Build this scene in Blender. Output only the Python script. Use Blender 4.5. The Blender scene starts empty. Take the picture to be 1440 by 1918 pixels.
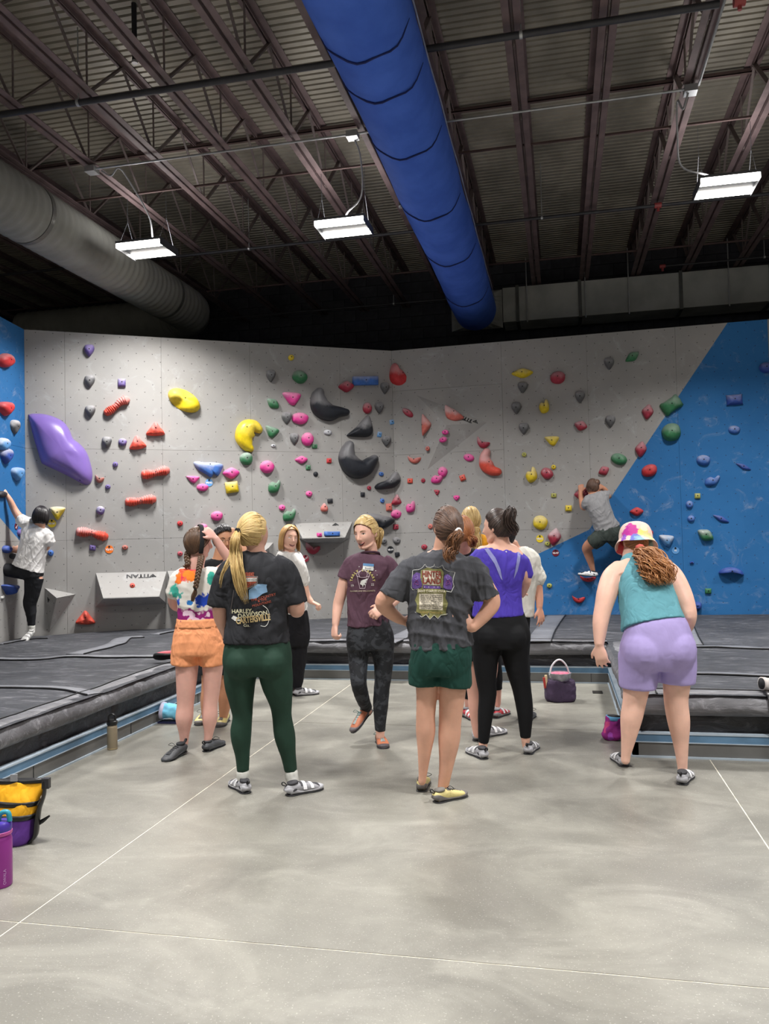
import bpy, bmesh, math, random
import numpy as np
from mathutils import Vector, Matrix, Quaternion, noise
from mathutils.bvhtree import BVHTree
random.seed(7)
V = Vector
PI = math.pi
scene = bpy.context.scene
COL = scene.collection

# ---------------------------------------------------------------- camera
F_PX, YAW, PITCH, ROLL = 1507.7, -0.213766, 0.0327036, -0.0239362
cy_, sy_, cp_, sp_ = math.cos(YAW), math.sin(YAW), math.cos(PITCH), math.sin(PITCH)
_f = V((sy_*cp_, cy_*cp_, sp_)); _r = V((cy_, -sy_, 0)); _u = _r.cross(_f)
cr_, sr_ = math.cos(ROLL), math.sin(ROLL)
CR = _r*cr_ + _u*sr_; CU = _u*cr_ - _r*sr_; CF = _f
EYE = V((0, 0, 1.5))
cam = bpy.data.cameras.new('camera'); camo = bpy.data.objects.new('camera', cam); COL.objects.link(camo)
cam.sensor_fit = 'VERTICAL'; cam.sensor_height = 24.0; cam.lens = 24.0*F_PX/1918.0; cam.clip_start = 0.05
camo.matrix_world = Matrix(((CR.x, CU.x, -CF.x, EYE.x), (CR.y, CU.y, -CF.y, EYE.y), (CR.z, CU.z, -CF.z, EYE.z), (0, 0, 0, 1)))
scene.camera = camo
# ---------------------------------------------------------------- world, exposure
world = bpy.data.worlds.new('world'); scene.world = world; world.use_nodes = True
world.node_tree.nodes['Background'].inputs[0].default_value = (0.5, 0.52, 0.56, 1)
world.node_tree.nodes['Background'].inputs[1].default_value = 0.1
scene.view_settings.view_transform = 'Standard'; scene.view_settings.look = 'None'
scene.view_settings.gamma = 1.0; scene.view_settings.use_curve_mapping = False
scene.view_settings.exposure = 0.0
LAMP_W = 132.0; UP = .07; LAMP_COL = (1.0, 0.975, 0.95); BAR_E = 22.0

def ray(x, y): return CR*((x-720)/F_PX) + CU*((959-y)/F_PX) + CF
def atz(x, y, z): r = ray(x, y); return EYE + r*((z-1.5)/r.z)
def aty(x, y, Y): r = ray(x, y); return EYE + r*(Y/r.y)
def atd(x, y, d): return EYE + ray(x, y)*d

# ---------------------------------------------------------------- materials
def lin(c):
    c = c/255.0
    return c/12.92 if c <= 0.04045 else ((c+0.055)/1.055)**2.4
def rgb(c): return (lin(c[0]), lin(c[1]), lin(c[2]), 1)
class NT:
    def __init__(s, m): s.t = m.node_tree; s.n = s.t.nodes; s.l = s.t.links
    def new(s, k, **kw):
        n = s.n.new(k)
        for a, b in kw.items(): setattr(n, a, b)
        return n
    def set(s, sock, v):
        if isinstance(v, (int, float)): sock.default_value = v
        elif isinstance(v, (tuple, list)): sock.default_value = v
        else: s.l.new(v, sock)
    def math(s, op, a, b=0.0, c=None, clamp=False):
        n = s.new('ShaderNodeMath', operation=op); n.use_clamp = clamp
        s.set(n.inputs[0], a); s.set(n.inputs[1], b)
        if c is not None: s.set(n.inputs[2], c)
        return n.outputs[0]
    def mix(s, f, a, b, mode='MIX'):
        n = s.new('ShaderNodeMix', data_type='RGBA', blend_type=mode)
        s.set(n.inputs[0], f); s.set(n.inputs[6], a); s.set(n.inputs[7], b); return n.outputs[2]
    def noise(s, vec, scale, detail=3, rough=.55, dist=0.0):
        n = s.new('ShaderNodeTexNoise'); s.l.new(vec, n.inputs['Vector'])
        n.inputs['Scale'].default_value = scale; n.inputs['Detail'].default_value = detail
        n.inputs['Roughness'].default_value = rough; n.inputs['Distortion'].default_value = dist
        return n.outputs[0]
    def ramp(s, f, lo, hi):   # smooth 0..1 between lo and hi
        n = s.new('ShaderNodeMapRange', interpolation_type='SMOOTHSTEP'); s.set(n.inputs[0], f)
        n.inputs[1].default_value = lo; n.inputs[2].default_value = hi; return n.outputs[0]
    def obj(s): return s.new('ShaderNodeTexCoord').outputs['Object']
    def uv(s): return s.new('ShaderNodeTexCoord').outputs['UV']
    def scalev(s, v, sc):
        n = s.new('ShaderNodeMapping'); s.l.new(v, n.inputs[0]); n.inputs['Scale'].default_value = sc; return n.outputs[0]
def base(name, rough=.6, metal=0, spec=.5, coat=0, sss=0):
    m = bpy.data.materials.new(name); m.use_nodes = True
    b = m.node_tree.nodes['Principled BSDF']
    b.inputs['Roughness'].default_value = rough; b.inputs['Metallic'].default_value = metal
    b.inputs['Specular IOR Level'].default_value = spec; b.inputs['Coat Weight'].default_value = coat
    if sss:
        b.inputs['Subsurface Weight'].default_value = sss; b.inputs['Subsurface Radius'].default_value = (.012, .005, .003)
        b.inputs['Subsurface Scale'].default_value = 1.0
    return m, NT(m), b
MC = {}
def mat(name, col, rough=.6, metal=0, var=.12, scale=6, bump=0, bscale=60, spec=.5, coat=0, sss=0, aniso=None):
    """plain surface with mottled tone and fine relief"""
    if name in MC: return MC[name]
    m, t, b = base(name, rough, metal, spec, coat, sss)
    v = t.obj()
    if aniso: v = t.scalev(v, aniso)
    n = t.noise(v, scale, 4)
    c = rgb(col); d = tuple(x*(1-var*2) for x in c[:3])+(1,); e = tuple(min(1, x*(1+var*1.2)) for x in c[:3])+(1,)
    t.l.new(t.mix(t.ramp(n, .3, .7), d, e), b.inputs['Base Color'])
    if bump:
        bn = t.new('ShaderNodeBump'); bn.inputs['Strength'].default_value = bump; bn.inputs['Distance'].default_value = .01
        t.l.new(t.noise(v, bscale, 3), bn.inputs['Height']); t.l.new(bn.outputs[0], b.inputs['Normal'])
    MC[name] = m; return m
def emis(name, col, e):
    m, t, b = base(name); b.inputs['Base Color'].default_value = rgb(col)
    b.inputs['Emission Color'].default_value = rgb(col); b.inputs['Emission Strength'].default_value = e; return m
def cloth(name, col, rough=.85, var=.1, weave=.25, crease=.85):
    if name in MC: return MC[name]
    m, t, b = base(name, rough, 0, .25); v = t.obj(); n = t.noise(v, 9, 4)
    c = rgb(col); d = tuple(x*(1-var*2) for x in c[:3])+(1,); e = tuple(min(1, x*(1+var*1.2)) for x in c[:3])+(1,)
    t.l.new(t.mix(t.ramp(n, .3, .7), d, e), b.inputs['Base Color'])
    w = t.noise(t.scalev(v, (1, 1, .55)), 11, 2, .45, .8); fine = t.noise(v, 220, 2)
    h = t.math('ADD', t.math('MULTIPLY', t.math('ABSOLUTE', t.math('SUBTRACT', w, .5)), crease*5), t.math('MULTIPLY', fine, weave*.25))
    bn = t.new('ShaderNodeBump'); bn.inputs['Strength'].default_value = .5; bn.inputs['Distance'].default_value = .012
    t.l.new(h, bn.inputs['Height']); t.l.new(bn.outputs[0], b.inputs['Normal'])
    MC[name] = m; return m
def skin(name, col):
    return mat(name, col, .5, 0, .05, 7, .05, 120, .4, 0, .12)
def blotmat(name, basecol, blots, bands=(), nscale=14, amt=.03, rough=.85):
    """dyed cloth: blots = (centre, radius, colour) in the object's own coordinates; bands = (z0, z1, colour)"""
    m, t, b = base(name, rough, 0, .25)
    v = t.obj(); nz = t.noise(v, nscale, 3)
    off = t.math('MULTIPLY', t.math('SUBTRACT', nz, .5), amt*4)
    c = rgb(basecol); cur = None
    nn = t.new('ShaderNodeRGB'); nn.outputs[0].default_value = c; cur = nn.outputs[0]
    sep = t.new('ShaderNodeSeparateXYZ'); t.l.new(v, sep.inputs[0])
    for z0, z1, cc in bands:
        zz = t.math('ADD', sep.outputs[2], off)
        f = t.math('MULTIPLY', t.ramp(zz, z0-.01, z0+.01), t.math('SUBTRACT', 1.0, t.ramp(zz, z1-.01, z1+.01)))
        cur = t.mix(f, cur, rgb(cc))
    for p, r, cc in blots:
        d = t.new('ShaderNodeVectorMath', operation='DISTANCE'); t.l.new(v, d.inputs[0]); d.inputs[1].default_value = tuple(p)
        f = t.math('SUBTRACT', 1.0, t.ramp(t.math('ADD', d.outputs['Value'], off), r*.8, r*1.1))
        cur = t.mix(f, cur, rgb(cc))
    fine = t.noise(v, 60, 2)
    cur = t.mix(.12, cur, t.mix(fine, (0, 0, 0, 1), (1, 1, 1, 1)), 'OVERLAY')
    t.l.new(cur, b.inputs['Base Color'])
    return m

# ---------------------------------------------------------------- objects
def tag(o, label=None, cat=None, group=None, kind=None):
    if label: o['label'] = label
    if cat: o['category'] = cat
    if group: o['group'] = group
    if kind: o['kind'] = kind
    return o
def empty(name, loc, label=None, cat=None, group=None, kind=None):
    o = bpy.data.objects.new(name, None); COL.objects.link(o); o.location = loc; o.empty_display_size = .1
    return tag(o, label, cat, group, kind)
def link(name, me, m=None, parent=None, loc=None, smooth=True):
    """mesh given in world coordinates; recentred on loc (or on the parent's location)"""
    o = bpy.data.objects.new(name, me); COL.objects.link(o)
    if m is not None and not me.materials:
        for mm in (m if isinstance(m, (list, tuple)) else [m]): me.materials.append(mm)
    off = V((0, 0, 0))
    if parent is not None:
        off = wloc(parent)
        o.parent = parent
        if loc is not None: o.location = V(loc)-off; off = V(loc)
    elif loc is not None: o.location = loc; off = V(loc)
    if off.length > 0: me.transform(Matrix.Translation(-off))
    if smooth is True: me.shade_smooth()
    elif smooth == 'auto': me.shade_smooth(); me.set_sharp_from_angle(angle=.7)
    return o
def wloc(o):
    l = V(o.location)
    while o.parent is not None: o = o.parent; l = l+V(o.location)
    return l
def mesh(name, vs, fs):
    me = bpy.data.meshes.new(name); me.from_pydata([tuple(v) for v in vs], [], fs); me.update(); return me
class MB:
    def __init__(s): s.v = []; s.f = []
    def add(s, vs, fs):
        k = len(s.v); s.v += [tuple(v) for v in vs]; s.f += [tuple(i+k for i in f) for f in fs]; return s
    def box(s, a, b):
        (x0, y0, z0), (x1, y1, z1) = a, b
        vs = [(x, y, z) for x in (x0, x1) for y in (y0, y1) for z in (z0, z1)]
        return s.add(vs, [(0, 1, 3, 2), (4, 6, 7, 5), (0, 4, 5, 1), (2, 3, 7, 6), (0, 2, 6, 4), (1, 5, 7, 3)])
    def obox(s, o, ax, ay, az):  # oriented box: corner o, edge vectors
        o, ax, ay, az = V(o), V(ax), V(ay), V(az)
        vs = [o+ax*i+ay*j+az*k for i in (0, 1) for j in (0, 1) for k in (0, 1)]
        fl = [(0, 1, 3, 2), (4, 6, 7, 5), (0, 4, 5, 1), (2, 3, 7, 6), (0, 2, 6, 4), (1, 5, 7, 3)]
        if ax.cross(ay).dot(az) < 0: fl = [f[::-1] for f in fl]
        return s.add(vs, fl)
    def tube(s, pts, rad, n=8, caps=True, flat=1.0, lat=None):
        v, f = tube(pts, rad, n, flat=flat, lat=lat); return s.add(v, f)
    def mesh(s, name): return mesh(name, s.v, s.f)
    def build(s, name, m, parent=None, loc=None, smooth='auto'): return link(name, s.mesh(name), m, parent, loc, smooth)
def catmull(P, sub):
    """interpolate rows of an array"""
    P = np.asarray(P, float); n = len(P)
    if sub <= 1 or n < 3:
        if n == 2 and sub > 1:
            t = np.linspace(0, 1, sub+1)[:, None]; return P[0]*(1-t)+P[1]*t
        return P
    E = np.vstack([2*P[0]-P[1], P, 2*P[-1]-P[-2]]); out = []
    for i in range(1, n):
        a, b, c, d = E[i-1], E[i], E[i+1], E[i+2]
        for k in range(sub):
            t = k/sub
            out.append(.5*((2*b)+(-a+c)*t+(2*a-5*b+4*c-d)*t*t+(-a+3*b-3*c+d)*t**3))
    out.append(P[-1]); return np.array(out)
def tube(pts, rad, n=10, sub=1, flat=1.0, lat=None, cap=True, round_cap=0):
    """tapered tube through pts; rad a number or list; parallel-transport frame"""
    pts = [V(p) for p in pts]
    if isinstance(rad, (int, float)): rad = [rad]*len(pts)
    A = catmull([list(p)+[r] for p, r in zip(pts, rad)], sub)
    P = [V(a[:3]) for a in A]; R = [max(a[3], 1e-4) for a in A]
    if round_cap:
        d0 = (P[0]-P[1]).normalized(); d1 = (P[-1]-P[-2]).normalized()
        P = [P[0]+d0*R[0]*.6]+P+[P[-1]+d1*R[-1]*.6]; R = [R[0]*.55]+R+[R[-1]*.55]
    vs = []; fs = []
    T = []
    for i in range(len(P)):
        a = P[max(i-1, 0)]; b = P[min(i+1, len(P)-1)]; d = (b-a)
        T.append(d.normalized() if d.length > 1e-9 else V((0, 0, 1)))
    x = V(lat) if lat is not None else (V((0, 0, 1)) if abs(T[0].z) < .9 else V((1, 0, 0)))
    for i in range(len(P)):
        x = (x - T[i]*x.dot(T[i])); x = x.normalized() if x.length > 1e-6 else T[i].orthogonal().normalized()
        y = T[i].cross(x)
        for k in range(n):
            a = 2*PI*k/n; vs.append(P[i]+x*math.cos(a)*R[i]+y*math.sin(a)*R[i]*flat)
    for i in range(len(P)-1):
        for k in range(n):
            a = i*n+k; b = i*n+(k+1) % n; fs.append((a, b, b+n, a+n))
    if cap: fs.append(tuple(range(n-1, -1, -1))); fs.append(tuple(range((len(P)-1)*n, len(P)*n)))
    return vs, fs
def ringloft(rings, n=28, sub=3, pw=2.3, inset=0.0):
    """rings: (centre, lateral unit vector, half width, half depth). closed loft"""
    A = catmull([list(c)+list(l)+[a, b] for c, l, a, b in rings], sub)
    C = [V(r[:3]) for r in A]; vs = []; fs = []
    for i, r in enumerate(A):
        d = C[min(i+1, len(C)-1)]-C[max(i-1, 0)]; d.normalize()
        l = V(r[3:6]).normalized(); l = (l-d*l.dot(d)*.5).normalized(); q = d.cross(l).normalized()
        for k in range(n):
            a = 2*PI*k/n; c, s = math.cos(a), math.sin(a)
            vs.append(C[i]+l*(max(r[6]-inset, .004)*math.copysign(abs(c)**(2/pw), c))+q*(max(r[7]-inset, .004)*math.copysign(abs(s)**(2/pw), s)))
    m = len(A)
    for i in range(m-1):
        for k in range(n):
            a = i*n+k; b = i*n+(k+1) % n; fs.append((a, b, b+n, a+n))
    fs.append(tuple(range(n-1, -1, -1))); fs.append(tuple(range((m-1)*n, m*n)))
    return vs, fs
def ellipsoid(c, ax, ay, az, n=16, m=10):
    """axes given as vectors"""
    c, ax, ay, az = V(c), V(ax), V(ay), V(az); vs = [c+az]; fs = []
    for i in range(1, m):
        t = PI*i/m
        for k in range(n):
            a = 2*PI*k/n; vs.append(c+az*math.cos(t)+(ax*math.cos(a)+ay*math.sin(a))*math.sin(t))
    vs.append(c-az)
    for k in range(n): fs.append((0, 1+k, 1+(k+1) % n))
    for i in range(m-2):
        for k in range(n):
            a = 1+i*n+k; b = 1+i*n+(k+1) % n; fs.append((a, a+n, b+n, b))
    e = len(vs)-1
    for k in range(n): fs.append((e, e-n+(k+1) % n, e-n+k))
    if ax.cross(ay).dot(az) < 0: fs = [f[::-1] for f in fs]
    return vs, fs
def fixn(me):
    bm = bmesh.new(); bm.from_mesh(me); bmesh.ops.recalc_face_normals(bm, faces=bm.faces); bm.to_mesh(me); bm.free(); return me
TMP = bpy.data.collections.new('tmp')
def remesh(mb, voxel=.01, smooth=3, fold=0.0, fscale=1.0, fdir=None, seed=0, name='m'):
    """union of closed shells as one continuous surface, smoothed; optional cloth folds"""
    me = fixn(mb.mesh(name)); o = bpy.data.objects.new('tmp', me); COL.objects.link(o)
    r = o.modifiers.new('r', 'REMESH'); r.mode = 'VOXEL'; r.voxel_size = voxel; r.adaptivity = 0
    if smooth:
        s = o.modifiers.new('s', 'SMOOTH'); s.factor = .5; s.iterations = smooth
    dg = bpy.context.evaluated_depsgraph_get(); out = bpy.data.meshes.new_from_object(o.evaluated_get(dg))
    bpy.data.objects.remove(o); bpy.data.meshes.remove(me); out.name = name
    if fold:
        n = len(out.vertices); co = np.empty(n*3); out.vertices.foreach_get('co', co); co = co.reshape(-1, 3)
        no = np.empty(n*3); out.vertex_normals.foreach_get('vector', no); no = no.reshape(-1, 3)
        rs = np.random.RandomState(seed); d = np.zeros(n)
        w = co*fscale
        warp = np.stack([np.sin(w@rs.uniform(-9, 9, 3)+rs.rand()*6) for _ in range(3)], 1)*.06
        for k in range(5):
            kv = rs.normal(0, 1, 3)
            if fdir is not None: kv = kv-np.array(fdir)*(kv@np.array(fdir))*.8
            kv = kv/np.linalg.norm(kv)*rs.uniform(22, 60)
            d += (1-np.abs(np.sin((w+warp)@kv+rs.rand()*6)))**2*.5*rs.uniform(.5, 1)
        mod = .35+.65*(np.sin(w@rs.uniform(-8, 8, 3)+1)*.5+.5)
        co += no*((d/2.0-.35)*mod*fold*2.3)[:, None]
        out.vertices.foreach_set('co', co.ravel()); out.update()
    return out
# ================================================================ lamps (light sources first)
M_LAMPBODY = mat('lamp_body', (96, 98, 102), .45, .3, .03)
M_BAR = emis('lamp_bar', (255, 250, 242), BAR_E)
M_CABLE = mat('steel_cable', (120, 122, 128), .4, .6, .05)
M_CORD = mat('white_cord', (150, 150, 152), .5, 0, .05)
def lamp(x, y, label, vis=True, cordpts=None, grp=None):
    z = 4.87
    r = empty('ceiling_lamp', (x, y, z), label, 'lamp', grp)
    w, dp = .27, .22
    b = MB(); b.box((x-w, y-dp, z+.03), (x+w, y+dp, z+.055))
    b.box((x-w, y-.09, z+.012), (x+w, y+.09, z+.03)); b.build('housing', M_LAMPBODY, r)
    for s in (-1, 1):
        b = MB(); b.box((x-w+.006, y+s*.158-.056, z-.006), (x+w-.006, y+s*.158+.056, z+.03)); b.build('light_bar', M_BAR, r)
        b = MB(); b.box((x+s*w-.006 if s < 0 else x+w, y-dp, z-.025), (x+s*w if s < 0 else x+w+.006, y+dp, z+.06)); b.build('end_plate', M_LAMPBODY, r)
    for sx in (-1, 1):
        b = MB()
        for sy in (-1, 1): b.tube([(x+sx*w*.9, y+sy*dp*.8, z+.05), (x+sx*w*.9, y, z+.35)], .0025, 5)
        b.tube([(x+sx*w*.9, y, z+.35), (x+sx*w*.9, y, 5.52)], .0025, 5); b.build('suspension_cable', M_CABLE, r)
    if cordpts:
        v, f = tube(cordpts, .009, 8, 6); link('power_cord', mesh('c', v, f), M_CORD, r)
    L = bpy.data.lights.new('lamp_light', 'AREA'); L.shape = 'RECTANGLE'; L.size = .56; L.size_y = .46; L.energy = LAMP_W; L.spread = math.radians(128); L.color = LAMP_COL
    lo = bpy.data.objects.new('lamp_light', L); COL.objects.link(lo); lo.parent = r; lo.location = (0, 0, -.03)
    U = bpy.data.lights.new('lamp_uplight', 'AREA'); U.shape = 'RECTANGLE'; U.size = .5; U.size_y = .4; U.energy = LAMP_W*UP; U.color = LAMP_COL
    uo = bpy.data.objects.new('lamp_uplight', U); COL.objects.link(uo); uo.parent = r; uo.location = (0, 0, .08); uo.rotation_euler = (PI, 0, 0)
    return r
lamp(-4.53, 8.37, 'twin-bar lamp hanging leftmost, in front of the grey spiral duct', cordpts=[(-4.60, 7.55, 5.44), (-4.52, 7.6, 5.40), (-4.42, 7.58, 5.46), (-4.40, 7.75, 5.4), (-4.36, 8.1, 5.15), (-4.42, 8.3, 4.95)])
lamp(-2.19, 8.36, 'twin-bar lamp hanging in the middle, just left of the blue duct', cordpts=[(-1.85, 7.55, 5.42), (-1.83, 7.7, 5.3), (-1.9, 8.0, 5.055), (-2.1, 8.2, 4.98), (-2.19, 8.33, 4.93)])
lamp(1.70, 8.37, 'twin-bar lamp hanging at the right, beyond the blue duct', cordpts=[(1.24, 7.5, 5.42), (1.2, 7.56, 5.3), (1.16, 7.6, 5.4), (1.18, 7.8, 5.2), (1.25, 8.1, 5.02), (1.5, 8.25, 4.97), (1.66, 8.34, 4.93)])
for (x, y) in [(-6.2, 3.6), (-2.2, 3.4), (1.7, 3.4), (5.2, 3.6), (5.4, 8.37), (-4.5, -1.5), (0, -1.6), (4.5, -1.5), (-2.5, -6.5), (3, -6.5)]:
    lamp(x, y, 'twin-bar high lamp outside the photo, above and behind the viewer', grp='lamps behind the viewer')

# ================================================================ building shell
M_DARKWALL = mat('dark_wall', (42, 44, 52), .9, 0, .12, 3, .2, 30)
M_PALEWALL = mat('pale_wall', (150, 150, 148), .9, 0, .05, 3, .1, 30)
def shell(name, a, b, m):
    q = MB(); q.box(a, b); o = q.build(name, m); tag(o, kind='structure'); return o
shell('wall_far', (-10, 13.7, 0), (10, 13.9, 6.4), M_DARKWALL)
shell('wall_outer_left', (-10.2, -10, 0), (-10, 13.9, 6.4), M_DARKWALL)
shell('wall_outer_right', (10, -10, 0), (10.2, 13.9, 6.4), M_PALEWALL)
shell('wall_near', (-10.2, -10.2, 0), (10.2, -10, 6.4), M_PALEWALL)
# concrete block courses seen dimly above the climbing wall
wf = bpy.data.objects['wall_far']; M_BLOCK = mat('block', (62, 62, 68), .9, 0, .15, 5, .3, 40)
bm_ = MB(); bm_.box((-.195, -.02, 0), (.195, .0, .185)); blockme = bm_.mesh('block')
blockme.materials.append(M_BLOCK)
for r in range(8):
    for c in range(30):
        o = bpy.data.objects.new('wall_block', blockme); COL.objects.link(o); o.parent = wf
        o.location = (-8.0+c*.4+(r % 2)*.2, 13.695, 4.55+r*.2)

# floor: slabs between light-filled joints
def concrete():
    m, t, b = base('concrete', .35, 0, .5)
    v = t.obj(); n1 = t.noise(v, .9, 5, .6, .6); n2 = t.noise(v, 6, 5, .7); n3 = t.noise(v, 120, 2)
    st = t.scalev(v, (.9, 1.5, 1)); n4 = t.noise(st, 1.6, 5, .65, .8)
    c = t.mix(t.ramp(n1, .3, .72), rgb((114, 112, 105)), rgb((140, 138, 129)))
    c = t.mix(t.math('MULTIPLY', t.ramp(n4, .42, .75), .5), c, rgb((170, 168, 158)))
    c = t.mix(t.math('MULTIPLY', t.ramp(n2, .45, .8), .25), c, rgb((100, 97, 91)))
    c = t.mix(t.math('MULTIPLY', t.ramp(n3, .62, .72), .35), c, rgb((225, 222, 212)))
    n5 = t.noise(v, 2.6, 8, .8); c = t.mix(t.math('MULTIPLY', t.ramp(n5, .64, .74), .5), c, rgb((206, 202, 190)))
    t.l.new(c, b.inputs['Base Color'])
    t.l.new(t.math('ADD', t.math('MULTIPLY', n2, .3), .24), b.inputs['Roughness'])
    bn = t.new('ShaderNodeBump'); bn.inputs['Strength'].default_value = .06; bn.inputs['Distance'].default_value = .01
    t.l.new(n3, bn.inputs['Height']); t.l.new(bn.outputs[0], b.inputs['Normal'])
    return m
M_CONC = concrete(); M_JOINT = mat('joint_filler', (214, 208, 192), .6, 0, .12, 14)
q = MB(); q.box((-10, -10, -.25), (10, 13.7, -.06)); fl = q.build('floor', M_CONC); tag(fl, kind='structure')
XS = [-10, -5.235, -2.16, .915, 3.99, 10]; YS = [-10, -.19, 2.88, 6.38, 13.7]; G = .0038
for i in range(5):
    for j in range(4):
        q = MB(); q.box((XS[i]+G, YS[j]+G, -.06), (XS[i+1]-G, YS[j+1]-G, 0)); q.build('concrete_slab', M_CONC, fl)
q = MB()
for x in XS[1:-1]: q.box((x-G, -10, -.05), (x+G, 13.7, -.0015))
q.build('joint_filler', M_JOINT, fl)
q = MB()
for y in YS[1:-1]: q.box((-10, y-G, -.051), (10, y+G, -.002))
q.build('joint_filler', M_JOINT, fl)

# ceiling: ribbed steel deck
M_DECK = mat('deck_steel', (150, 144, 132), .45, .25, .18, 1.3, .1, 40, aniso=(1, .5, 1))
vs = []; fs = []; y = -10.0; prof = []
while y < 13.8:
    prof += [(y, 6.12), (y+.058, 6.12), (y+.066, 6.142), (y+.082, 6.142)]; y += .09
for yy, z in prof: vs += [(-10, yy, z), (10, yy, z)]
for i in range(len(prof)-1): fs.append((2*i, 2*i+1, 2*i+3, 2*i+2))
dk = link('ceiling', mesh('deck', vs, fs), M_DECK, smooth=False); tag(dk, kind='structure')

# ================================================================ climbing wall
ZT = 4.2
TL = V((-6.423, 8.751, 0)); TK = V((-2.293, 11.295, 0)); TR = V((2.69, 11.102, 0)); LW = V((-5.62, 4.4, 0)); RW = V((6.2, 8.9, 0))
class Facet:
    def __init__(s, A, B):
        s.o = A; s.len = (B-A).length; s.s = (B-A).normalized(); s.n = V((s.s.y, -s.s.x, 0))
        if s.n.dot(EYE-A) < 0: s.n = -s.n
    def pt(s, u, z, h=0): return s.o+s.s*u+V((0, 0, z))+s.n*h
    def px(s, x, y):
        r = ray(x, y); t = (s.o-EYE).dot(s.n)/r.dot(s.n); p = EYE+r*t; return (p-s.o).dot(s.s), p.z
    def wp(s, x, y, h=0): u, z = s.px(x, y); return s.pt(u, z, h)
FL = Facet(TL, LW); F1 = Facet(TL, TK); F2 = Facet(TK, TR); F3 = Facet(TR, RW)
def wallmat(name, lines):
    """painted plywood; lines: list of half planes (a,b,c) in metres on the wall, blue where a*u+b*v+c > 0 for any"""
    m, t, b = base(name, .75, 0, .3)
    uv = t.uv(); sep = t.new('ShaderNodeSeparateXYZ'); t.l.new(uv, sep.inputs[0]); u, v = sep.outputs[0], sep.outputs[1]
    n1 = t.noise(uv, .8, 4, .6); n2 = t.noise(uv, 3.5, 7, .72, 1.2); n3 = t.noise(uv, 260, 2); n4 = t.noise(t.scalev(uv, (1.4, .7, 1)), 7, 6, .75, 2.0)
    g = t.mix(t.ramp(n1, .3, .7), rgb((150, 149, 147)), rgb((163, 161, 158)))
    if lines:
        f = None
        for (a, bb, c) in lines:
            d = t.math('ADD', t.math('ADD', t.math('MULTIPLY', u, a), t.math('MULTIPLY', v, bb)), c)
            k = t.ramp(d, -.003, .003); f = k if f is None else t.math('MAXIMUM', f, k)
        bl = t.mix(t.ramp(n1, .3, .7), rgb((40, 104, 162)), rgb((48, 114, 174)))
        g = t.mix(f, g, bl)
    ck = t.math('MULTIPLY', t.ramp(n2, .53, .80), .36); g = t.mix(ck, g, rgb((205, 208, 214)))
    ck = t.math('MULTIPLY', t.ramp(n4, .68, .78), .42); g = t.mix(ck, g, rgb((215, 216, 220)))
    g = t.mix(.1, g, t.mix(n3, (0, 0, 0, 1), (1, 1, 1, 1)), 'OVERLAY')
    # bolt sockets: staggered 20 cm grid
    dots = None
    for oy in (0, .1):
        fx = t.math('SUBTRACT', t.math('FRACT', t.math('DIVIDE', t.math('ADD', u, oy+.07), .2)), .5)
        fy = t.math('SUBTRACT', t.math('FRACT', t.math('DIVIDE', t.math('ADD', v, oy+.03), .2)), .5)
        d = t.math('ADD', t.math('MULTIPLY', fx, fx), t.math('MULTIPLY', fy, fy))
        k = t.math('LESS_THAN', d, (.0064/.2)**2); dots = k if dots is None else t.math('MAXIMUM', dots, k)
    g = t.mix(t.math('MULTIPLY', dots, .72), g, rgb((45, 45, 48)))
    t.l.new(g, b.inputs['Base Color'])
    bn = t.new('ShaderNodeBump'); bn.inputs['Strength'].default_value = .15; bn.inputs['Distance'].default_value = .004
    t.l.new(n3, bn.inputs['Height']); t.l.new(bn.outputs[0], b.inputs['Normal'])
    return m
def hp(F, p, q, inside):
    (x0, y0), (x1, y1) = F.px(*p), F.px(*q); a, b = -(y1-y0), (x1-x0); L = math.hypot(a, b); a, b = a/L, b/L; c = -(a*x0+b*y0)
    xi, yi = F.px(*inside)
    return (a, b, c) if a*xi+b*yi+c > 0 else (-a, -b, -c)
M_GREY = wallmat('wall_grey', []); 
M_W2 = wallmat('wall_grey_blue', [hp(F2, (1362, 605), (1147, 927), (1400, 900)), hp(F2, (1112, 988), (1000, 1041), (1150, 1120))])
M_WL = wallmat('wall_left_blue', [hp(FL, (0, 970), (37, 1013), (20, 800))])
M_PLYEDGE = mat('ply_edge', (96, 92, 88), .9, 0, .1)
def climbing_wall(name, F, useams, zseams, m, L=None):
    L = L or F.len
    q = MB(); a = F.pt(0, 0, -.02); q.obox(F.pt(0, 0, -.14), F.s*L, F.n*.115, V((0, 0, ZT-.01)))
    w = q.build(name, M_PLYEDGE); tag(w, kind='structure')
    us = [0]+useams+[L]
    for i in range(len(us)-1):
        zs = [0]+(zseams[i] if isinstance(zseams, dict) and i in zseams else (zseams['*'] if isinstance(zseams, dict) else zseams))+[ZT]
        for j in range(len(zs)-1):
            g = .0012; u0, u1, z0, z1 = us[i]+g, us[i+1]-g, zs[j]+g, zs[j+1]-g
            P = [F.pt(u, z, h) for h in (0, -.018) for (u, z) in ((u0, z0), (u1, z0), (u1, z1), (u0, z1))]
            me = fixn(mesh('p', P, [(0, 1, 2, 3), (4, 7, 6, 5), (0, 4, 5, 1), (1, 5, 6, 2), (2, 6, 7, 3), (3, 7, 4, 0)]))
            uvl = me.uv_layers.new(name='UV')
            for lp in me.loops:
                k = lp.vertex_index % 4; uvl.data[lp.index].uv = ((u0, z0), (u1, z0), (u1, z1), (u0, z1))[k]
            link('plywood_panel', me, m, w, smooth=False)
    return w
climbing_wall('wall_left', FL, [1.15, 2.35, 3.55], [1.57, 2.72], M_WL)
climbing_wall('wall_back_left', F1, [.466, 1.64, 2.80, 4.07], [1.57, 2.72], M_GREY)
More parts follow.
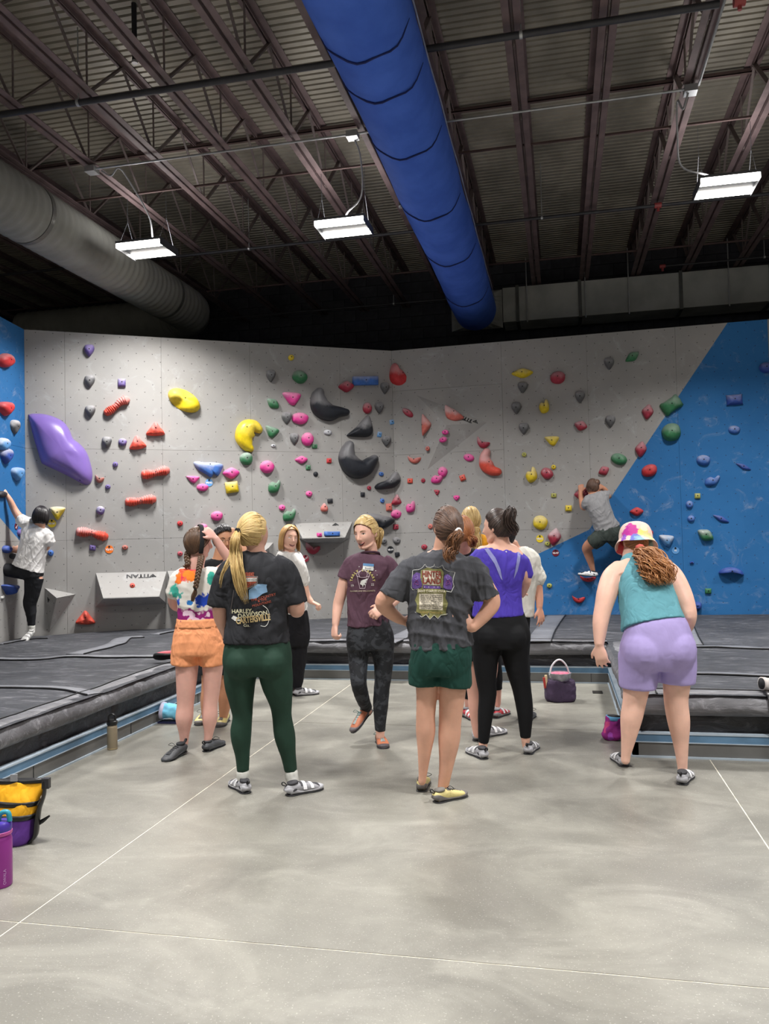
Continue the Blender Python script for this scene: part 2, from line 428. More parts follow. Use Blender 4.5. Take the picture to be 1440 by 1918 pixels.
climbing_wall('wall_back_right', F2, [1.57, 2.72, 3.86], {0: [1.57, 2.69, 3.61], 1: [1.57], 2: [], 3: [], '*': [1.57]}, M_W2)
climbing_wall('wall_right', F3, [1.2, 2.4, 3.6], [1.57, 2.7], M_GREY)

# ================================================================ mats and curb
M_VINYL = None
def vinyl(name, c0, c1, chalk=.35, rough=.5):
    m, t, b = base(name, rough, 0, .5); v = t.obj()
    n1 = t.noise(v, 1.6, 4, .6); st = t.scalev(v, (1.2, 4, 4)); n2 = t.noise(st, 3.2, 6, .7, 1.0); n3 = t.noise(v, 3, 3, .5)
    c = t.mix(t.ramp(n1, .3, .7), rgb(c0), rgb(c1))
    c = t.mix(t.math('MULTIPLY', t.ramp(n2, .50, .68), chalk), c, rgb((172, 172, 178)))
    t.l.new(c, b.inputs['Base Color'])
    bn = t.new('ShaderNodeBump'); bn.inputs['Strength'].default_value = .6; bn.inputs['Distance'].default_value = .05
    t.l.new(t.math('ADD', n3, t.math('MULTIPLY', n2, .4)), bn.inputs['Height']); t.l.new(bn.outputs[0], b.inputs['Normal'])
    return m
M_MAT = vinyl('mat_cover', (84, 86, 92), (106, 108, 114), .6); M_LIP = vinyl('mat_lip', (84, 84, 88), (116, 116, 120), .5)
M_SKIRT = vinyl('mat_skirt', (22, 22, 27), (38, 38, 44), .12, .35); M_FLAP = vinyl('seam_flap', (98, 100, 106), (120, 122, 128), .3)
M_PIPE = mat('black_piping', (16, 16, 20), .6)
MZ = .41
def mz(x, y):
    p = V((x, y, 0)); return MZ+.010*noise.noise(p*1.3)+.006*noise.noise(V((x*1.1, y*4, 3)))+.004*(1-abs(noise.noise(V((x*2, y*5, 9)))))
def mat_top(poly, name, label):
    r = empty(name, (sum(p[0] for p in poly)/len(poly), sum(p[1] for p in poly)/len(poly), 0), label, 'crash mat')
    bm = bmesh.new(); f = bm.faces.new([bm.verts.new((x, y, 0)) for x, y in poly])
    xs = [p[0] for p in poly]; ys = [p[1] for p in poly]
    x = min(xs)+.07
    while x < max(xs):
        bmesh.ops.bisect_plane(bm, geom=bm.faces[:]+bm.edges[:]+bm.verts[:], plane_co=(x, 0, 0), plane_no=(1, 0, 0)); x += .07
    y = min(ys)+.05
    while y < max(ys):
        bmesh.ops.bisect_plane(bm, geom=bm.faces[:]+bm.edges[:]+bm.verts[:], plane_co=(0, y, 0), plane_no=(0, 1, 0)); y += .05
    for v in bm.verts: v.co.z = mz(v.co.x, v.co.y)
    bmesh.ops.recalc_face_normals(bm, faces=bm.faces)
    if sum(f.normal.z for f in bm.faces) < 0: bmesh.ops.reverse_faces(bm, faces=bm.faces)
    ret = bmesh.ops.extrude_face_region(bm, geom=bm.faces[:])
    for v in [g for g in ret['geom'] if isinstance(g, bmesh.types.BMVert)]: pass
    me = bpy.data.meshes.new(name); bm.to_mesh(me); bm.free()
    link('top_cover', me, M_MAT, r)
    return r
def mat_edge(r, path, inward, seed=0):
    """bulging padded lip, black skirt below; path = points along the curb, inward = horizontal direction into the mat per segment"""
    rs = random.Random(seed)
    pts = []
    for i in range(len(path)-1):
        a, b = V(path[i]+(0,)), V(path[i+1]+(0,)); n = max(2, int((b-a).length/.05))
        for k in range(n+(i == len(path)-2)): pts.append((a+(b-a)*(k/n), V(inward[i]+(0,))))
    prof = [(.16, 0), (.10, .002), (.05, .0), (.012, -.014), (-.016, -.042), (-.024, -.075), (-.018, -.105), (.004, -.128), (.04, -.135)]
    vs = []; fs = []; m = len(prof)
    for i, (p, d) in enumerate(pts):
        for j, (o, z) in enumerate(prof):
            q = p+d*o; nn = noise.noise(V((p.x*3.1+seed, p.y*3.1, j*.25)))*.018+noise.noise(V((p.x*9, p.y*9+seed, j*.5)))*.010-.012*abs(noise.noise(V((p.x*14+seed, p.y*14, j*.15))))
            bz = mz(q.x, q.y)+z if j < 3 else MZ+z+.008*noise.noise(V((p.x*1.5, p.y*1.5, 0)))
            vs.append(q-d*(nn if j > 1 else 0)+V((0, 0, bz+(.004 if j < 3 else 0)+(nn*.5 if 0 < j else 0))))
    for i in range(len(pts)-1):
        for j in range(m-1):
            a = i*m+j; fs.append((a, a+1, a+1+m, a+m))
    link('padded_edge', fixn(mesh('lip', vs, fs)), M_LIP, r)
    vs = []; fs = []; m = 7
    for i, (p, d) in enumerate(pts):
        for j in range(m):
            z = .30-(.30-.02)*j/(m-1); nn = noise.noise(V((p.x*6+seed, p.y*6, z*9)))*.022
            q = p+d*(.055+nn); vs.append(q+V((0, 0, z)))
    for i in range(len(pts)-1):
        for j in range(m-1):
            a = i*m+j; fs.append((a, a+1, a+1+m, a+m))
    link('skirt', fixn(mesh('skirt', vs, fs)), M_SKIRT, r)
    v, f = tube([p+d*.17+V((0, 0, mz((p+d*.17).x, (p+d*.17).y)+.006)) for p, d in pts], .005, 5); link('piping', mesh('pp', v, f), M_PIPE, r)
CX0, CX1, CY0, CY1 = -3.34, .43, 8.36, 5.66
mL = mat_top([(CX0-.0, 2.2), (CX0, CY0), (-4.22, 10.05), (-6.38, 8.72), (-5.15, 2.2)], 'crash_mat', 'large dark crash mat on the left, running toward the viewer below the purple hold')
mC = mat_top([(CX0, CY0), (CX1, CY0), (CX1, 11.16), (-2.25, 11.26), (-4.22, 10.05)], 'crash_mat', 'dark crash mat across the middle, under the wall with the big black holds')
mR = mat_top([(CX1, CY1), (6.1, CY1), (6.1, 8.9), (2.56, 11.06), (CX1, 11.16)], 'crash_mat', 'dark crash mat on the right, below the blue painted wall')
mat_edge(mL, [(CX0, 2.2), (CX0, CY0)], [(-1, 0)], 1)
mat_edge(mC, [(CX0, CY0), (CX1, CY0)], [(0, 1)], 2)
mat_edge(mR, [(CX1, CY0+.02), (CX1, CY1)], [(1, 0)], 3)
mat_edge(mR, [(CX1, CY1), (6.1, CY1)], [(0, 1)], 4)
def flap(r, pts, w, edge=True, label=None):
    """velcro cover strip lying on a mat, along pixel-measured floor positions"""
    P = [V((p[0], p[1], 0)) for p in pts]; A = catmull([list(p) for p in P], 8); A = [V(a) for a in A]; vs = []; fs = []
    for i, p in enumerate(A):
        t = (A[min(i+1, len(A)-1)]-A[max(i-1, 0)]).normalized(); s = V((-t.y, t.x, 0))
        for k in (-1, -.5, 0, .5, 1):
            q = p+s*k*w/2; vs.append((q.x, q.y, mz(q.x, q.y)+.007+.002*noise.noise(q*7)))
    for i in range(len(A)-1):
        for k in range(4): a = i*5+k; fs.append((a, a+1, a+6, a+5))
    me = fixn(mesh('flap', vs, fs)); o = link('seam_flap', me, M_FLAP, r)
    sm = o.modifiers.new('s', 'SOLIDIFY'); sm.thickness = .006
    if edge:
        e = [V(vs[i*5+4])+V((0, 0, .002)) for i in range(len(A))]; e2 = [V(vs[i*5])+V((0, 0, .002)) for i in range(len(A))]
        far = e if e[0].y < e2[0].y else e2
        v, f = tube(far, .007, 5); link('seam_line', mesh('sl', v, f), M_PIPE, r)
def fz(x, y): p = atz(x, y, MZ); return (p.x, p.y)
flap(mL, [fz(-20, 1235), fz(60, 1236), fz(130, 1231), fz(220, 1232), fz(300, 1231)], .14)
flap(mL, [fz(-20, 1288), fz(60, 1289), fz(130, 1291), fz(178, 1300)], .13)
flap(mL, [fz(0, 1208), fz(20, 1205), fz(60, 1198), fz(90, 1196)], .12)
flap(mL, [fz(140, 1227), fz(180, 1217), fz(215, 1207), fz(232, 1197), fz(268, 1194)], .2)
flap(mC, [fz(290, 1190), fz(330, 1182), fz(372, 1178), fz(410, 1176)], .14)
flap(mC, [fz(724, 1205), fz(760, 1190), fz(800, 1170), fz(830, 1160)], .22)
flap(mR, [fz(1010, 1203), fz(1018, 1185), fz(1030, 1168), fz(1042, 1153)], .24)
flap(mR, [fz(1290, 1213), fz(1340, 1213), fz(1400, 1215), fz(1460, 1217)], .13)
flap(mR, [fz(1290, 1262), fz(1340, 1263), fz(1400, 1266), fz(1460, 1270)], .12)
flap(mR, [fz(1300, 1209), fz(1293, 1195), fz(1288, 1180), fz(1282, 1160)], .16)
# curb: grey board, steel-blue rail with pale trims
M_BOARD = mat('curb_board', (104, 104, 102), .6, 0, .08, 3); M_RAIL = mat('rail_blue', (92, 128, 158), .45, 0, .12, 4)
M_TRIM = mat('rail_trim', (178, 192, 204), .4, .1, .06)
def curb(n, a, b, inn):
    a, b, d = V(a+(0,)), V(b+(0,)), V(inn+(0,)); L = b-a
    q = MB(); q.obox(a+d*.0, L, d*.04, V((0, 0, .10))); r = q.build('trim_%d' % n, M_BOARD); tag(r, kind='structure')
    q = MB(); q.obox(a-d*.002+V((0, 0, .104)), L, d*.045, V((0, 0, .05))); q.build('rail', M_RAIL, r)
    q = MB(); q.obox(a-d*.006+V((0, 0, .099)), L, d*.05, V((0, 0, .006))); q.obox(a-d*.006+V((0, 0, .154)), L, d*.05, V((0, 0, .010))); q.obox(a-d*.012, L, d*.014, V((0, 0, .012)))
    q.build('rail_trim', M_TRIM, r)
    for k in range(1, int(L.length/1.2)+1):
        if k*1.2 < L.length: q = MB(); q.obox(a+L.normalized()*(k*1.2)-d*.003, L.normalized()*.004, d*.01, V((0, 0, .1))); q.build('board_joint', M_PIPE, r)
curb(1, (CX0, 2.2), (CX0, CY0), (-1, 0)); curb(2, (CX0, CY0), (CX1, CY0), (0, 1)); curb(3, (CX1, CY0), (CX1, CY1), (1, 0)); curb(4, (CX1, CY1), (6.1, CY1), (0, 1))

# ================================================================ roof steel
M_STEEL = mat('red_oxide_steel', (108, 91, 91), .6, .1, .12, 5); M_STEELD = mat('web_steel', (112, 100, 98), .6, .1, .1, 5)
def angle_pair(x, z, y0, y1, up):
    q = MB()
    for s in (-1, 1):
        a, b = (x+.010, x+.073) if s > 0 else (x-.073, x-.010)
        q.box((a, y0, z), (b, y1, z+.005))
        c, d = (x+.009, x+.014) if s > 0 else (x-.014, x-.009)
        q.box((c, y0, z if up else z-.045), (d, y1, z+.05 if up else z))
    return q
bars = {}
def webbar(kind):
    if kind in bars: return bars[kind]
    q = MB()
    if kind == 'v': q.tube([(0, 0, 5.51), (0, 0, 6.08)], .010, 6)
    elif kind == 'd1': q.obox((-.022, .0, 5.51), (.044, 0, 0), (0, .024, 0), (0, .6, .58))
    else: q.obox((-.012, .0, 5.51), (.024, 0, 0), (0, -.014, 0), (0, -.6, .58))
    me = q.mesh('bar'); me.materials.append(M_STEELD); bars[kind] = me; return me
JX = [-9.2, -8.45, -7.7, -6.93, -6.19, -5.46, -4.715, -3.97, -3.225, -2.48, -1.735, -.99, -.245, .49, 1.27, 2.01, 2.76, 3.5, 4.25]
jl = {-6.93: 'ninth', -6.19: 'eighth', -5.46: 'seventh', -4.715: 'sixth', -3.97: 'fifth', -3.225: 'fourth', -2.48: 'third', -1.735: 'second'}
jr = {-.245: 'first', .49: 'second', 1.27: 'third', 2.01: 'fourth', 2.76: 'fifth'}
for x in JX:
    if x in jl: lab = 'red-brown steel roof joist, %s to the left counted from the blue duct' % ({'second': 'first', 'third': 'second', 'fourth': 'third', 'fifth': 'fourth', 'sixth': 'fifth', 'seventh': 'sixth', 'eighth': 'seventh', 'ninth': 'eighth'}[jl[x]])
    elif x in jr: lab = 'red-brown steel roof joist, %s to the right counted from the blue duct' % jr[x]
    elif x == -.99: lab = 'red-brown steel roof joist directly above the blue duct'
    elif x < 0: lab = 'red-brown steel roof joist lost in the dark left of the grey spiral duct'
    else: lab = 'red-brown steel roof joist at the far right beyond the right lamp'
    r = empty('roof_joist', (x, 3, 5.5), lab, 'roof joist', 'roof joists')
    angle_pair(x, 5.5, -10, 13.68, True).build('bottom_chord', M_STEEL, r, smooth=False)
    angle_pair(x, 6.112, -10, 13.68, False).build('top_chord', M_STEEL, r, smooth=False)
    if -7.5 < x < 3:
        for k in range(9):
            y = 3.9+k*1.2+(0 if x < -.9 else .3)
            for kind in ('v', 'd1', 'd2'):
                if y+.6 > 13.68: continue
                o = bpy.data.objects.new('web_bar', webbar(kind)); COL.objects.link(o); o.parent = r; o.location = (0, y-3, -5.5)
M_BRIDGE = mat('bridging', (84, 66, 64), .6, .1, .1)
M_PIPEB = mat('sprinkler_pipe', (58, 58, 62), .5, .3, .1); M_GALV = mat('galvanised', (176, 178, 180), .35, .6, .08)
M_REDFIT = mat('red_fitting', (150, 62, 62), .5, 0, .1)
for (y, z, lab) in [(8.5, 6.07, 'brown bridging angle across the joists, high under the deck'), (8.33, 5.515, 'thin brown bridging rod across the bottom of the joists, above the lamps'), (11.92, 5.515, 'thin brown bridging rod across the joists near the far wall')]:
    q = MB()
    if z > 6: q.box((-9.5, y-.02, z-.02), (6, y+.02, z-.012)); q.box((-9.5, y-.02, z-.02), (6, y-.014, z+.02))
    else: q.box((-9.5, y-.012, z), (6, y+.012, z+.02))
    tag(q.build('bridging_bar', M_BRIDGE, None, (-2, y, z)), lab, 'steel bar')
def pipe(name, y, z, x0, x1, rad, m, lab, hang=(), fit=()):
    r = empty(name, ((x0+x1)/2, y, z), lab, 'pipe'); q = MB(); q.tube([(x0, y, z), (x1, y, z)], rad, 10); q.build('pipe_run', m, r)
    for x in hang:
        q = MB(); q.tube([(x, y, z+rad), (x, y, 6.1)], .006, 6); q.build('hanger_rod', M_GALV, r)
        q = MB(); q.tube([(x-.012, y, z), (x+.012, y, z)], rad+.006, 10); q.build('hanger_ring', M_GALV, r)
    for x in fit:
        q = MB(); q.tube([(x-.04, y, z), (x+.04, y, z)], rad+.014, 10); q.tube([(x, y, z), (x, y, z-.07)], .016, 8); q.build('red_coupling', M_REDFIT, r)
    return r
pipe('sprinkler_pipe', 6.29, 5.42, -8.5, 1.28, .028, M_PIPEB, 'thickest dark sprinkler pipe, crossing nearest the viewer', (-4.05, -.18), (1.42,))
pipe('sprinkler_pipe', 10.05, 5.42, -8.5, 5, .02, M_PIPEB, 'dark sprinkler pipe crossing just behind the lamps', (-3.95, -.1), (1.27,))
pipe('sprinkler_pipe', 13.1, 5.42, -8.0, -.9, .022, M_PIPEB, 'dark sprinkler pipe low along the far wall, left of the blue duct', (-2.6,), ())
pipe('sprinkler_pipe', 12.4, 5.42, 1.6, 6, .015, M_PIPEB, 'thin pipe above the right end of the rectangular duct', (3.0,), (1.6,))
r = pipe('steel_conduit', 7.51, 5.45, -4.69, 1.24, .011, M_GALV, 'bright galvanised conduit running across the joists in front of the lamps')
for x in (-4.69, -1.86, 1.26):
    q = MB(); q.box((x-.055, 7.46, 5.41), (x+.055, 7.57, 5.47)); q.build('junction_box', M_GALV, r, smooth=False)
r = empty('steel_conduit', (1.33, 6.5, 5.52), 'galvanised conduit running along the joist at the upper right', 'pipe'); q = MB(); q.tube([(1.33, 3.5, 5.49), (1.33, 7.5, 5.47)], .011, 8); q.build('conduit_run', M_GALV, r)
M_BLACKP = mat('black_pipe', (30, 30, 34), .5, .2, .05)
for (x, y, z0, lab) in [(-3.42, 6.15, 5.62, 'short black drop pipe hanging among the left joists'), (-.72, 5.75, 5.55, 'short black drop pipe right beside the blue duct'), (-1.60, 8.6, 5.15, 'short black drop pipe between the middle lamp and the blue duct')]:
    r = empty('drop_pipe', (x, y, z0), lab, 'pipe'); q = MB(); q.tube([(x, y, z0), (x, y, z0+.5)], .022, 10); q.build('pipe_run', M_BLACKP, r); q = MB(); q.tube([(x, y, z0-.02), (x, y, z0)], .026, 10); q.build('end_cap', M_GALV, r)

# blue fabric duct
def fabric_duct():
    r = empty('fabric_duct', (-1.2, 9, 5.1), 'long blue fabric air duct running overhead to the far wall', 'air duct')
    m, t, b = base('blue_fabric', .8, 0, .2); v = t.obj(); n = t.noise(v, 3, 3)
    t.l.new(t.mix(t.ramp(n, .3, .7), rgb((66, 104, 204)), rgb((78, 118, 220))), b.inputs['Base Color'])
    bn = t.new('ShaderNodeBump'); bn.inputs['Strength'].default_value = .3; bn.inputs['Distance'].default_value = .02; t.l.new(t.noise(t.scalev(v, (2, 1, 2)), 4, 4), bn.inputs['Height']); t.l.new(bn.outputs[0], b.inputs['Normal'])
    zips = [5.2, 5.75, 6.7, 8.0, 9.5, 11.2]; vs = []; fs = []; n = 48; Y = [3+.06*i for i in range(160)]
    for i, y in enumerate(Y):
        pinch = sum(math.exp(-((y-z)/.035)**2) for z in zips)
        for k in range(n):
            a = 2*PI*k/n; R = .325-.012*pinch+.007*noise.noise(V((math.cos(a)*2, math.sin(a)*2, y*1.5)))
            if math.sin(a) > .3 and math.cos(a) > 0: R += .012*math.sin(y*5+math.sin(y*2.3))
            vs.append((-1.19+R*math.cos(a), y, 5.055+R*math.sin(a)-.02*math.sin(y*1.7)))
    for i in range(len(Y)-1):
        for k in range(n): a = i*n+k; b2 = i*n+(k+1) % n; fs.append((a, b2, b2+n, a+n))
    link('fabric_sleeve', fixn(mesh('duct', vs, fs)), m, r)
    md = mat('seam_navy', (18, 34, 92), .8)
    for z in zips:
        q = MB(); P = []
        for k in range(15):
            a = PI*(1.08+.84*k/14); R = .326; P.append((-1.19+R*math.cos(a), z+.02*math.sin(k*1.3), 5.055+R*math.sin(a)-.02*math.sin(z*1.7)))
        q.tube(P, [.002+.006*math.sin(PI*k/14) for k in range(15)], 6); q.build('seam', md, r)
    q = MB(); P = [(-1.19+.335*math.cos(.25), y, 5.055+.335*math.sin(.25)+.012*math.sin(y*5)) for y in [3+.15*i for i in range(64)]]
    q.tube(P, .006, 5); q.build('hem_cord', mat('hem_cord', (150, 156, 176), .8), r)
fabric_duct()
M_SHEET = mat('sheet_metal', (176, 178, 174), .6, .1, .1, 2)
r = empty('rectangular_duct', (1.5, 13, 5), 'long grey rectangular sheet-metal duct above the right climbing wall', 'air duct')
q = MB(); q.box((-.78, 12.9, 4.91), (6.0, 13.45, 5.46)); q.build('duct_run', M_SHEET, r, smooth=False)
for x in (-.55, .42, 1.92, 3.2, 4.5):
    q = MB(); q.box((x-.025, 12.875, 4.89), (x+.025, 13.47, 5.48)); q.build('flange', mat('flange', (92, 94, 92), .5, .3), r, smooth=False)
for x in (-.4, .5, 1.15, 2.6):
    q = MB(); q.tube([(x, 12.86, 4.87), (x, 12.86, 5.9)], .009, 6); q.build('hanger_rod', M_GALV, r)
# square-to-round transition at the duct end
vs = []; n = 32; sq = []
for k in range(n):
    a = 2*PI*k/n; c, s = math.cos(a), math.sin(a); mx = max(abs(c), abs(s)); vs.append((-1.2+.41*c/mx, 12.9, 5.13+.31*s/mx))
for k in range(n): a = 2*PI*k/n; vs.append((-1.19+.30*math.cos(a), 12.62, 5.055+.30*math.sin(a)))
fs = [(k, (k+1) % n, n+(k+1) % n, n+k) for k in range(n)]+[tuple(range(n))]
link('transition', fixn(mesh('tr', vs, fs)), M_SHEET, r, smooth=False)
# grey spiral duct with elbow
def spiral():
    r = empty('spiral_duct', (-5.45, 8, 5.055), 'pale grey round spiral duct coming in from the left with an elbow', 'air duct')
    P = [(-5.45, 3, 5.055), (-5.45, 7, 5.055), (-5.45, 10.7, 5.055), (-5.45, 11.2, 5.055)]+[(-5.45-.5*(1-math.cos(a)), 11.2+.5*math.sin(a), 5.055) for a in (.3, .6, .9, 1.2, 1.57)]+[(-6.6, 11.7, 5.055), (-8.6, 11.7, 5.055)]
    m = mat('spiral_metal', (140, 140, 134), .8, .0, .06, 4)
    A = [V(p) for p in P]; L = []; 
    for i in range(len(A)-1):
        n = max(1, int((A[i+1]-A[i]).length/.03))
        for k in range(n): L.append(A[i]+(A[i+1]-A[i])*(k/n))
    rad = [.318+(.010 if i % 4 == 0 else 0) for i in range(len(L))]
    v, f = tube(L, rad, 40, cap=True); link('duct_run', mesh('sp', v, f), m, r)
    for y in (7.5, 10.5): q = MB(); q.tube([(-5.45, y-.03, 5.055), (-5.45, y+.03, 5.055)], .330, 40); q.build('coupling_band', mat('band', (104, 104, 100), .5, .3), r)
spiral()
# ================================================================ climbing holds
HC = dict(pk=(236, 72, 160), rd=(205, 52, 56), cr=(176, 52, 74), co=(222, 84, 66), sa=(212, 112, 100), gn=(58, 128, 84), gy=(100, 101, 103), ye=(232, 204, 36),
          pu=(108, 90, 156), bl=(66, 116, 196), db=(52, 84, 168), bk=(38, 41, 48), wh=(196, 198, 204), lb=(96, 156, 214), br=(178, 104, 92), yg=(176, 176, 84), or_=(240, 120, 34), dr=(110, 20, 44))
HM = {}
def holdmat(c, chalk, gloss=.55):
    k = (c, chalk, gloss)
    if k in HM: return HM[k]
    m, t, b = base('hold_%s' % c, gloss, 0, .4); v = t.obj()
    n = t.noise(v, 14, 5, .7); n2 = t.noise(v, 4, 4, .6, .5)
    sep = t.new('ShaderNodeSeparateXYZ'); t.l.new(v, sep.inputs[0])
    cc = rgb(HC[c]); dk = tuple(x*.75 for x in cc[:3])+(1,)
    g = t.mix(t.ramp(n, .3, .7), dk, cc)
    # chalk worn into the grip edge
    f = t.math('ADD', t.math('MULTIPLY', sep.outputs[2], 5.0), t.math('SUBTRACT', n2, .45))
    g = t.mix(t.math('MULTIPLY', t.ramp(f, -.05, .35), chalk), g, rgb((208, 206, 208)))
    t.l.new(g, b.inputs['Base Color'])
    bn = t.new('ShaderNodeBump'); bn.inputs['Strength'].default_value = .3; bn.inputs['Distance'].default_value = .005
    t.l.new(t.noise(v, 90, 3), bn.inputs['Height']); t.l.new(bn.outputs[0], b.inputs['Normal'])
    HM[k] = m; return m
M_BOLT = mat('bolt_hole', (14, 13, 15), .7)
OUT = {
 'round': [(math.cos(a), math.sin(a)) for a in [2*PI*k/14 for k in range(14)]],
 'shield': [(0, -1), (.45, -.62), (.85, -.1), (1, .4), (.82, .85), (.35, 1), (-.35, 1), (-.82, .85), (-1, .4), (-.85, -.1), (-.45, -.62)],
 'tri': [(-1, -.75), (-.4, -.95), (.4, -.95), (1, -.75), (.85, -.3), (.5, .3), (.18, .9), (-.12, 1), (-.4, .5), (-.8, -.2)],
 'leaf': [(-1, -.05), (-.55, .55), (0, .95), (.5, .7), (1, .1), (.6, -.6), (.05, -1), (-.5, -.65)],
 'blob': [(-1, .1), (-.8, .7), (-.2, 1), (.45, .9), (.95, .45), (1, -.1), (.7, -.75), (.1, -1), (-.5, -.8), (-.9, -.45)],
 'wedge': [(-1, .9), (-.2, 1), (.8, .85), (1, .45), (.6, -.5), (.3, -1), (-.15, -.9), (-.6, -.1)],
 'cube': [(-1, -.9), (-.9, -1), (.9, -1), (1, -.9), (1, .9), (.9, 1), (-.9, 1), (-1, .9)],
 'smile': [(-1, 1), (-.55, .35), (.1, .3), (.7, .6), (1, .5), (.85, -.3), (.35, -.95), (-.3, -.9), (-.85, -.1)],
 'kidney': [(-1, -.3), (-.8, .5), (-.2, .9), (.3, .55), (.75, 1), (1, .7), (.8, -.1), (.3, -.9), (-.4, -1), (-.9, -.75)],
 'rect': [(-1, -1), (-.5, -1), (0, -1), (.5, -1), (1, -1), (1, 1), (.5, 1), (0, 1), (-.5, 1), (-1, 1)],
}
def smooth_outline(P, sub=3):
    n = len(P); A = [P[(i-1) % n] for i in range(0, 1)]; out = []
    for i in range(n):
        a, b, c, d = [np.array(P[(i+k) % n], float) for k in (-1, 0, 1, 2)]
        for k in range(sub): t = k/sub; out.append(.5*((2*b)+(-a+c)*t+(2*a-5*b+4*c-d)*t*t+(-a+3*b-3*c+d)*t**3))
    return out
hold_count = [0]
def hold(F, poly, h, c, label, bolt=None, chalk=.35, ribs=0, sub=3, cx=None, face=None, dome=1.0, gloss=.55, name='climbing_hold', seed=None, hollow=None, loc_h=0.0, flat=False, scoop=(), relax=0):
    """poly: outline in photo pixels -> metres on the wall plane; rounded shell rising h metres off it"""
    pts = smooth_outline(poly, sub) if sub > 1 else [np.array(p) for p in poly]
    mp = (lambda x, y: F.px(x, y))
    Q = [np.array(mp(p[0], p[1])) for p in pts]; ctr = np.mean(Q, 0) if cx is None else np.array(mp(*cx))
    n = len(Q); vs = []; fs = []; sd = hold_count[0] if seed is None else seed; hold_count[0] += 1
    prof = [(1, -.004), (1, .006), (.97, .32*h), (.88, .62*h), (.74, .83*h), (.55, .95*h), (.3, h*dome)]
    if flat: prof = [(1, -.004), (1, h*.75), (.95, h), (.6, h), (.3, h)]
    for s, z in prof:
        for q in Q:
            p = ctr+(q-ctr)*s; d = 0
            if z > .01:
                d = .18*h*noise.noise(V((p[0]*11+sd, p[1]*11, sd*.37)))
                if ribs: d += .16*h*math.sin(ribs*(p[0]-ctr[0])+2.2*(p[1]-ctr[1])*6)*(.4+.6*s)
            vs.append(F.pt(p[0], p[1], max(z+d, -.004 if z < 0 else .002)+loc_h))
    vs.append(F.pt(ctr[0], ctr[1], h*dome+loc_h)); m = len(prof)
    for i in range(m-1):
        for k in range(n): a = i*n+k; b = i*n+(k+1) % n; fs.append((a, b, b+n, a+n))
    e = len(vs)-1
    for k in range(n): fs.append(((m-1)*n+k, (m-1)*n+(k+1) % n, e))
    loc = F.pt(ctr[0], ctr[1], 0)
    if scoop:
        for i, v in enumerate(vs):
            for (sx, sy, r, dp) in scoop:
                cc = F.wp(sx, sy); hh = (v-cc).dot(F.n); dist = ((v-cc)-F.n*hh).length
                if hh > .01: v -= F.n*min(hh-.008, dp*math.exp(-(dist/r)**2))
    me = fixn(mesh(name, vs, fs))
    if relax:
        bm = bmesh.new(); bm.from_mesh(me); sel = [v for v in bm.verts if (v.co-F.o).dot(F.n)-loc_h > .02]
        for _ in range(relax): bmesh.ops.smooth_vert(bm, verts=sel, factor=.5, use_axis_x=True, use_axis_y=True, use_axis_z=True)
        bm.to_mesh(me); bm.free()
    o = link(name, me, holdmat(c, chalk, gloss), None, loc)
    tag(o, label, 'climbing hold')
    bx = F.px(*bolt) if bolt else ctr
    addbolt(o, F, bx, me, h+loc_h)
    return o
def addbolt(o, F, bx, me, h, r=.0085):
    # sit on the surface: find height by casting onto the hold
    bv = BVHTree.FromPolygons([v.co+V(o.location) for v in me.vertices], [list(p.vertices) for p in me.polygons])
    hit = bv.ray_cast(F.pt(bx[0], bx[1], .6), -F.n)
    p = hit[0] if hit[0] is not None else F.pt(bx[0], bx[1], h*.9)
    nrm = hit[1] if hit[1] is not None else F.n
    if nrm.dot(F.n) < 0: nrm = -nrm
    q = MB(); q.tube([p-nrm*.006, p+nrm*.002], r, 10); q.build('bolt_hole', M_BOLT, o)
def H(F, kind, x, y, w, h_, rot, c, label, dz=None, bolt=None, **kw):
    a = math.radians(rot); P = []
    for (u, v) in OUT[kind]:
        dx, dy = u*w/2, -v*h_/2; P.append((x+dx*math.cos(a)+dy*math.sin(a), y-dx*math.sin(a)+dy*math.cos(a)))
    if kind in ('cube', 'rect'): kw.setdefault('sub', 1)
    if kind == 'shield': kw.setdefault('sub', 2)
    dz = dz or min(.085, max(.028, min(w, h_)*.0036))
    return hold(F, P, dz, c, label, bolt or (x, y-h_*.05), **kw)
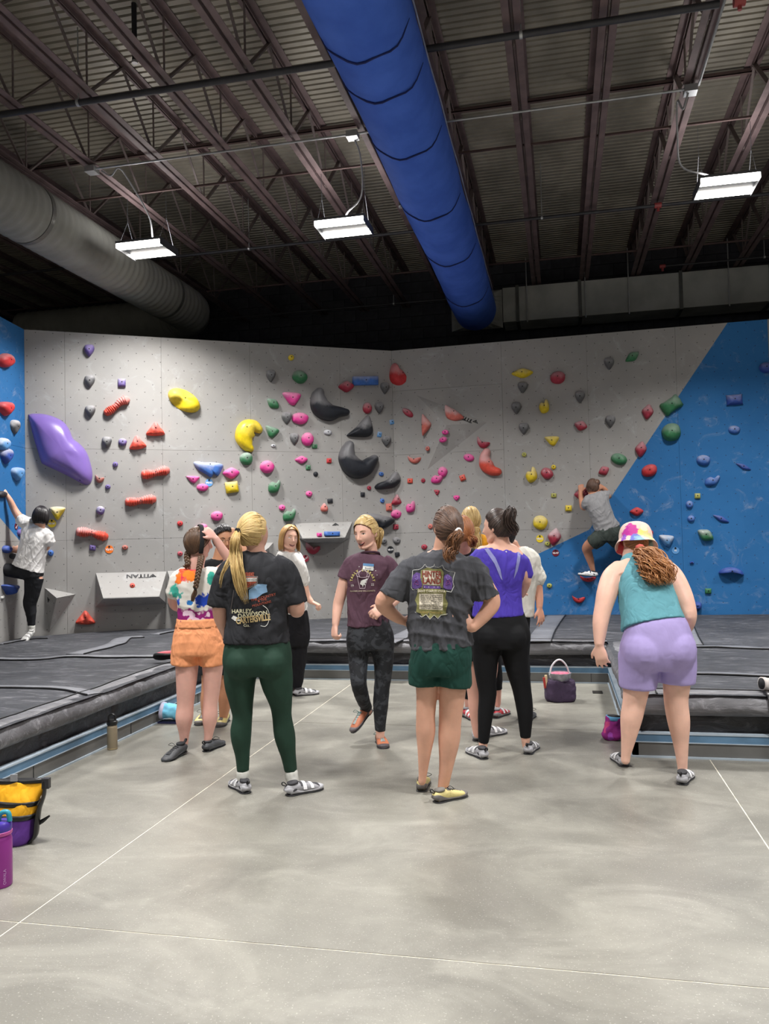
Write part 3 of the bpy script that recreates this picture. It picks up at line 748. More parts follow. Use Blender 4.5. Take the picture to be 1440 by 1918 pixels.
def spine(F, pts, h, c, label, bolt, chalk=.3, ribs=0, gloss=.45):
    """crescents and bone shapes: pts = (px, py, half width px) along a bent spine"""
    A = catmull([list(p) for p in pts], 6 if not ribs else 10); S = [F.px(a[0], a[1]) for a in A]
    sc = [a[2]*abs(F.px(a[0]+1, a[1])[0]-F.px(a[0], a[1])[0])*.5+a[2]*abs(F.px(a[0], a[1]+1)[1]-F.px(a[0], a[1])[1])*.5 for a in A]
    n = len(S); vs = []; fs = []; m = 13; C = np.mean(S, 0)
    # rounded ends
    def ext(i, j, k): d = np.array(S[i])-np.array(S[j]); d = d/np.linalg.norm(d); return tuple(np.array(S[i])+d*sc[i]*k)
    SS = [ext(0, 1, .75), ext(0, 1, .45)]+list(S)+[ext(-1, -2, .45), ext(-1, -2, .75)]; W = [sc[0]*.3, sc[0]*.75]+list(sc)+[sc[-1]*.75, sc[-1]*.3]
    HH = [.35, .8]+[1]*n+[.8, .35]; wm = max(W); n = len(SS)
    for i in range(n):
        d = np.array(SS[min(i+1, n-1)])-np.array(SS[max(i-1, 0)]); d = d/np.linalg.norm(d); q = np.array([-d[1], d[0]])
        rb = (1+.17*math.sin(i*1.75)) if ribs else 1; hh = h*HH[i]*(.55+.45*W[i]/wm)*rb
        for k in range(m):
            t = PI*k/(m-1); p = np.array(SS[i])+q*W[i]*math.cos(t)*(rb if ribs else 1); vs.append(F.pt(p[0], p[1], -.003+hh*math.sin(t)**.75))
    for i in range(n-1):
        for k in range(m-1): a = i*m+k; fs.append((a, a+1, a+1+m, a+m))
    fs.append(tuple(range(m))); fs.append(tuple(range((n-1)*m, n*m)))
    me = fixn(mesh('climbing_hold', vs, fs)); loc = F.pt(C[0], C[1], 0)
    o = link('climbing_hold', me, holdmat(c, chalk, gloss), None, loc); tag(o, label, 'climbing hold'); addbolt(o, F, F.px(*bolt), me, h)
    hold_count[0] += 1; return o
def text_mesh(txt, size=1.0, ext=0.0, bold=0.0, align='CENTER'):
    c = bpy.data.curves.new('t', 'FONT'); c.body = txt; c.size = size; c.align_x = align; c.align_y = 'CENTER'; c.offset = bold; c.resolution_u = 3; c.extrude = ext
    o = bpy.data.objects.new('t', c); COL.objects.link(o); dg = bpy.context.evaluated_depsgraph_get()
    me = bpy.data.meshes.new_from_object(o.evaluated_get(dg)); bpy.data.objects.remove(o); bpy.data.curves.remove(c); return me
def gradetag(F, x, y, w, c, txt, label, rot=0, tc=(245, 245, 245)):
    u, z = F.px(x, y); w_m = abs(F.px(x+w/2, y)[0]-F.px(x-w/2, y)[0])
    R = w*.5/1508*(F.pt(u, z)-EYE).dot(CF); loc = F.pt(u, z)
    q = MB(); q.tube([F.pt(u, z, -.002), F.pt(u, z, .006)], R, 24); o = q.build('grade_tag', mat('tag_'+c, HC[c], .5, 0, .03), None, loc); tag(o, label, 'grade tag')
    q = MB(); q.tube([F.pt(u, z+R*.68, .004), F.pt(u, z+R*.68, .012)], .012, 10); q.build('bolt_hole', M_BOLT, o)
    me = text_mesh(txt, R*.66, 0, R*.03); a = math.radians(rot)
    for v in me.vertices:
        X, Y = v.co.x*math.cos(a)-v.co.y*math.sin(a), v.co.x*math.sin(a)+v.co.y*math.cos(a); v.co = F.pt(u+X*(1 if F.s.dot(CR) > 0 else -1), z+Y-R*.05, .0085)
    link('tag_lettering', me, mat('tag_white', tc, .6), o, smooth=False); return o
# ---- left blue wall
H(FL, 'round', 8, 675, 26, 27, 0, 'rd', 'red round hold highest on the left blue wall, cut by the photo edge', chalk=.3)
H(FL, 'shield', 8, 766, 26, 27, 0, 'rd', 'red pointed hold on the left blue wall, below the red round one', chalk=.15)
H(FL, 'shield', 26, 800, 15, 27, 0, 'gy', 'grey teardrop hold alone on the left blue wall', chalk=.8)
H(FL, 'blob', 3, 832, 20, 24, 0, 'lb', 'chalk-whitened blue hold at the very left edge of the blue wall', chalk=.8)
H(FL, 'shield', 9, 855, 19, 30, 0, 'db', 'deep blue hold with chalky top at the left photo edge', chalk=.6)
H(FL, 'shield', 30, 888, 20, 25, 0, 'lb', 'light blue pointed hold above the raised hand of the left climber', chalk=.4)
H(FL, 'blob', 2, 926, 16, 13, 0, 'bk', 'black hold gripped by the left climber\'s raised hand', chalk=.1)
H(FL, 'blob', 11, 1029, 15, 15, 0, 'db', 'dark blue hold beside the left climber\'s lower hand', chalk=.1)
H(FL, 'blob', 24, 1042, 14, 11, 0, 'bk', 'dark hold under the left climber\'s lower hand', chalk=.1)
H(FL, 'blob', 37, 998, 10, 14, 0, 'pu', 'purple hold half hidden behind the left climber\'s white shirt', chalk=.1)
H(FL, 'tri', 13, 1104, 22, 20, 180, 'db', 'dark blue wedge hold by the left climber\'s raised foot', dz=.12, chalk=.05)
gradetag(FL, 30, 986, 12, 'dr', 'V6-V7', 'dark round grade tag on the left blue wall beside the white shirt', 40)
# ---- left half of the grey wall
P = [(53.5, 781), (56, 776.5), (61, 775), (81, 775.5), (101.7, 781), (119, 790.5), (130, 805), (137, 821.6), (149, 831), (161, 845), (168, 862), (173, 884), (172, 900), (167, 907), (156, 907), (130, 893), (103.5, 880), (82, 870), (76, 862), (64, 823)]
bigp = hold(F1, P, .17, 'pu', 'huge glossy purple wing-shaped hold at the left of the grey wall', (150, 900), chalk=.03, gloss=.22, cx=(118, 850), relax=10); bigp.data.materials[0] = mat('purple_gloss', (126, 102, 176), .32, 0, .04, 3, 0, 60, .5, .3)
H(F1, 'shield', 167, 657, 20, 23, 0, 'pu', 'purple hold highest on the left of the grey wall', chalk=.2)
H(F1, 'shield', 168, 715, 20, 24, 0, 'gy', 'dark grey shield hold, upper of the two stacked left of the ribbed red bone')
H(F1, 'shield', 169, 771, 20, 23, 0, 'gy', 'dark grey shield hold, lower of the two stacked left of the ribbed red bone')
H(F1, 'shield', 200, 829, 19, 22, 0, 'gy', 'dark grey shield hold left of the small purple one, beside the purple wing')
H(F1, 'cube', 228, 717, 15, 15, 0, 'pu', 'small squarish purple hold above the diagonal red bone', chalk=.5)
H(F1, 'blob', 229.5, 828, 16, 14, 0, 'pu', 'small chalky purple hold between grey shield and ribbed red triangle', chalk=.55)
H(F1, 'round', 216, 870, 10, 10, 0, 'pu', 'tiny round purple hold right of the purple wing', chalk=.2)
H(F1, 'round', 202, 912, 10, 9, 0, 'pu', 'tiny round purple hold beneath the brownish wedge', chalk=.2)
H(F1, 'blob', 188, 956, 16, 16, 0, 'pu', 'chalk-topped purple ball hold above the lowest ribbed bone', chalk=.8)
H(F1, 'cube', 173.5, 1026, 12, 10, -5, 'pu', 'tiny purple cube hold left of the orange tag', chalk=.1)
H(F1, 'round', 234, 1025.5, 12, 9, 0, 'br', 'tiny brick-red hold right of the orange tag', chalk=.1)
H(F1, 'smile', 186, 897.5, 18, 14, -10, 'br', 'small brownish-pink wedge hold just right of the purple wing tip')
spine(F1, [(200, 773, 7), (208, 768, 7.5), (217, 761, 5.5), (226, 753, 7), (236, 749, 9)], .09, 'co', 'ribbed coral-red bone hold tilted up to the right, highest of the bones', (216, 757), .35, 1)
spine(F1, [(271, 889, 9), (280, 888, 8), (291, 886, 6), (301, 883, 8), (311, 881, 9)], .09, 'co', 'ribbed coral-red bone hold below the two red triangles', (291, 884), .4, 1)
spine(F1, [(240, 940, 8), (250, 940, 8), (262, 938, 6), (274, 936, 8), (286, 935, 9)], .09, 'co', 'ribbed coral-red bone hold, third down, near the panel seam', (263, 937), .4, 1)
spine(F1, [(149, 996, 9), (160, 997, 9), (172, 998, 6), (184, 1002, 8), (196, 1005, 9)], .09, 'co', 'ribbed coral-red bone hold, lowest of the bones, above the orange tag', (172, 996), .45, 1)
H(F1, 'tri', 291, 804, 35, 26, 0, 'co', 'ribbed red triangular hold, upper right of the pair', dz=.08, ribs=90, chalk=.25)
H(F1, 'tri', 257, 829, 32, 26, 8, 'co', 'ribbed red triangular hold, lower left of the pair', dz=.08, ribs=90, chalk=.3)
H(F1, 'tri', 160, 1157, 37, 26, 0, 'co', 'ribbed red triangular hold low down by the mat', dz=.10, ribs=90, chalk=.05)
H(F1, 'round', 344.5, 750, 66, 37, -30, 'ye', 'large yellow oval pinch hold with scooped middle', dz=.13, bolt=(346, 747), chalk=.12, scoop=((355, 740, .09, .10), (334, 760, .08, .09), (345, 732, .06, .05)))
spine(F1, [(486, 806, 7), (475, 799, 12), (463, 804, 18), (457, 820, 17), (463, 835, 11), (470, 842, 6)], .14, 'ye', 'big yellow moon-shaped hold with a bite out of its right side', (459.5, 802), .06, gloss=.35)
H(F1, 'blob', 461, 859.5, 24, 24, 20, 'gn', 'green hold touching the bottom of the yellow moon hold', chalk=.45)
hold(F1, [(362, 867), (370, 864), (382, 866), (398, 866), (417, 870), (415, 880), (409, 891), (404, 890), (400, 888), (395, 894), (385, 888), (370, 879)], .075, 'bl', 'wide blue chalky hold with two knobs, above the blue tag', (392.6, 870), .55, cx=(393, 878))
H(F1, 'leaf', 432.5, 886, 32, 22, 0, 'pk', 'pink lens-shaped hold right of the wide blue hold')
H(F1, 'wedge', 361, 898, 25, 13, 0, 'pk', 'pink half-round hold under the left end of the wide blue hold')
H(F1, 'blob', 379, 913, 22, 14, 0, 'pk', 'pink oval hold lower left of the blue tag')
H(F1, 'cube', 434, 912.5, 24, 21, 8, 'ye', 'faceted yellow hold under the pink lens-shaped hold', dz=.07)
H(F1, 'blob', 406, 966.5, 22, 18, 10, 'pk', 'pink oval hold just above the man\'s raised hands')
H(F1, 'blob', 377, 990, 24, 17, 20, 'pk', 'pink hold half hidden behind the braided woman\'s head')
H(F1, 'round', 337, 980.5, 11, 10, 0, 'rd', 'tiny red hold left of the braided woman\'s head', chalk=.1)
H(F1, 'blob', 337, 1037, 10, 9, 0, 'cr', 'tiny dark red hold beside the braided woman\'s neck', chalk=.3)
H(F1, 'tri', 107.6, 961, 30, 25, 180, 'ye', 'large yellow hold right of the left climber\'s head, chalk-whitened on top', dz=.1, chalk=.7)
H(F1, 'blob', 95, 1036, 11, 12, 0, 'bl', 'small blue hold right of the left climber\'s waist', chalk=.1)
gradetag(F1, 97, 980.5, 15, 'ye', 'V0-V1', 'yellow grade tag beside the left climber\'s head', tc=(80, 70, 10))
gradetag(F1, 204.6, 1029, 15, 'or_', 'V2-V3', 'orange round grade tag beneath the lowest ribbed bone')
gradetag(F1, 391.5, 904, 14, 'lb', 'V4-V5', 'blue round grade tag under the wide blue hold')
# ---- middle
H(F1, 'round', 545, 670, 11, 11, 0, 'ye', 'tiny yellow hold highest in the middle of the grey wall', chalk=.3)
for x, y, w, h_, lab in [(507, 705, 18, 23, 'grey shield hold highest in the middle, left of a green one'), (536.6, 783.6, 19, 23, 'grey shield hold touching the left of a pink hold'), (551, 822.6, 17, 22, 'grey shield hold left of the round pink hold'),
        (720.5, 727.5, 17, 22, 'grey shield hold between blue bar and large red drop hold'), (709.7, 764.5, 17, 21, 'grey shield hold right of the short crimson hold'), (723, 826.7, 17, 20, 'grey shield hold right of the black triangular hold'),
        (979, 726, 19, 22, 'grey shield hold just under the topmost yellow hold'), (967, 765, 19, 23, 'grey shield hold left of the yellow notch hold'), (981, 803.5, 19, 22, 'grey shield hold lowest of the three in the right column'),
        (1086, 744, 19, 23, 'grey shield hold beside the long vertical seam, upper'), (1140.7, 681.6, 19, 23, 'grey shield hold left of the topmost green oval'), (1143, 790, 19, 23, 'grey shield hold right of the long vertical seam, level with crimson')]:
    H(F1 if x < 733 else F2, 'shield', x, y, w, h_, 0, 'gy', lab)
H(F1, 'blob', 561, 706.5, 28, 24, -15, 'gn', 'dark green bean hold highest in the middle')
H(F1, 'leaf', 511, 755.7, 27, 18, -40, 'gn', 'dark green leaf hold slanting down to the right')
H(F1, 'wedge', 508, 809.6, 27, 20, -15, 'gn', 'dark green wedge hold above a tiny white hold')
H(F1, 'kidney', 514, 911.7, 25, 22, 10, 'gn', 'green square-shouldered hold below the round pink hold')
H(F1, 'kidney', 542, 965, 27, 20, 15, 'gn', 'green curved hold above the smiling bob-haired woman')
H(F1, 'cube', 589, 836, 10, 8, 0, 'gn', 'tiny green hold under the round pink hold'); H(F1, 'cube', 577, 875.6, 9, 9, 0, 'gn', 'tiny green cube hold lower right of the pink fish-shaped hold')
H(F1, 'wedge', 546, 747, 35, 24, 0, 'pk', 'pink wedge hold, uppermost pink in the middle'); H(F1, 'blob', 561.5, 784, 31, 22, 0, 'pk', 'pink hold right of a grey shield, second pink down')
H(F1, 'round', 575.6, 822.6, 23, 25, 0, 'pk', 'round pink hold right of a grey shield'); H(F1, 'leaf', 564, 861, 24, 15, 0, 'pk', 'pink fish-shaped hold beneath the round pink one')
H(F1, 'round', 500, 874.5, 27, 24, 0, 'pk', 'large round pink hold right of the yellow moon hold'); H(F1, 'blob', 578.5, 925, 12, 11, 0, 'pk', 'small pink hold below the black button')
H(F1, 'blob', 528, 951, 12, 11, 0, 'pk', 'small pink hold upper left of the curved green hold')
H(F1, 'shield', 607, 950, 14, 16, 180, 'sa', 'small dusty pink pointed hold under the small black cube', chalk=.4); H(F1, 'blob', 613.5, 810, 15, 10, 0, 'wh', 'small white oval hold in a patch of chalk', chalk=.3)
H(F1, 'blob', 511.7, 835, 9, 6, 0, 'wh', 'tiny white hold beneath the green wedge', chalk=.1); H(F1, 'round', 591, 888, 9, 9, 0, 'bk', 'small round black button hold under the tiny green cube', chalk=0)
H(F1, 'cube', 618, 938, 10, 8, 5, 'bk', 'small black cube hold above the dusty pink one', chalk=.1); H(F1, 'cube', 616, 863, 9, 9, 0, 'rd', 'tiny red cube hold right of the pink fish-shaped hold', chalk=.1)
spine(F1, [(598, 733, 8), (595, 745, 14), (600, 763, 18), (616, 773, 16), (634, 772, 10), (649, 773, 6)], .17, 'bk', 'large matte black boomerang hold, highest of the black set', (607, 764), .22)
hold(F1, [(687.5, 778), (693, 783), (697.5, 803), (696, 811), (692, 817), (680, 819), (653, 817.5), (650, 814), (667, 800), (677, 788)], .11, 'bk', 'matte black triangular fin hold between two crescents', (671, 806), .3)
spine(F1, [(654, 832, 8), (650, 845, 13), (650, 860, 17), (662, 876, 19), (680, 878, 16), (694, 866, 11), (701, 858, 7)], .18, 'bk', 'largest matte black crescent hold opening up to the right', (664, 884), .2)
hold(F1, [(743, 883.5), (748.5, 892), (747.7, 902.6), (738, 913), (722, 916), (707, 917), (701, 913), (707, 905.7), (725.6, 898), (735, 887)], .11, 'bk', 'matte black leaf hold across the wall corner', (728, 902), .35)
hold(F1, [(680, 964.5), (698, 961.5), (722.5, 967), (736, 971), (738, 977.5), (725.6, 986.7), (712, 991), (698, 984)], .12, 'bk', 'matte black hold rising behind the laughing woman\'s head', (716, 976), .3)
H(F1, 'leaf', 648, 724, 30, 22, 0, 'cr', 'crimson lens hold touching the blue bar'); H(F1, 'rect', 683, 714, 47, 16, 1, 'bl', 'pale blue rectangular bar hold', dz=.07, chalk=.45, flat=True)
hold(F1, [(738, 680), (741.7, 688), (750, 695), (756.7, 701.7), (763, 713), (758, 723), (745, 725), (731.7, 715), (729, 701.7), (731.7, 686.7)], .13, 'rd', 'large red teardrop hold at the wall corner, highest red', (749, 701), .3)
H(F1, 'round', 687.5, 764.5, 17, 21, 0, 'cr', 'short crimson oval hold beside a grey shield', chalk=.4)
H(F1, 'cube', 733.7, 790.5, 8, 9, 10, 'lb', 'faint pale blue square hold right at the corner seam', dz=.02, chalk=.7); H(F1, 'cube', 710.5, 813.7, 8, 10, -10, 'lb', 'faint pale blue square hold beside a grey shield', dz=.02, chalk=.7)
H(F1, 'blob', 713.7, 888, 9, 8, 0, 'bl', 'tiny blue hold above the black leaf hold', chalk=.1); H(F1, 'blob', 715.6, 938, 8, 9, 0, 'bl', 'tiny blue hold left of the crimson fin', chalk=.1)
H(F1, 'round', 691, 914, 8, 8, 0, 'cr', 'tiny dark red hold left of the black leaf hold', chalk=.1); H(F1, 'cube', 679, 926, 8, 8, 0, 'bk', 'tiny black hold lower left of the black leaf hold', chalk=0)
H(F1, 'tri', 742.4, 936, 19, 20, 0, 'cr', 'crimson fin hold above a red block', chalk=.4); H(F1, 'cube', 728, 950, 11, 14, 3, 'sa', 'small red block hold beside the crimson fin', chalk=.1)
H(F1, 'blob', 741.6, 963, 19, 17, 0, 'pk', 'pink oval hold right above the end of the black hold'); H(F1, 'cube', 741, 987, 10, 10, 0, 'cr', 'small crimson cube hold right of the laughing woman\'s head', chalk=.1)
H(F1, 'round', 718, 1013.4, 12, 12, 0, 'gy', 'small dark grey ring hold beside the laughing woman\'s ponytail', chalk=.5); H(F1, 'round', 742.7, 1012.6, 15, 13, -30, 'gy', 'shiny grey oval hold above the black tag', chalk=.6)
gradetag(F1, 731, 1029.5, 13, 'bk', 'V8-V9', 'black round grade tag above the laughing woman\'s shoulder'); H(F1, 'cube', 744, 1038.6, 9, 9, 8, 'bk', 'small black cube hold below right of the black tag', chalk=0)
H(F1, 'smile', 585, 1027.6, 28, 21, -8, 'cr', 'crimson fan-shaped hold under the centre ledge volume', chalk=.4)
gradetag(F1, 572, 1046, 13, 'cr', 'V6-V7', 'crimson round grade tag right of the bob-haired woman', 30)
# ---- right facet
H(F2, 'round', 763.7, 773, 24, 12, -38, 'cr', 'narrow dusty crimson hold slanting, left of the triangle volume', chalk=.4); H(F2, 'smile', 776, 861, 25, 14, 0, 'sa', 'dusty crimson smile-shaped hold left of the triangle volume tip', chalk=.4)
H(F2, 'cube', 768, 900.7, 10, 9, 0, 'co', 'tiny orange-red cube hold right of the black leaf hold', chalk=.1); H(F2, 'round', 792.5, 900, 8, 8, 0, 'cr', 'tiny dark red round hold right of the orange-red cube', chalk=0)
H(F2, 'blob', 829, 884, 17, 20, -15, 'pk', 'pink oval hold, upper of the touching pair'); H(F2, 'kidney', 819, 897, 24, 16, 5, 'pk', 'pink hold, lower of the touching pair')
H(F2, 'wedge', 818, 922.5, 11, 10, 0, 'cr', 'tiny dark crimson hold beneath the pink pair', chalk=.1); H(F2, 'shield', 855, 933, 12, 10, 0, 'pk', 'tiny raspberry hold above the ponytailed women', chalk=.1)
H(F2, 'kidney', 769.6, 950, 21, 18, 25, 'pk', 'pink curved hold right of the corner seam'); H(F2, 'blob', 794.6, 1024.6, 11, 10, 0, 'cr', 'tiny crimson hold left of the grey-shirted woman\'s neck', chalk=.1)
H(F2, 'round', 806, 986, 9, 10, 0, 'sa', 'tiny dusty pink hold at the grey-shirted woman\'s hair edge', chalk=.3)
H(F2, 'smile', 904, 830, 26, 18, -20, 'cr', 'crimson half-moon hold above the red crescent', chalk=.35)
spine(F2, [(912, 845, 7), (908, 857, 10), (911, 871, 13), (921, 881, 10), (934, 884, 7)], .11, 'co', 'large red crescent hold at the panel seam, cupping to the right', (917, 866), .45)
H(F2, 'round', 878, 857, 20, 14, -12, 'pk', 'pink oval hold right of the triangle volume'); H(F2, 'cube', 866.4, 895, 11, 11, 20, 'co', 'tiny orange-red hold left of the red crescent', chalk=.2)
H(F2, 'leaf', 978, 699, 41, 19, 3, 'ye', 'yellow lens hold, topmost yellow on the right'); H(F2, 'blob', 1044.5, 707.6, 28, 24, 20, 'cr', 'crimson rounded hold right of the topmost yellow hold', chalk=.3)
H(F2, 'kidney', 1019.7, 762, 22, 22, 30, 'ye', 'yellow notched hold, second yellow down'); H(F2, 'wedge', 1033.7, 826, 27, 18, 5, 'ye', 'yellow wedge hold, third yellow down')
H(F2, 'leaf', 1087.5, 797, 25, 20, -20, 'cr', 'crimson leaf hold at the long vertical seam', chalk=.5); H(F2, 'round', 981.6, 851.6, 9, 9, 0, 'yg', 'tiny yellow hold under the lowest grey shield in the right column', chalk=.2)
H(F2, 'round', 1036.7, 875, 9, 9, 0, 'ye', 'tiny yellow hold above the dark crimson hold', chalk=.2); H(F2, 'kidney', 996, 890, 26, 23, 40, 'ye', 'yellow curled hold left of the dark crimson hold')
H(F2, 'blob', 1024, 887, 24, 21, -30, 'cr', 'glossy crimson hold right of the yellow curled hold', chalk=.2, gloss=.3); H(F2, 'cube', 1037, 928, 10, 8, 0, 'yg', 'tiny dull yellow hold below the glossy crimson hold', chalk=.2)
H(F2, 'cube', 1064.7, 952, 12, 11, 0, 'ye', 'small yellow square hold left of the right climber\'s elbow', chalk=.2); H(F2, 'blob', 1011.7, 979, 27, 27, 0, 'ye', 'yellow star-like hold above the yellow tag', dz=.07)
gradetag(F2, 1011, 1009, 14, 'ye', 'V0-V1', 'yellow round grade tag beneath the star-like yellow hold', tc=(80, 70, 10)); H(F2, 'blob', 1025.4, 1018.6, 11, 9, 0, 'yg', 'tiny dull yellow hold right below the yellow tag', chalk=.1)
H(F2, 'leaf', 1038, 1005, 25, 34, -12, 'cr', 'tall dusty crimson hold right of the yellow tag', chalk=.6); gradetag(F2, 1040.5, 1035.6, 13, 'dr', 'V6-V7', 'dark red round grade tag on the blue edge beneath the tall crimson hold')
H(F2, 'blob', 1028.7, 1097, 10, 9, 0, 'yg', 'tiny yellow hold low on the blue paint', chalk=.1); H(F2, 'smile', 1083.5, 1122.5, 24, 14, 0, 'rd', 'red pointed hold lowest on the blue, near the mat', chalk=.1)
H(F2, 'leaf', 1088, 926, 26, 22, 0, 'cr', 'crimson hold gripped by the right climber\'s left hand', chalk=.2); H(F2, 'blob', 1101, 922, 18, 20, 0, 'dr', 'dark maroon hold behind the right climber\'s head', chalk=.05)
H(F2, 'wedge', 1128, 926, 16, 14, 0, 'bk', 'dark hold under the right climber\'s right hand', chalk=.05)
H(F2, 'smile', 1101, 1084, 30, 12, 0, 'rd', 'red hold under the right climber\'s striped shoe', dz=.13, chalk=.05)
H(F2, 'leaf', 1183.6, 668.5, 30, 17, 33, 'gn', 'dark green lens hold, highest green on the right', chalk=.3); H(F2, 'leaf', 1212.6, 771, 22, 30, -10, 'cr', 'crimson diamond hold left of the upper big green hold', chalk=.4)
H(F2, 'rect', 1257, 759, 38, 24, 35, 'gn', 'big green block hold on the paint edge, upper of two', sub=2, dz=.11, chalk=.25); H(F2, 'blob', 1257, 810, 36, 34, 30, 'gn', 'big green faceted hold on blue, lower of two', dz=.12, chalk=.25)
H(F2, 'leaf', 1200, 841, 22, 31, -8, 'cr', 'crimson hold on the paint edge below the big green pair', chalk=.35); H(F2, 'round', 1159, 860, 31, 21, -15, 'gn', 'dark green oval dish hold left of the paint edge', chalk=.2)
H(F2, 'leaf', 1130.7, 881.7, 22, 18, 25, 'cr', 'crimson lens hold above the right climber\'s head', chalk=.3); H(F2, 'blob', 1216, 881.7, 30, 23, 25, 'rd', 'red heart-like hold just inside the blue paint', chalk=.1)
H(F2, 'leaf', 1192, 958, 26, 17, 0, 'rd', 'dark red lens hold on blue above the tie-dye hat', chalk=.1); H(F2, 'blob', 1214, 999, 18, 16, 0, 'rd', 'red hold peeking out behind the tie-dye hat', chalk=.1)
H(F2, 'cube', 1375, 749, 30, 19, 5, 'db', 'blue blocky hold, second highest at the right edge', sub=2, chalk=.3); H(F2, 'round', 1434, 689, 26, 20, 0, 'db', 'blue round hold highest at the right photo edge', chalk=.2)
H(F2, 'blob', 1374.6, 805, 22, 15, 0, 'bl', 'chalky blue half-round hold, third down at the right', chalk=.6); H(F2, 'blob', 1317, 862, 26, 19, 0, 'bl', 'blue oval hold with chalky left side', chalk=.5)
H(F2, 'leaf', 1392, 874, 31, 9, -24, 'db', 'thin blue sliver hold slanting down, upper one', chalk=.2); H(F2, 'kidney', 1334, 900.5, 30, 17, 8, 'bl', 'blue cap-shaped hold left of a chalk smear', chalk=.4)
H(F2, 'cube', 1306, 929, 11, 10, 0, 'yg', 'tiny yellow-green hold among the blue ones', chalk=.3); H(F2, 'round', 1291, 945, 14, 14, 0, 'bl', 'small round chalky blue hold, upper of a pair', chalk=.5)
H(F2, 'round', 1294, 971.5, 14, 12, 0, 'bl', 'small round chalky blue hold, lower of a pair', chalk=.4); H(F2, 'leaf', 1350, 971.5, 33, 10, -25, 'db', 'thin blue sliver hold slanting down, lower one', chalk=.2)
H(F2, 'leaf', 1321, 1002, 34, 23, -32, 'gn', 'bright green dual-texture hold with pale ring', chalk=.55, gloss=.3); H(F2, 'wedge', 1248, 1013, 28, 22, 0, 'lb', 'blue hold with chalk-white top, right of the tie-dye hat', chalk=.8)
gradetag(F2, 1265, 1031, 13, 'lb', 'V1', 'light blue grade tag right of the tie-dye hat'); H(F2, 'blob', 1295.5, 1054, 8, 5, 0, 'db', 'tiny dark blue hold below the blue grade tag', chalk=0)
H(F2, 'smile', 1369, 1070, 47, 15, 180, 'db', 'long low blue ledge hold near the right edge', dz=.1, chalk=.1); H(F2, 'cube', 1326, 1107, 12, 10, 0, 'gn', 'small green hold low on the blue paint', chalk=.1)
H(F2, 'blob', 1305, 1135, 18, 16, 20, 'db', 'dark blue hold at the mat, right of the lavender shorts', dz=.1, chalk=.05)

# ================================================================ plywood volumes
M_VOL = wallmat('volume_grey', []); M_LOGO = mat('logo_dark', (66, 66, 68), .8)
def volume(F, basep, top, height, label, faces, holes=True):
    """basep: outline pixels on the wall; top: pixels of raised corners, lifted height metres off the wall"""
    B = [F.wp(x, y, -.003) for x, y in basep]
    T = []
    for (x, y) in top:
        r = ray(x, y); t = ((F.o+F.n*height)-EYE).dot(F.n)/r.dot(F.n); T.append(EYE+r*t)
    c = sum(B, V())/len(B); r0 = empty('wall_volume', F.wp(*basep[0]), label, 'climbing volume')
    A = B+T; back = tuple(range(len(B)))
    for f in faces:
        P = [A[i] for i in f]; n = (P[1]-P[0]).cross(P[2]-P[0]).normalized()
        if n.dot(sum(P, V())/len(P)-(c-F.n*.3)) < 0: n = -n
        me = fixn(mesh('panel', P+[p-n*.012 for p in P], [tuple(range(len(P))), tuple(range(2*len(P)-1, len(P)-1, -1))]+[(i, (i+1) % len(P), len(P)+(i+1) % len(P), len(P)+i) for i in range(len(P))]))
        uvl = me.uv_layers.new(name='UV'); ax = (P[1]-P[0]).normalized(); ay = n.cross(ax)
        for lp in me.loops: p = me.vertices[lp.vertex_index].co; uvl.data[lp.index].uv = ((p-P[0]).dot(ax)+.06, (p-P[0]).dot(ay)+.04)
        link('volume_panel', me, M_VOL, r0, smooth=False)
    return r0, A
def plane_text(parent, txt, P0, ax, ay, size, m, sx=1, sy=1, bold=.0, logo=True):
    me = text_mesh(txt, size, 0, bold*size)
    for v in me.vertices: v.co = P0+ax*v.co.x*sx+ay*v.co.y*sy
    link('logo_lettering', me, m, parent, smooth=False)
def logo_mark(parent, P0, ax, ay, s, m):
    """triangular line emblem"""
    pts = [(-.9, -.5), (0, .55), (.9, -.5), (.62, -.5), (0, .22), (-.35, -.2), (.0, -.2), (.28, -.5), (-.9, -.5)]
    q = MB(); n = ax.cross(ay)
    for i in range(len(pts)-1):
        a, b = pts[i], pts[i+1]; a3, b3 = P0+ax*a[0]*s+ay*a[1]*s, P0+ax*b[0]*s+ay*b[1]*s
        if (b3-a3).length < 1e-5: continue
        q.tube([a3, b3], s*.09, 4)
    q.build('logo_mark', m, parent, smooth=False)
v1, A = volume(F1, [(83.4, 1101), (141.8, 1113), (91.4, 1186)], [(106, 1120)], .2, 'small grey triangular volume low on the wall beside the left climber', [(0, 1, 3), (1, 2, 3), (2, 0, 3)])
fc = (A[0]+A[3]+A[2])/3; e1 = (A[2]-A[0]).normalized(); nn = (A[3]-A[0]).cross(e1).normalized(); 
if nn.dot(EYE-fc) < 0: nn = -nn
logo_mark(v1, A[0]*.52+A[3]*.28+A[2]*.2+nn*.004, e1, nn.cross(e1), .035, M_LOGO)
v2, A = volume(F1, [(179.4, 1073), (312, 1070), (312.6, 1131), (179, 1137)], [(193.5, 1121), (298, 1117.5)], .32, 'wide grey box volume with dark upside-down lettering, right above the mat', [(0, 1, 5, 4), (1, 2, 5), (2, 3, 4, 5), (3, 0, 4)])
ax = (A[1]-A[0]).normalized(); dn = ((A[4]+A[5])/2-(A[0]+A[1])/2).normalized(); nn = ax.cross(dn).normalized()
if nn.dot(EYE-A[0]) < 0: nn = -nn
Lw = (A[1]-A[0]).length; p0 = A[0]+ax*(Lw*.595)+dn*.075+nn*.004
plane_text(v2, 'TITAN', p0, -ax, dn, .09, M_LOGO, 1.15, 1, .03)
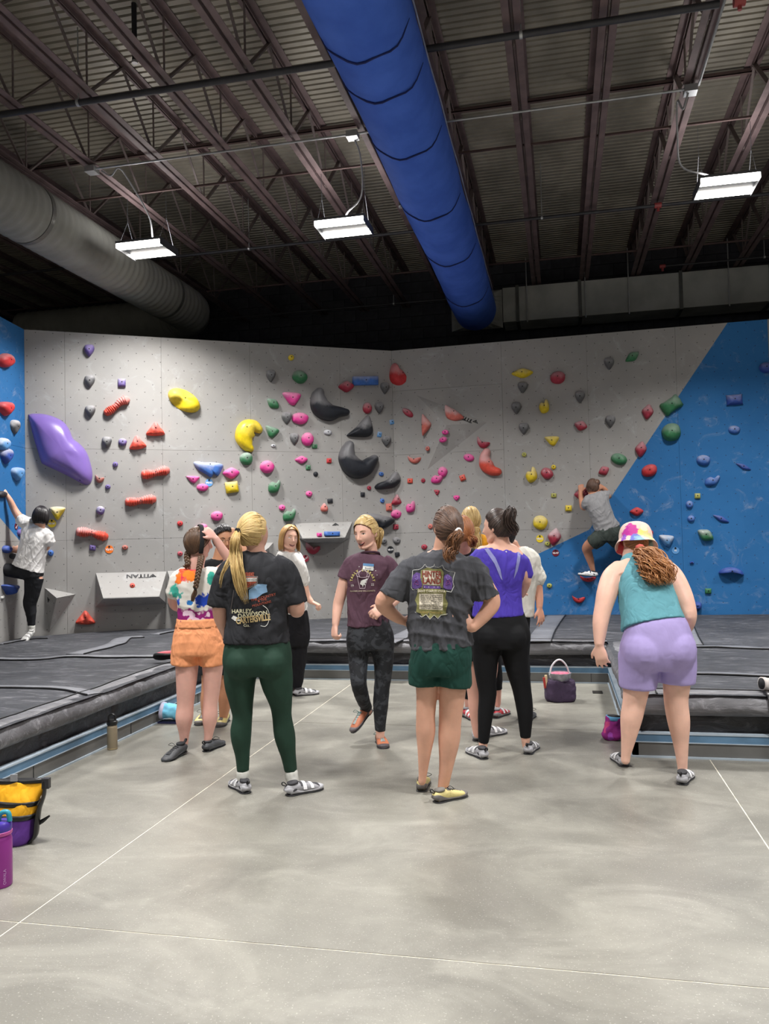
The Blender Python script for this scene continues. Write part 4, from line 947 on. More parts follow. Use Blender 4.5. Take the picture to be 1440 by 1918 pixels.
logo_mark(v2, A[0]+ax*(Lw*.80)+dn*.075+nn*.004, ax, -dn, .045, M_LOGO)
H(F1, 'round', 247, 1095.7, 10, 10, 0, 'co', 'tiny coral hold fixed on the wide box volume', dz=.05, chalk=.1, loc_h=.16)
v3, A = volume(F1, [(313.5, 1069), (446, 1064), (446, 1124), (313.5, 1130)], [(328, 1118), (432, 1112)], .32, 'grey box volume right of the lettered one, hidden behind the braided woman', [(0, 1, 5, 4), (1, 2, 5), (2, 3, 4, 5), (3, 0, 4)])
v4, A = volume(F1, [(480, 1018), (512, 1016), (512, 1062), (480, 1066)], [(490, 1036), (503, 1026)], .18, 'small grey volume peeking out right of the blonde ponytailed woman\'s neck', [(0, 1, 5, 4), (1, 2, 5), (2, 3, 4, 5), (3, 0, 4)])
v5, A = volume(F1, [(552, 980), (660, 977), (655, 1008), (640, 1017), (578, 1018), (560, 1008)], [(567, 1009), (646, 1007)], .30, 'grey ledge volume between the smiling and the laughing woman', [(0, 1, 7, 6), (1, 2, 7), (2, 3, 7), (3, 4, 6, 7), (4, 5, 6), (5, 0, 6)])
ax = (A[1]-A[0]).normalized(); dn = ((A[6]+A[7])/2-(A[0]+A[1])/2).normalized(); nn = ax.cross(dn)
if nn.dot(EYE-A[0]) < 0: nn = -nn
logo_mark(v5, A[0]+ax*((A[1]-A[0]).length*.70)+dn*.06+nn*.004, ax, -dn, .05, M_LOGO)
H(F1, 'rect', 612, 1000, 28, 8, 0, 'bl', 'blue bar hold on the lip of the ledge volume', dz=.05, chalk=.1, loc_h=.25, flat=True); H(F1, 'cube', 589, 1002, 9, 7, 0, 'pk', 'tiny pink hold on the lip of the ledge volume', dz=.05, chalk=.1, loc_h=.25)
v6, A = volume(F2, [(779, 739), (913, 791.5), (799, 881.6)], [(836, 796)], .13, 'large flat grey triangular volume bearing two salmon holds', [(0, 1, 3), (1, 2, 3), (2, 0, 3)])
ax = (A[1]-A[0]).normalized(); e = (A[3]-A[0]); e = (e-ax*e.dot(ax)).normalized(); nn = ax.cross(e)
if nn.dot(EYE-A[0]) < 0: nn = -nn
L1 = (A[1]-A[0]).length; M_LOGOB = mat('logo_black', (24, 24, 26), .7)
plane_text(v6, 'TITAN', A[0]+ax*(L1*.70)+e*.075+nn*.004, -ax, e, .085, M_LOGOB, 1.1, 1, .03); logo_mark(v6, A[0]+ax*(L1*.86)+e*.055+nn*.004, ax, -e, .04, M_LOGOB)
hold(F2, [(792, 777), (798, 781), (805, 789), (809, 796), (804, 805), (797, 813), (792.5, 817), (791, 800)], .06, 'sa', 'salmon half-disc hold on the left side of the triangle volume', (792.5, 797), .35, loc_h=.05)
hold(F2, [(835, 760), (845, 764), (858, 772), (870, 783), (862, 788), (850, 790), (840, 786), (835, 775)], .06, 'sa', 'salmon half-disc hold beside the lettering of the triangle volume', (852, 772), .5, loc_h=.06)
H(F2, 'round', 836.6, 811.5, 13, 9, 0, 'pk', 'tiny pink oval hold on the triangle volume, upper', chalk=.2, loc_h=.11); H(F2, 'round', 832, 825, 15, 10, 15, 'pk', 'tiny pink oval hold on the triangle volume, lower', chalk=.2, loc_h=.09)
H(F2, 'round', 802, 841, 8, 9, 0, 'sa', 'tiny red hold near the bottom tip of the triangle volume', chalk=.2, loc_h=.05)

# ================================================================ things on the floor and mats
def lathe(c, prof, n=28):
    c = V(c); vs = []; fs = []
    for r, z in prof:
        for k in range(n): a = 2*PI*k/n; vs.append(c+V((r*math.cos(a), r*math.sin(a), z)))
    m = len(prof)
    for i in range(m-1):
        for k in range(n): a = i*n+k; b = i*n+(k+1) % n; fs.append((a, b, b+n, a+n))
    fs.append(tuple(range(n-1, -1, -1))); fs.append(tuple(range((m-1)*n, m*n))); return fixn(mesh('lathe', vs, fs))
def bottle(p, R, Hh, label, col, lid, name='water_bottle'):
    r = empty(name, p, label, 'water bottle')
    link('bottle_body', lathe(p, [(R*.93, 0), (R, .006), (R, Hh*.86), (R*.96, Hh*.9), (R*.82, Hh*.95), (R*.8, Hh)]), mat('bottle_%d_%d' % col[:2], col, .4, .3, .04, 4), r, smooth='auto')
    return r
p = atz(207, 1403, 0); p.x = max(p.x, -3.26); p.z = 0
r = bottle(p, .037, .185, 'tan insulated bottle with black handled lid standing by the left curb', (150, 138, 116), None)
ML = mat('black_lid', (20, 20, 22), .35)
link('lid', lathe(p, [(.036, .178), (.039, .184), (.039, .204), (.032, .208), (.03, .215), (0.01, .216)]), ML, r, smooth='auto')
q = MB(); q.tube(catmull([list(p+CR*a+V((0, 0, z))) for a, z in ((-.022, .205), (-.024, .235), (-.012, .252), (.01, .254), (.022, .24), (.023, .21))], 4), .007, 8); q.build('handle', ML, r)
q = MB(); q.add(*[(lambda m: ([v.co for v in m.vertices], [tuple(f.vertices) for f in m.polygons]))(lathe(p, [(.0375, .004), (.0378, .008), (.0378, .012)]))[i] for i in (0, 1)]); q.build('base_band', mat('band_tan', (176, 160, 128), .3, .5), r)
pb = atz(0, 1658, 0); pb.z = 0
r = bottle(pb, .052, .235, 'purple bottle with teal and violet lid at the lower left photo edge', (150, 52, 146), None)
link('lid', lathe(pb, [(.049, .233), (.051, .24), (.051, .272), (.045, .28), (.02, .283)]), mat('lid_violet', (72, 52, 160), .35), r, smooth='auto')
link('collar', lathe(pb, [(.0515, .226), (.053, .23), (.053, .240), (.05, .243)]), mat('collar_pink', (196, 84, 160), .4), r, smooth='auto')
q = MB(); a0 = pb+V((0, 0, .272)); q.tube(catmull([list(a0+CR*a+V((0, 0, z))) for a, z in ((-.005, .0), (.0, .035), (.02, .05), (.04, .045), (.046, .01))], 4), .011, 10, lat=None); q.build('carry_loop', mat('loop_teal', (44, 148, 168), .4), r)
me = text_mesh('OWALA', .018)   # small vertical maker's lettering
dirc = (EYE-pb); dirc.z = 0; dirc.normalize(); dirc = (dirc+CR*.55).normalized(); sd = V((-dirc.y, dirc.x, 0))
for v in me.vertices: x, y = -v.co.y, v.co.x; v.co = pb+dirc*.0527+sd*x+V((0, 0, .05+y))
link('lettering', me, mat('pale_lilac', (206, 160, 214), .5), r, smooth=False)
# yellow rolltop bag
def bag():
    c = atz(8, 1592, 0); c.z = 0; c += CF*.10; c.z = 0
    r = empty('chalk_bag', c, 'yellow and purple bucket bag with black straps behind the purple bottle', 'bag')
    ax = CR.copy(); ax.z = 0; ax.normalize(); ay = V((-ax.y, ax.x, 0))
    def ring(z, w, d, sk=0): return (c+V((0, 0, z))+ax*sk, ax, w, d)
    rs = random.Random(3)
    v, f = ringloft([ring(0, .085, .07), ring(.04, .105, .08), ring(.12, .10, .075, .01), ring(.15, .10, .07, .015)], 28, 3, 2.8); me = fixn(mesh('b', v, f)); link('purple_base', me, cloth('bag_purple', (96, 56, 140)), r)
    v, f = ringloft([ring(.14, .103, .073, .012), ring(.2, .112, .06, .02), ring(.27, .132, .035, .025), ring(.305, .14, .018, .027)], 36, 5, 2.4)
    me = fixn(mesh('b', v, f))
    for vv in me.vertices: vv.co += vv.normal*(.012*noise.noise(vv.co*16))
    link('yellow_top', me, cloth('bag_yellow', (240, 176, 36), .6), r)
    for z, w, d in ((.143, .108, .08), (.205, .118, .064)):
        v, f = ringloft([ring(z-.012, w-.002, d, .015), ring(z+.012, w, d, .017)], 36, 2, 2.4); link('black_band', fixn(mesh('b', v, f)), ML, r)
    v, f = ringloft([ring(.298, .144, .022, .027), ring(.318, .145, .02, .027)], 36, 2, 2.2); link('rolled_edge', fixn(mesh('b', v, f)), ML, r)
    q = MB(); P = [c+ax*a+V((0, 0, z))-ay*.02 for a, z in ((.17, .31), (.165, .24), (.14, .17), (.128, .1), (.12, .04), (.09, .005))]
    v, f = tube(P, [.02, .022, .027, .03, .028, .02], 8, 4, .35, lat=ay); q.add(v, f); q.build('side_strap', ML, r)
    q = MB(); q.obox(c+ax*.16-ay*.035+V((0, 0, .275)), ax*.035, ay*.03, V((0, 0, .05))); q.build('buckle', mat('buckle', (44, 44, 48), .35), r)
    q = MB(); v, f = tube([c+ax*.12+V((0, 0, .09)), c+ax*.15+V((0, 0, .105)), c+ax*.185+V((0, 0, .13))], [.012, .01, .004], 6, 3, .4); q.add(v, f); q.build('webbing_tail', ML, r)
    q = MB(); q.obox(c+ax*.0-ay*.03+V((0, 0, .315)), ax*.035, ay*.006, V((0, 0, .035))); q.build('grey_tab', mat('tab', (150, 152, 156), .6), r)
bag()
def softbag(c, ax, L, R0, R1, label, mbody, mrim, name='chalk_bag', z0=.0, tilt=0.0, up=False, inner=None):
    """drawstring bag lying on its side (or standing); ax = axis from bottom to mouth"""
    r = empty(name, c, label, 'chalk bag'); ax = V(ax).normalized(); sd = V((-ax.y, ax.x, 0)).normalized() if abs(ax.z) < .9 else CR
    P = []; n = 7
    for i in range(n):
        t = i/(n-1); rr = R0+(R1-R0)*t; 
        if i == 0: rr *= .55
        P.append((c+ax*(L*t), sd, rr, rr*(.78 if not up else .9)))
    v, f = ringloft(P, 30, 3, 2.1); me = fixn(mesh('b', v, f))
    for vv in me.vertices:
        vv.co += vv.normal*(.014*(noise.noise(vv.co*17)+.6*noise.noise(vv.co*34)))
    o = link('bag_body', me, mbody, r)
    e = c+ax*L; yy = ax.cross(sd)
    v, f = ringloft([(e-ax*.022, sd, R1*1.07, R1*.86 if not up else R1*.97), (e+ax*.006, sd, R1*1.09, R1*.88 if not up else R1)], 30, 2, 2.1); link('rim', fixn(mesh('b', v, f)), mrim, r)
    v, f = ringloft([(e-ax*.0, sd, R1*.92, R1*.74 if not up else R1*.85), (e+ax*.008, sd, R1*.92, R1*.74 if not up else R1*.85)], 30, 2, 2.1); link('mouth', fixn(mesh('b', v, f)), inner or mat('bag_inside', (40, 40, 44), .95), r)
    return r
cb = atz(346, 1352, 0); cb.z = .078
r = softbag(cb, (-1, -.2, .12), .19, .075, .078, 'light blue chalk bag lying against the left curb behind the braided woman', blotmat('blue_swirl', (120, 196, 226), [((-.05, -.02, .02), .03, (60, 120, 196)), ((-.1, -.03, .0), .03, (196, 232, 240)), ((-.02, -.05, -.02), .03, (50, 110, 190))], nscale=22), mat('rim_lilac', (206, 204, 228), .8))
q = MB(); q.obox(V((cb.x-.21, cb.y-.09, .001)), (.25, 0, 0), (0, .11, 0), (0, 0, .012)); q.build('navy_base', mat('navy', (26, 28, 66), .6), r, smooth=False)
pp = atz(1140, 1385, 0); pp.z = .0; pp.x = min(pp.x, .33)
softbag(pp+V((0.02, 0, .0)), (.12, .02, 1), .165, .078, .05, 'pink and purple chalk bag with light blue rim leaning on the right curb corner', blotmat('pink_purple', (150, 50, 132), [((-.04, -.03, .1), .035, (206, 76, 130)), ((0, -.05, .03), .03, (176, 84, 190))], nscale=20), mat('rim_sky', (110, 176, 222), .8), up=True)
cr_c = atz(1446, 1300, MZ); cr_c.z = MZ+.05
softbag(cr_c+V((.1, .05, 0)), (-1, -.25, .1), .16, .05, .05, 'red and white patterned chalk bag lying open on the right mat', blotmat('red_white', (226, 206, 198), [((-.05, -.03, .0), .05, (178, 62, 60)), ((-.1, -.03, -.03), .03, (170, 140, 90)), ((-.03, -.04, .04), .04, (196, 70, 66))], nscale=25), mat('rim_white', (226, 218, 214), .8))
# chalk bucket with clear bowl
def bucket():
    c = atz(1050, 1312, 0); c.z = 0; r = empty('chalk_bucket', c, 'dark plum chalk bucket bag holding a clear pink-lined bowl with white handle', 'bag')
    ax = CR.copy(); ax.z = 0; ax.normalize()
    v, f = ringloft([(c+V((0, 0, .0)), ax, .125, .10), (c+V((0, 0, .03)), ax, .14, .11), (c+V((0, 0, .1)), ax, .135, .10), (c+V((0, 0, .16)), ax, .13, .095), (c+V((0, 0, .185)), ax, .125, .09)], 36, 4, 2.6)
    me = fixn(mesh('b', v, f))
    for vv in me.vertices: vv.co += vv.normal*(.02*(noise.noise(vv.co*9)+.5*noise.noise(vv.co*22))); vv.co.z = max(vv.co.z, .001)
    link('bag_body', me, cloth('plum', (70, 56, 80), .6), r)
    cc = c+V((0, 0, .175)); link('bowl', lathe(cc, [(.06, -.02), (.085, .01), (.098, .05), (.102, .075), (.098, .076), (.09, .05)]), mat('bowl_grey', (150, 150, 156), .25, .1, .15, 20), r, smooth='auto')
    link('bowl_filling', lathe(cc, [(.09, .058), (.094, .068), (.05, .073), (.01, .07)]), mat('bowl_pink', (214, 110, 136), .7, 0, .3, 40, .4, 60), r, smooth='auto')
    q = MB(); q.tube(catmull([list(cc+ax*a+V((0, -.02, z))) for a, z in ((-.09, .06), (-.075, .13), (-.03, .185), (.015, .19), (.06, .14), (.09, .05))], 5), .008, 8); q.build('bowl_handle', mat('white_plastic', (222, 224, 228), .4), r)
    q = MB(); q.tube([c-ax*.135+V((0, -.03, .12)), c-ax*.145+V((0, -.03, .215))], .012, 8); q.build('brush', mat('brush_red', (170, 52, 48), .6), r)
    q = MB(); q.tube([c-ax*.118+V((0, -.03, .12)), c-ax*.128+V((0, -.03, .235))], .012, 8); q.build('brush', mat('brush_wood', (214, 188, 150), .6), r)
bucket()
oc = atz(1119, 1297, 0); q = MB(); q.obox(V((oc.x-.045, oc.y-.06, 0)), (.09, 0, 0), (0, .12, 0), (0, 0, .006)); r = q.build('floor_socket', mat('socket_black', (34, 32, 30), .5), None, V((oc.x, oc.y, 0)), smooth=False); tag(r, 'black rectangular floor socket plate near the inner curb corner', 'floor socket')
for k in range(4): q = MB(); q.obox(V((oc.x-.035, oc.y-.045+k*.026, .006)), (.07, 0, 0), (0, .01, 0), (0, 0, .002)); q.build('slot', mat('slot', (70, 68, 64), .5), r, smooth=False)
st = atz(1436, 1375, .15); st.y = CY1-.02; r = empty('strap_loop', st, 'black webbing strap hanging over the right mat edge', 'strap')
x0 = st.x; q = MB(); v, f = tube([(x0, CY1+.1, .435), (x0, CY1+.0, .43), (x0-.0, CY1-.045, .36), (x0, CY1-.03, .25), (x0+.005, CY1-.02, .17), (x0+.03, CY1-.03, .09), (x0+.07, CY1-.03, .11)], .014, 6, 5, .25, lat=(1, 0, 0)); q.add(v, f); q.build('webbing', ML, r)
# ================================================================ people
FWD = V((CF.x, CF.y, 0)).normalized(); RGT = V((FWD.y, -FWD.x, 0))
def dirv(a): a = math.radians(a); return V((math.sin(a), math.cos(a), 0))
M_HAIRTIE = mat('hair_tie', (20, 20, 24), .6); M_EYEW = mat('eye_white', (232, 228, 222), .3); M_IRIS = mat('iris', (46, 36, 30), .2); M_TEETH = mat('teeth', (236, 230, 220), .3)
M_LIPS = mat('lips', (196, 112, 106), .45); M_MOUTH = mat('mouth_dark', (70, 22, 24), .6); M_LOOP = mat('pull_loop', (26, 26, 30), .6); M_WHITESOCK = cloth('sock_white', (214, 214, 208))
M_LACE = mat('lace', (52, 110, 108), .7); M_LACEB = mat('lace_black', (24, 24, 26), .7)
def hairmat(name, c0, c1, rough=.45):
    m, t, b = base(name, rough, 0, .5); g = t.new('ShaderNodeNewGeometry'); v = t.obj()
    n = t.noise(t.scalev(v, (1, 1, .4)), 30, 3)
    f = t.math('MULTIPLY_ADD', g.outputs['Random Per Island'], .8, t.math('MULTIPLY', n, .35))
    t.l.new(t.mix(f, rgb(c0), rgb(c1)), b.inputs['Base Color']); return m
def slerp(a, b, t):
    d = max(-1, min(1, a.dot(b))); w = math.acos(d)
    if w < 1e-4: return a.copy()
    return (a*math.sin((1-t)*w)+b*math.sin(t*w))/math.sin(w)
class Head:
    """head frame: X right of the person, Y front, Z up"""
    def __init__(s, c, yaw, pitch=0, roll=0, k=1.0):
        f = dirv(yaw); up = V((0, 0, 1)); r = f.cross(up).normalized()
        q = Quaternion(r, math.radians(pitch)); f = q @ f; up = q @ up
        q = Quaternion(f, math.radians(roll)); r = q @ r; up = q @ up
        s.c, s.r, s.f, s.u, s.k = c, r, f, up, k
    def w(s, x, y, z): return s.c+(s.r*x+s.f*y+s.u*z)*s.k
    def scalp(s, n, e=1.0): return s.w(n.x*.080*e, (n.y*.099-.006)*(e if n.y < 0 else 1+(e-1)*.6), n.z*.117*e+.004)
    def mesh(s, face=True):
        vs = []; fs = []; N, Mm = 56, 40
        for i in range(Mm+1):
            th = PI*i/Mm
            for k in range(N):
                a = 2*PI*k/N; n = V((math.sin(th)*math.cos(a), math.sin(th)*math.sin(a), math.cos(th)))
                x, y, z = n.x*.073, n.y*.092-.004, n.z*.112
                lo = max(0, -n.z)
                x *= 1-.27*lo**1.9; 
                if n.y > 0: y = y*(1-.04*lo)+.020*lo*lo*n.y; x *= 1-.05*n.y
                else: y *= 1-.42*lo**1.3
                if n.y > 0 and face:
                    for sx in (-1, 1):
                        y -= .0075*math.exp(-(((x-sx*.031)/.016)**2+((z-.008)/.011)**2))
                        y += .0045*math.exp(-(((x-sx*.040)/.018)**2+((z+.028)/.018)**2))
                        y += .0035*math.exp(-(((x-sx*.028)/.02)**2+((z-.028)/.008)**2))
                    y += .009*math.exp(-((x/.017)**2+((z+.092)/.016)**2))
                    y += .0035*math.exp(-((x/.02)**2+((z+.058)/.014)**2))
                vs.append(s.w(x, y, z))
        for i in range(Mm):
            for k in range(N): a = i*N+k; b = i*N+(k+1) % N; fs.append((a, b, b+N, a+N))
        q = MB(); q.add(vs, fs)
        if face:
            for P, R in (([(0, .082, .020), (0, .090, .0), (0, .099, -.020), (0, .100, -.028), (0, .090, -.034)], [.005, .0062, .0080, .0088, .007]), ([(-.009, .086, -.029), (-.0115, .088, -.030)], [.006, .005]), ([(.009, .086, -.029), (.0115, .088, -.030)], [.006, .005])):
                v, f = tube([s.w(*p) for p in P], [r*s.k for r in R], 10, 2, round_cap=1); q.add(v, f)
            v, f = ellipsoid(s.w(0, .055, -.088), s.r*.022*s.k, s.f*.022*s.k, s.u*.018*s.k); q.add(v, f)
            for sx in (-1, 1): v, f = tube([s.w(sx*.056, .006, -.056), s.w(sx*.047, .032, -.078), s.w(sx*.016, .057, -.092)], [.009*s.k, .010*s.k, .011*s.k], 10, 3, round_cap=1); q.add(v, f)
        s.bv = BVHTree.FromPolygons([V(x) for x in q.v], [list(x) for x in q.f])
        for sx in (-1, 1):
            v, f = ellipsoid(s.w(sx*.074, -.004, -.004), s.r*(.009*s.k), s.f*(.017*s.k)+s.r*(sx*-.004), s.u*(.031*s.k)-s.f*.006); q.add(v, f)
        return q
    def sf(s, x, z, off=.0):
        """point on the face surface in front of local (x, z)"""
        h = s.bv.ray_cast(s.w(x, .2, z), -s.f); return (h[0] if h[0] is not None else s.w(x, .08, z))+s.f*off*s.k
    def patch(s, top, bot, off, name, m, person, n=12):
        """filled patch between two outlines [(x, z)...] lying on the face"""
        A = catmull([list(p) for p in top], 4); B = catmull([list(p) for p in bot], 4); vs = []; fs = []; r = 4
        for i in range(len(A)):
            for k in range(r+1): t = k/r; p = A[i]*(1-t)+B[i]*t; vs.append(s.sf(p[0], p[1], off))
        for i in range(len(A)-1):
            for k in range(r): a = i*(r+1)+k; fs.append((a, a+1, a+r+2, a+r+1))
        link(name, fixn(mesh(name, vs, fs)), m, person)
    def features(s, person, smile=.5, brow=(96, 72, 52), glasses=False, down=0.0):
        for sx in (-1, 1):
            c, zc = sx*.031, .0065; hh = .0052*(1-.35*down)
            up = [(c-.0125, zc-.001), (c-.006, zc+hh*.8), (c, zc+hh), (c+.006, zc+hh*.8), (c+.0125, zc-.0005)]; lo = [(c-.0125, zc-.001), (c-.006, zc-hh*.75), (c, zc-hh), (c+.006, zc-hh*.7), (c+.0125, zc-.0005)]
            s.patch(up, lo, .0008, 'eye', M_EYEW, person)
            a = [(c-.0048, zc-.0008), (c-.0025, zc+.0036), (c, zc+.0044), (c+.0025, zc+.0036), (c+.0048, zc-.0008)]; b = [(c-.0048, zc-.0008), (c-.0025, zc-.0042), (c, zc-.0050), (c+.0025, zc-.0042), (c+.0048, zc-.0008)]
            s.patch(a, b, .0013, 'iris', M_IRIS, person)
            q = MB(); v, f = tube([s.sf(x, z+.0006, .0012) for x, z in up], [.0007, .0012, .0014, .0012, .0007], 6, 4); q.add(v, f); q.build('eyelashes', M_IRIS, person)
            q = MB(); v, f = tube([s.sf(sx*.014, .0235, .0008), s.sf(sx*.030, .0285, .0010), s.sf(sx*.046, .0245, .0006)], [.0016, .0023, .0009], 6, 4, .5); q.add(v, f); q.build('eyebrow', mat('brow_%d' % brow[0], brow, .8), person)
        w = .0235+.006*smile; o = .0125*smile; X = (-1, -.7, -.35, 0, .35, .7, 1)
        up = [(x*w, -.0590+.0085*smile*x*x-.0007*(x == 0)) for x in X]; lo = [(x*w, -.0600+.0085*smile*x*x-o*(1-x*x)) for x in X]
        if smile > .3:
            s.patch(up, lo, .0006, 'mouth', M_MOUTH, person)
            s.patch([(x*.92, z) for x, z in up], [(x*.92, z*.35+zu*.65) for (x, z), (xu, zu) in zip(lo, up)], .0013, 'teeth', M_TEETH, person)
        q = MB(); v, f = tube([s.sf(x, z+.0012, .0008) for x, z in up], [.0006, .0018, .0025, .0021, .0025, .0018, .0006], 8, 3, .7); q.add(v, f); v, f = tube([s.sf(x, z-.0012, .0008) for x, z in lo], [.0006, .0020, .0028, .0031, .0028, .0020, .0006], 8, 3, .7); q.add(v, f); q.build('lips', M_LIPS, person)
        if glasses:
            q = MB()
            for sx in (-1, 1):
                P = [s.w(sx*.032+.021*math.cos(a), .094-.010*abs(.021*math.cos(a)*sx > .01), .005+.016*math.sin(a)) for a in [2*PI*k/16 for k in range(17)]]; q.tube(P, .0011, 6)
                q.tube([s.w(sx*.053, .086, .010), s.w(sx*.078, .0, .008)], .0012, 6)
            q.tube([s.w(-.011, .094, .008), s.w(.011, .094, .008)], .0012, 6); q.build('glasses', mat('glasses_frame', (60, 60, 64), .3, .6), person)
def in_hair(n, front=.30, nape=-.62, side=.0):
    """direction inside the hair-covered region: above a slanted hairline, clear of the ears' front"""
    if n.z < nape: return False
    return n.y < front + max(0, n.z-.25)*1.15 - max(0, -n.z)*.9
def hair_cap(h, front=.3, nape=-.62, e=1.06, over=None):
    vs = []; fs = []; N, Mm = 110, 76; ok = []; e = 1+(e-1)*.5
    for i in range(Mm+1):
        th = PI*i/Mm
        for k in range(N):
            a = 2*PI*k/N; n = V((math.sin(th)*math.cos(a), math.sin(th)*math.sin(a), math.cos(th))); ok.append(in_hair(n, front, nape))
            sh = 1-.30*max(0, -n.z)**1.3; vs.append(h.scalp(V((n.x*sh, n.y*(1-.20*max(0, -n.z)), n.z)), e))
    for i in range(Mm):
        for k in range(N):
            a = i*N+k; b = i*N+(k+1) % N
            if all(ok[j] for j in (a, b, b+N, a+N)): fs.append((a, b, b+N, a+N))
    return vs, fs
def pulled(q, h, T, N, rs, front=.3, nape=-.62, e=1.075, r=.006, side=None):
    """locks combed over the scalp, each starting at the hairline and running to the tie direction T"""
    T = V(T).normalized(); c = 0; N = int(N*2.7); r *= .62; e = 1+(e-1)*.72
    while c < N:
        n = V((rs.gauss(0, 1), rs.gauss(0, 1), rs.gauss(0, 1))).normalized()
        if not in_hair(n, front, nape) or n.dot(T) > .96: continue
        if side is not None and n.x*side < -.02: continue
        if rs.random() < .82:      # walk back to the hairline
            for k in range(40):
                m2 = (n+(n-T*n.dot(T)).normalized()*.04).normalized()
                if not in_hair(m2, front, nape) or n.dot(T) < -.97: break
                n = m2
        P = []; R = []; j = rs.uniform(-.006, .008); m = 12; wob = rs.uniform(-.05, .05); ax = n.cross(T).normalized() if n.cross(T).length > 1e-3 else V((1, 0, 0))
        for k in range(m):
            t = k/(m-1); d = (slerp(n, T, t)+ax*wob*math.sin(PI*t)).normalized(); sh = 1-.30*max(0, -d.z)**1.3
            P.append(h.scalp(V((d.x*sh, d.y*(1-.20*max(0, -d.z)), d.z)), 1+(e-1)*(.55+.45*min(1, t*4))+j*math.sin(PI*t)+.004*math.sin(t*5+n.x*9))); R.append(r*h.k*(.3+.8*math.sin(PI*min(t+.15, .88))))
        v, f = tube(P, R, 6, 1, .6); q.add(v, f); c += 1
def tail(q, guide, width, N, rs, r=.006, curl=0, flat=.7, freq=3.0, ends=.6):
    N = int(N*1.5); r *= .72
    G = catmull([list(p) for p in guide], 8); W = catmull([[w] for w in width], 8)[:, 0] if len(width) > 2 else np.linspace(width[0], width[-1], len(G))
    n = len(G); fr = []
    x = V(RGT)
    for i in range(n):
        t = (V(G[min(i+1, n-1)])-V(G[max(i-1, 0)])).normalized(); x = (x-t*x.dot(t)).normalized(); fr.append((x.copy(), t.cross(x)))
    for k in range(N):
        a, rr = rs.uniform(0, 2*PI), math.sqrt(rs.random()); ph = rs.uniform(0, 6.3); L = int(n*(1-(1-ends)*rs.random()*.6)); P = []; R = []
        fq = freq*rs.uniform(.8, 1.25)
        for i in range(0, max(L, 5), 2 if curl < .006 else 1):
            X, Y = fr[i]; t = i/(n-1); c = curl*min(1, t*3)
            P.append(V(G[i])+X*(W[i]*rr*math.cos(a)+c*math.sin(fq*t*6+ph))+Y*(W[i]*rr*flat*math.sin(a)+c*math.cos(fq*t*6+ph*1.3)))
            R.append(r*(.8+.3*math.sin(3*t+ph))*(1 if t < .75 else max(.15, (1-t)/.25)))
        v, f = tube(P, R, 6, 1, .6); q.add(v, f)
def braid(q, guide, width, r, turns):
    G = catmull([list(p) for p in guide], 12); n = len(G); x = V(RGT)
    for s in range(3):
        P = []; R = []
        for i in range(n):
            t = (V(G[min(i+1, n-1)])-V(G[max(i-1, 0)])).normalized(); x2 = (x-t*x.dot(t)).normalized(); y2 = t.cross(x2)
            a = 2*PI*(turns*i/(n-1)+s/3); w = width*(1-.25*i/n); P.append(V(G[i])+x2*(w*math.sin(a))+y2*(w*.5*math.sin(2*a))); R.append(r*(1-.2*i/n))
        v, f = tube(P, R, 8, 1); q.add(v, f)
def hand(q, wrist, d, back, size=1.0, curl=.35, spread=.12, thumb=1, fist=False):
    """palm and five fingers; d = pointing direction, back = direction of the back of the hand, thumb = +1/-1 side (along d x back)"""
    d = V(d).normalized(); b = V(back); b = (b-d*b.dot(d)).normalized(); s = d.cross(b); k = size
    C = lambda t, w, th: (wrist+d*t*k, s, w*k, th*k)
    v, f = ringloft([C(-.012, .024, .019), C(.012, .027, .018), C(.045, .038, .0155), (wrist+d*.075*k-b*.002, s, .040*k, .013*k), (wrist+d*.088*k-b*.003, s, .036*k, .011*k)], 18, 3, 2.3); q.add(v, f)
    LN = [.070, .078, .073, .056]
    for i in range(4):
        off = (1.5-i)*.0195*k*thumb; base_ = wrist+d*(.078-.004*abs(i-1.2))*k+s*off; a = (1.5-i)*spread*thumb; dd = (d*math.cos(a)+s*math.sin(a)).normalized()
        L = LN[i]*k; c = curl*(1+.12*i); p = base_; P = [base_-dd*.02*k, p]; ang = 0
        for j, fr in enumerate((.42, .32, .26)):
            ang += c*(1.0 if j == 0 else 1.1); e = dd*math.cos(ang)-b*math.sin(ang); p = p+e*(L*fr); P.append(p)
        v, f = tube(P, [.0092*k, .0090*k, .0085*k, .0078*k, .0062*k], 10, 2, round_cap=1); q.add(v, f)
    t0 = wrist+d*.022*k+s*(.024*k*thumb); a = .75; e = (d*math.cos(a)+s*(thumb*math.sin(a))-b*.25).normalized(); e2 = (d*.9+s*thumb*(.25 if not fist else -.3)-b*(.35 if not fist else .8)).normalized()
    v, f = tube([t0-e*.012*k, t0+e*.022*k, t0+e*.045*k, t0+e*.045*k+e2*.026*k], [.013*k, .0125*k, .0098*k, .0072*k], 10, 3, round_cap=1); q.add(v, f)
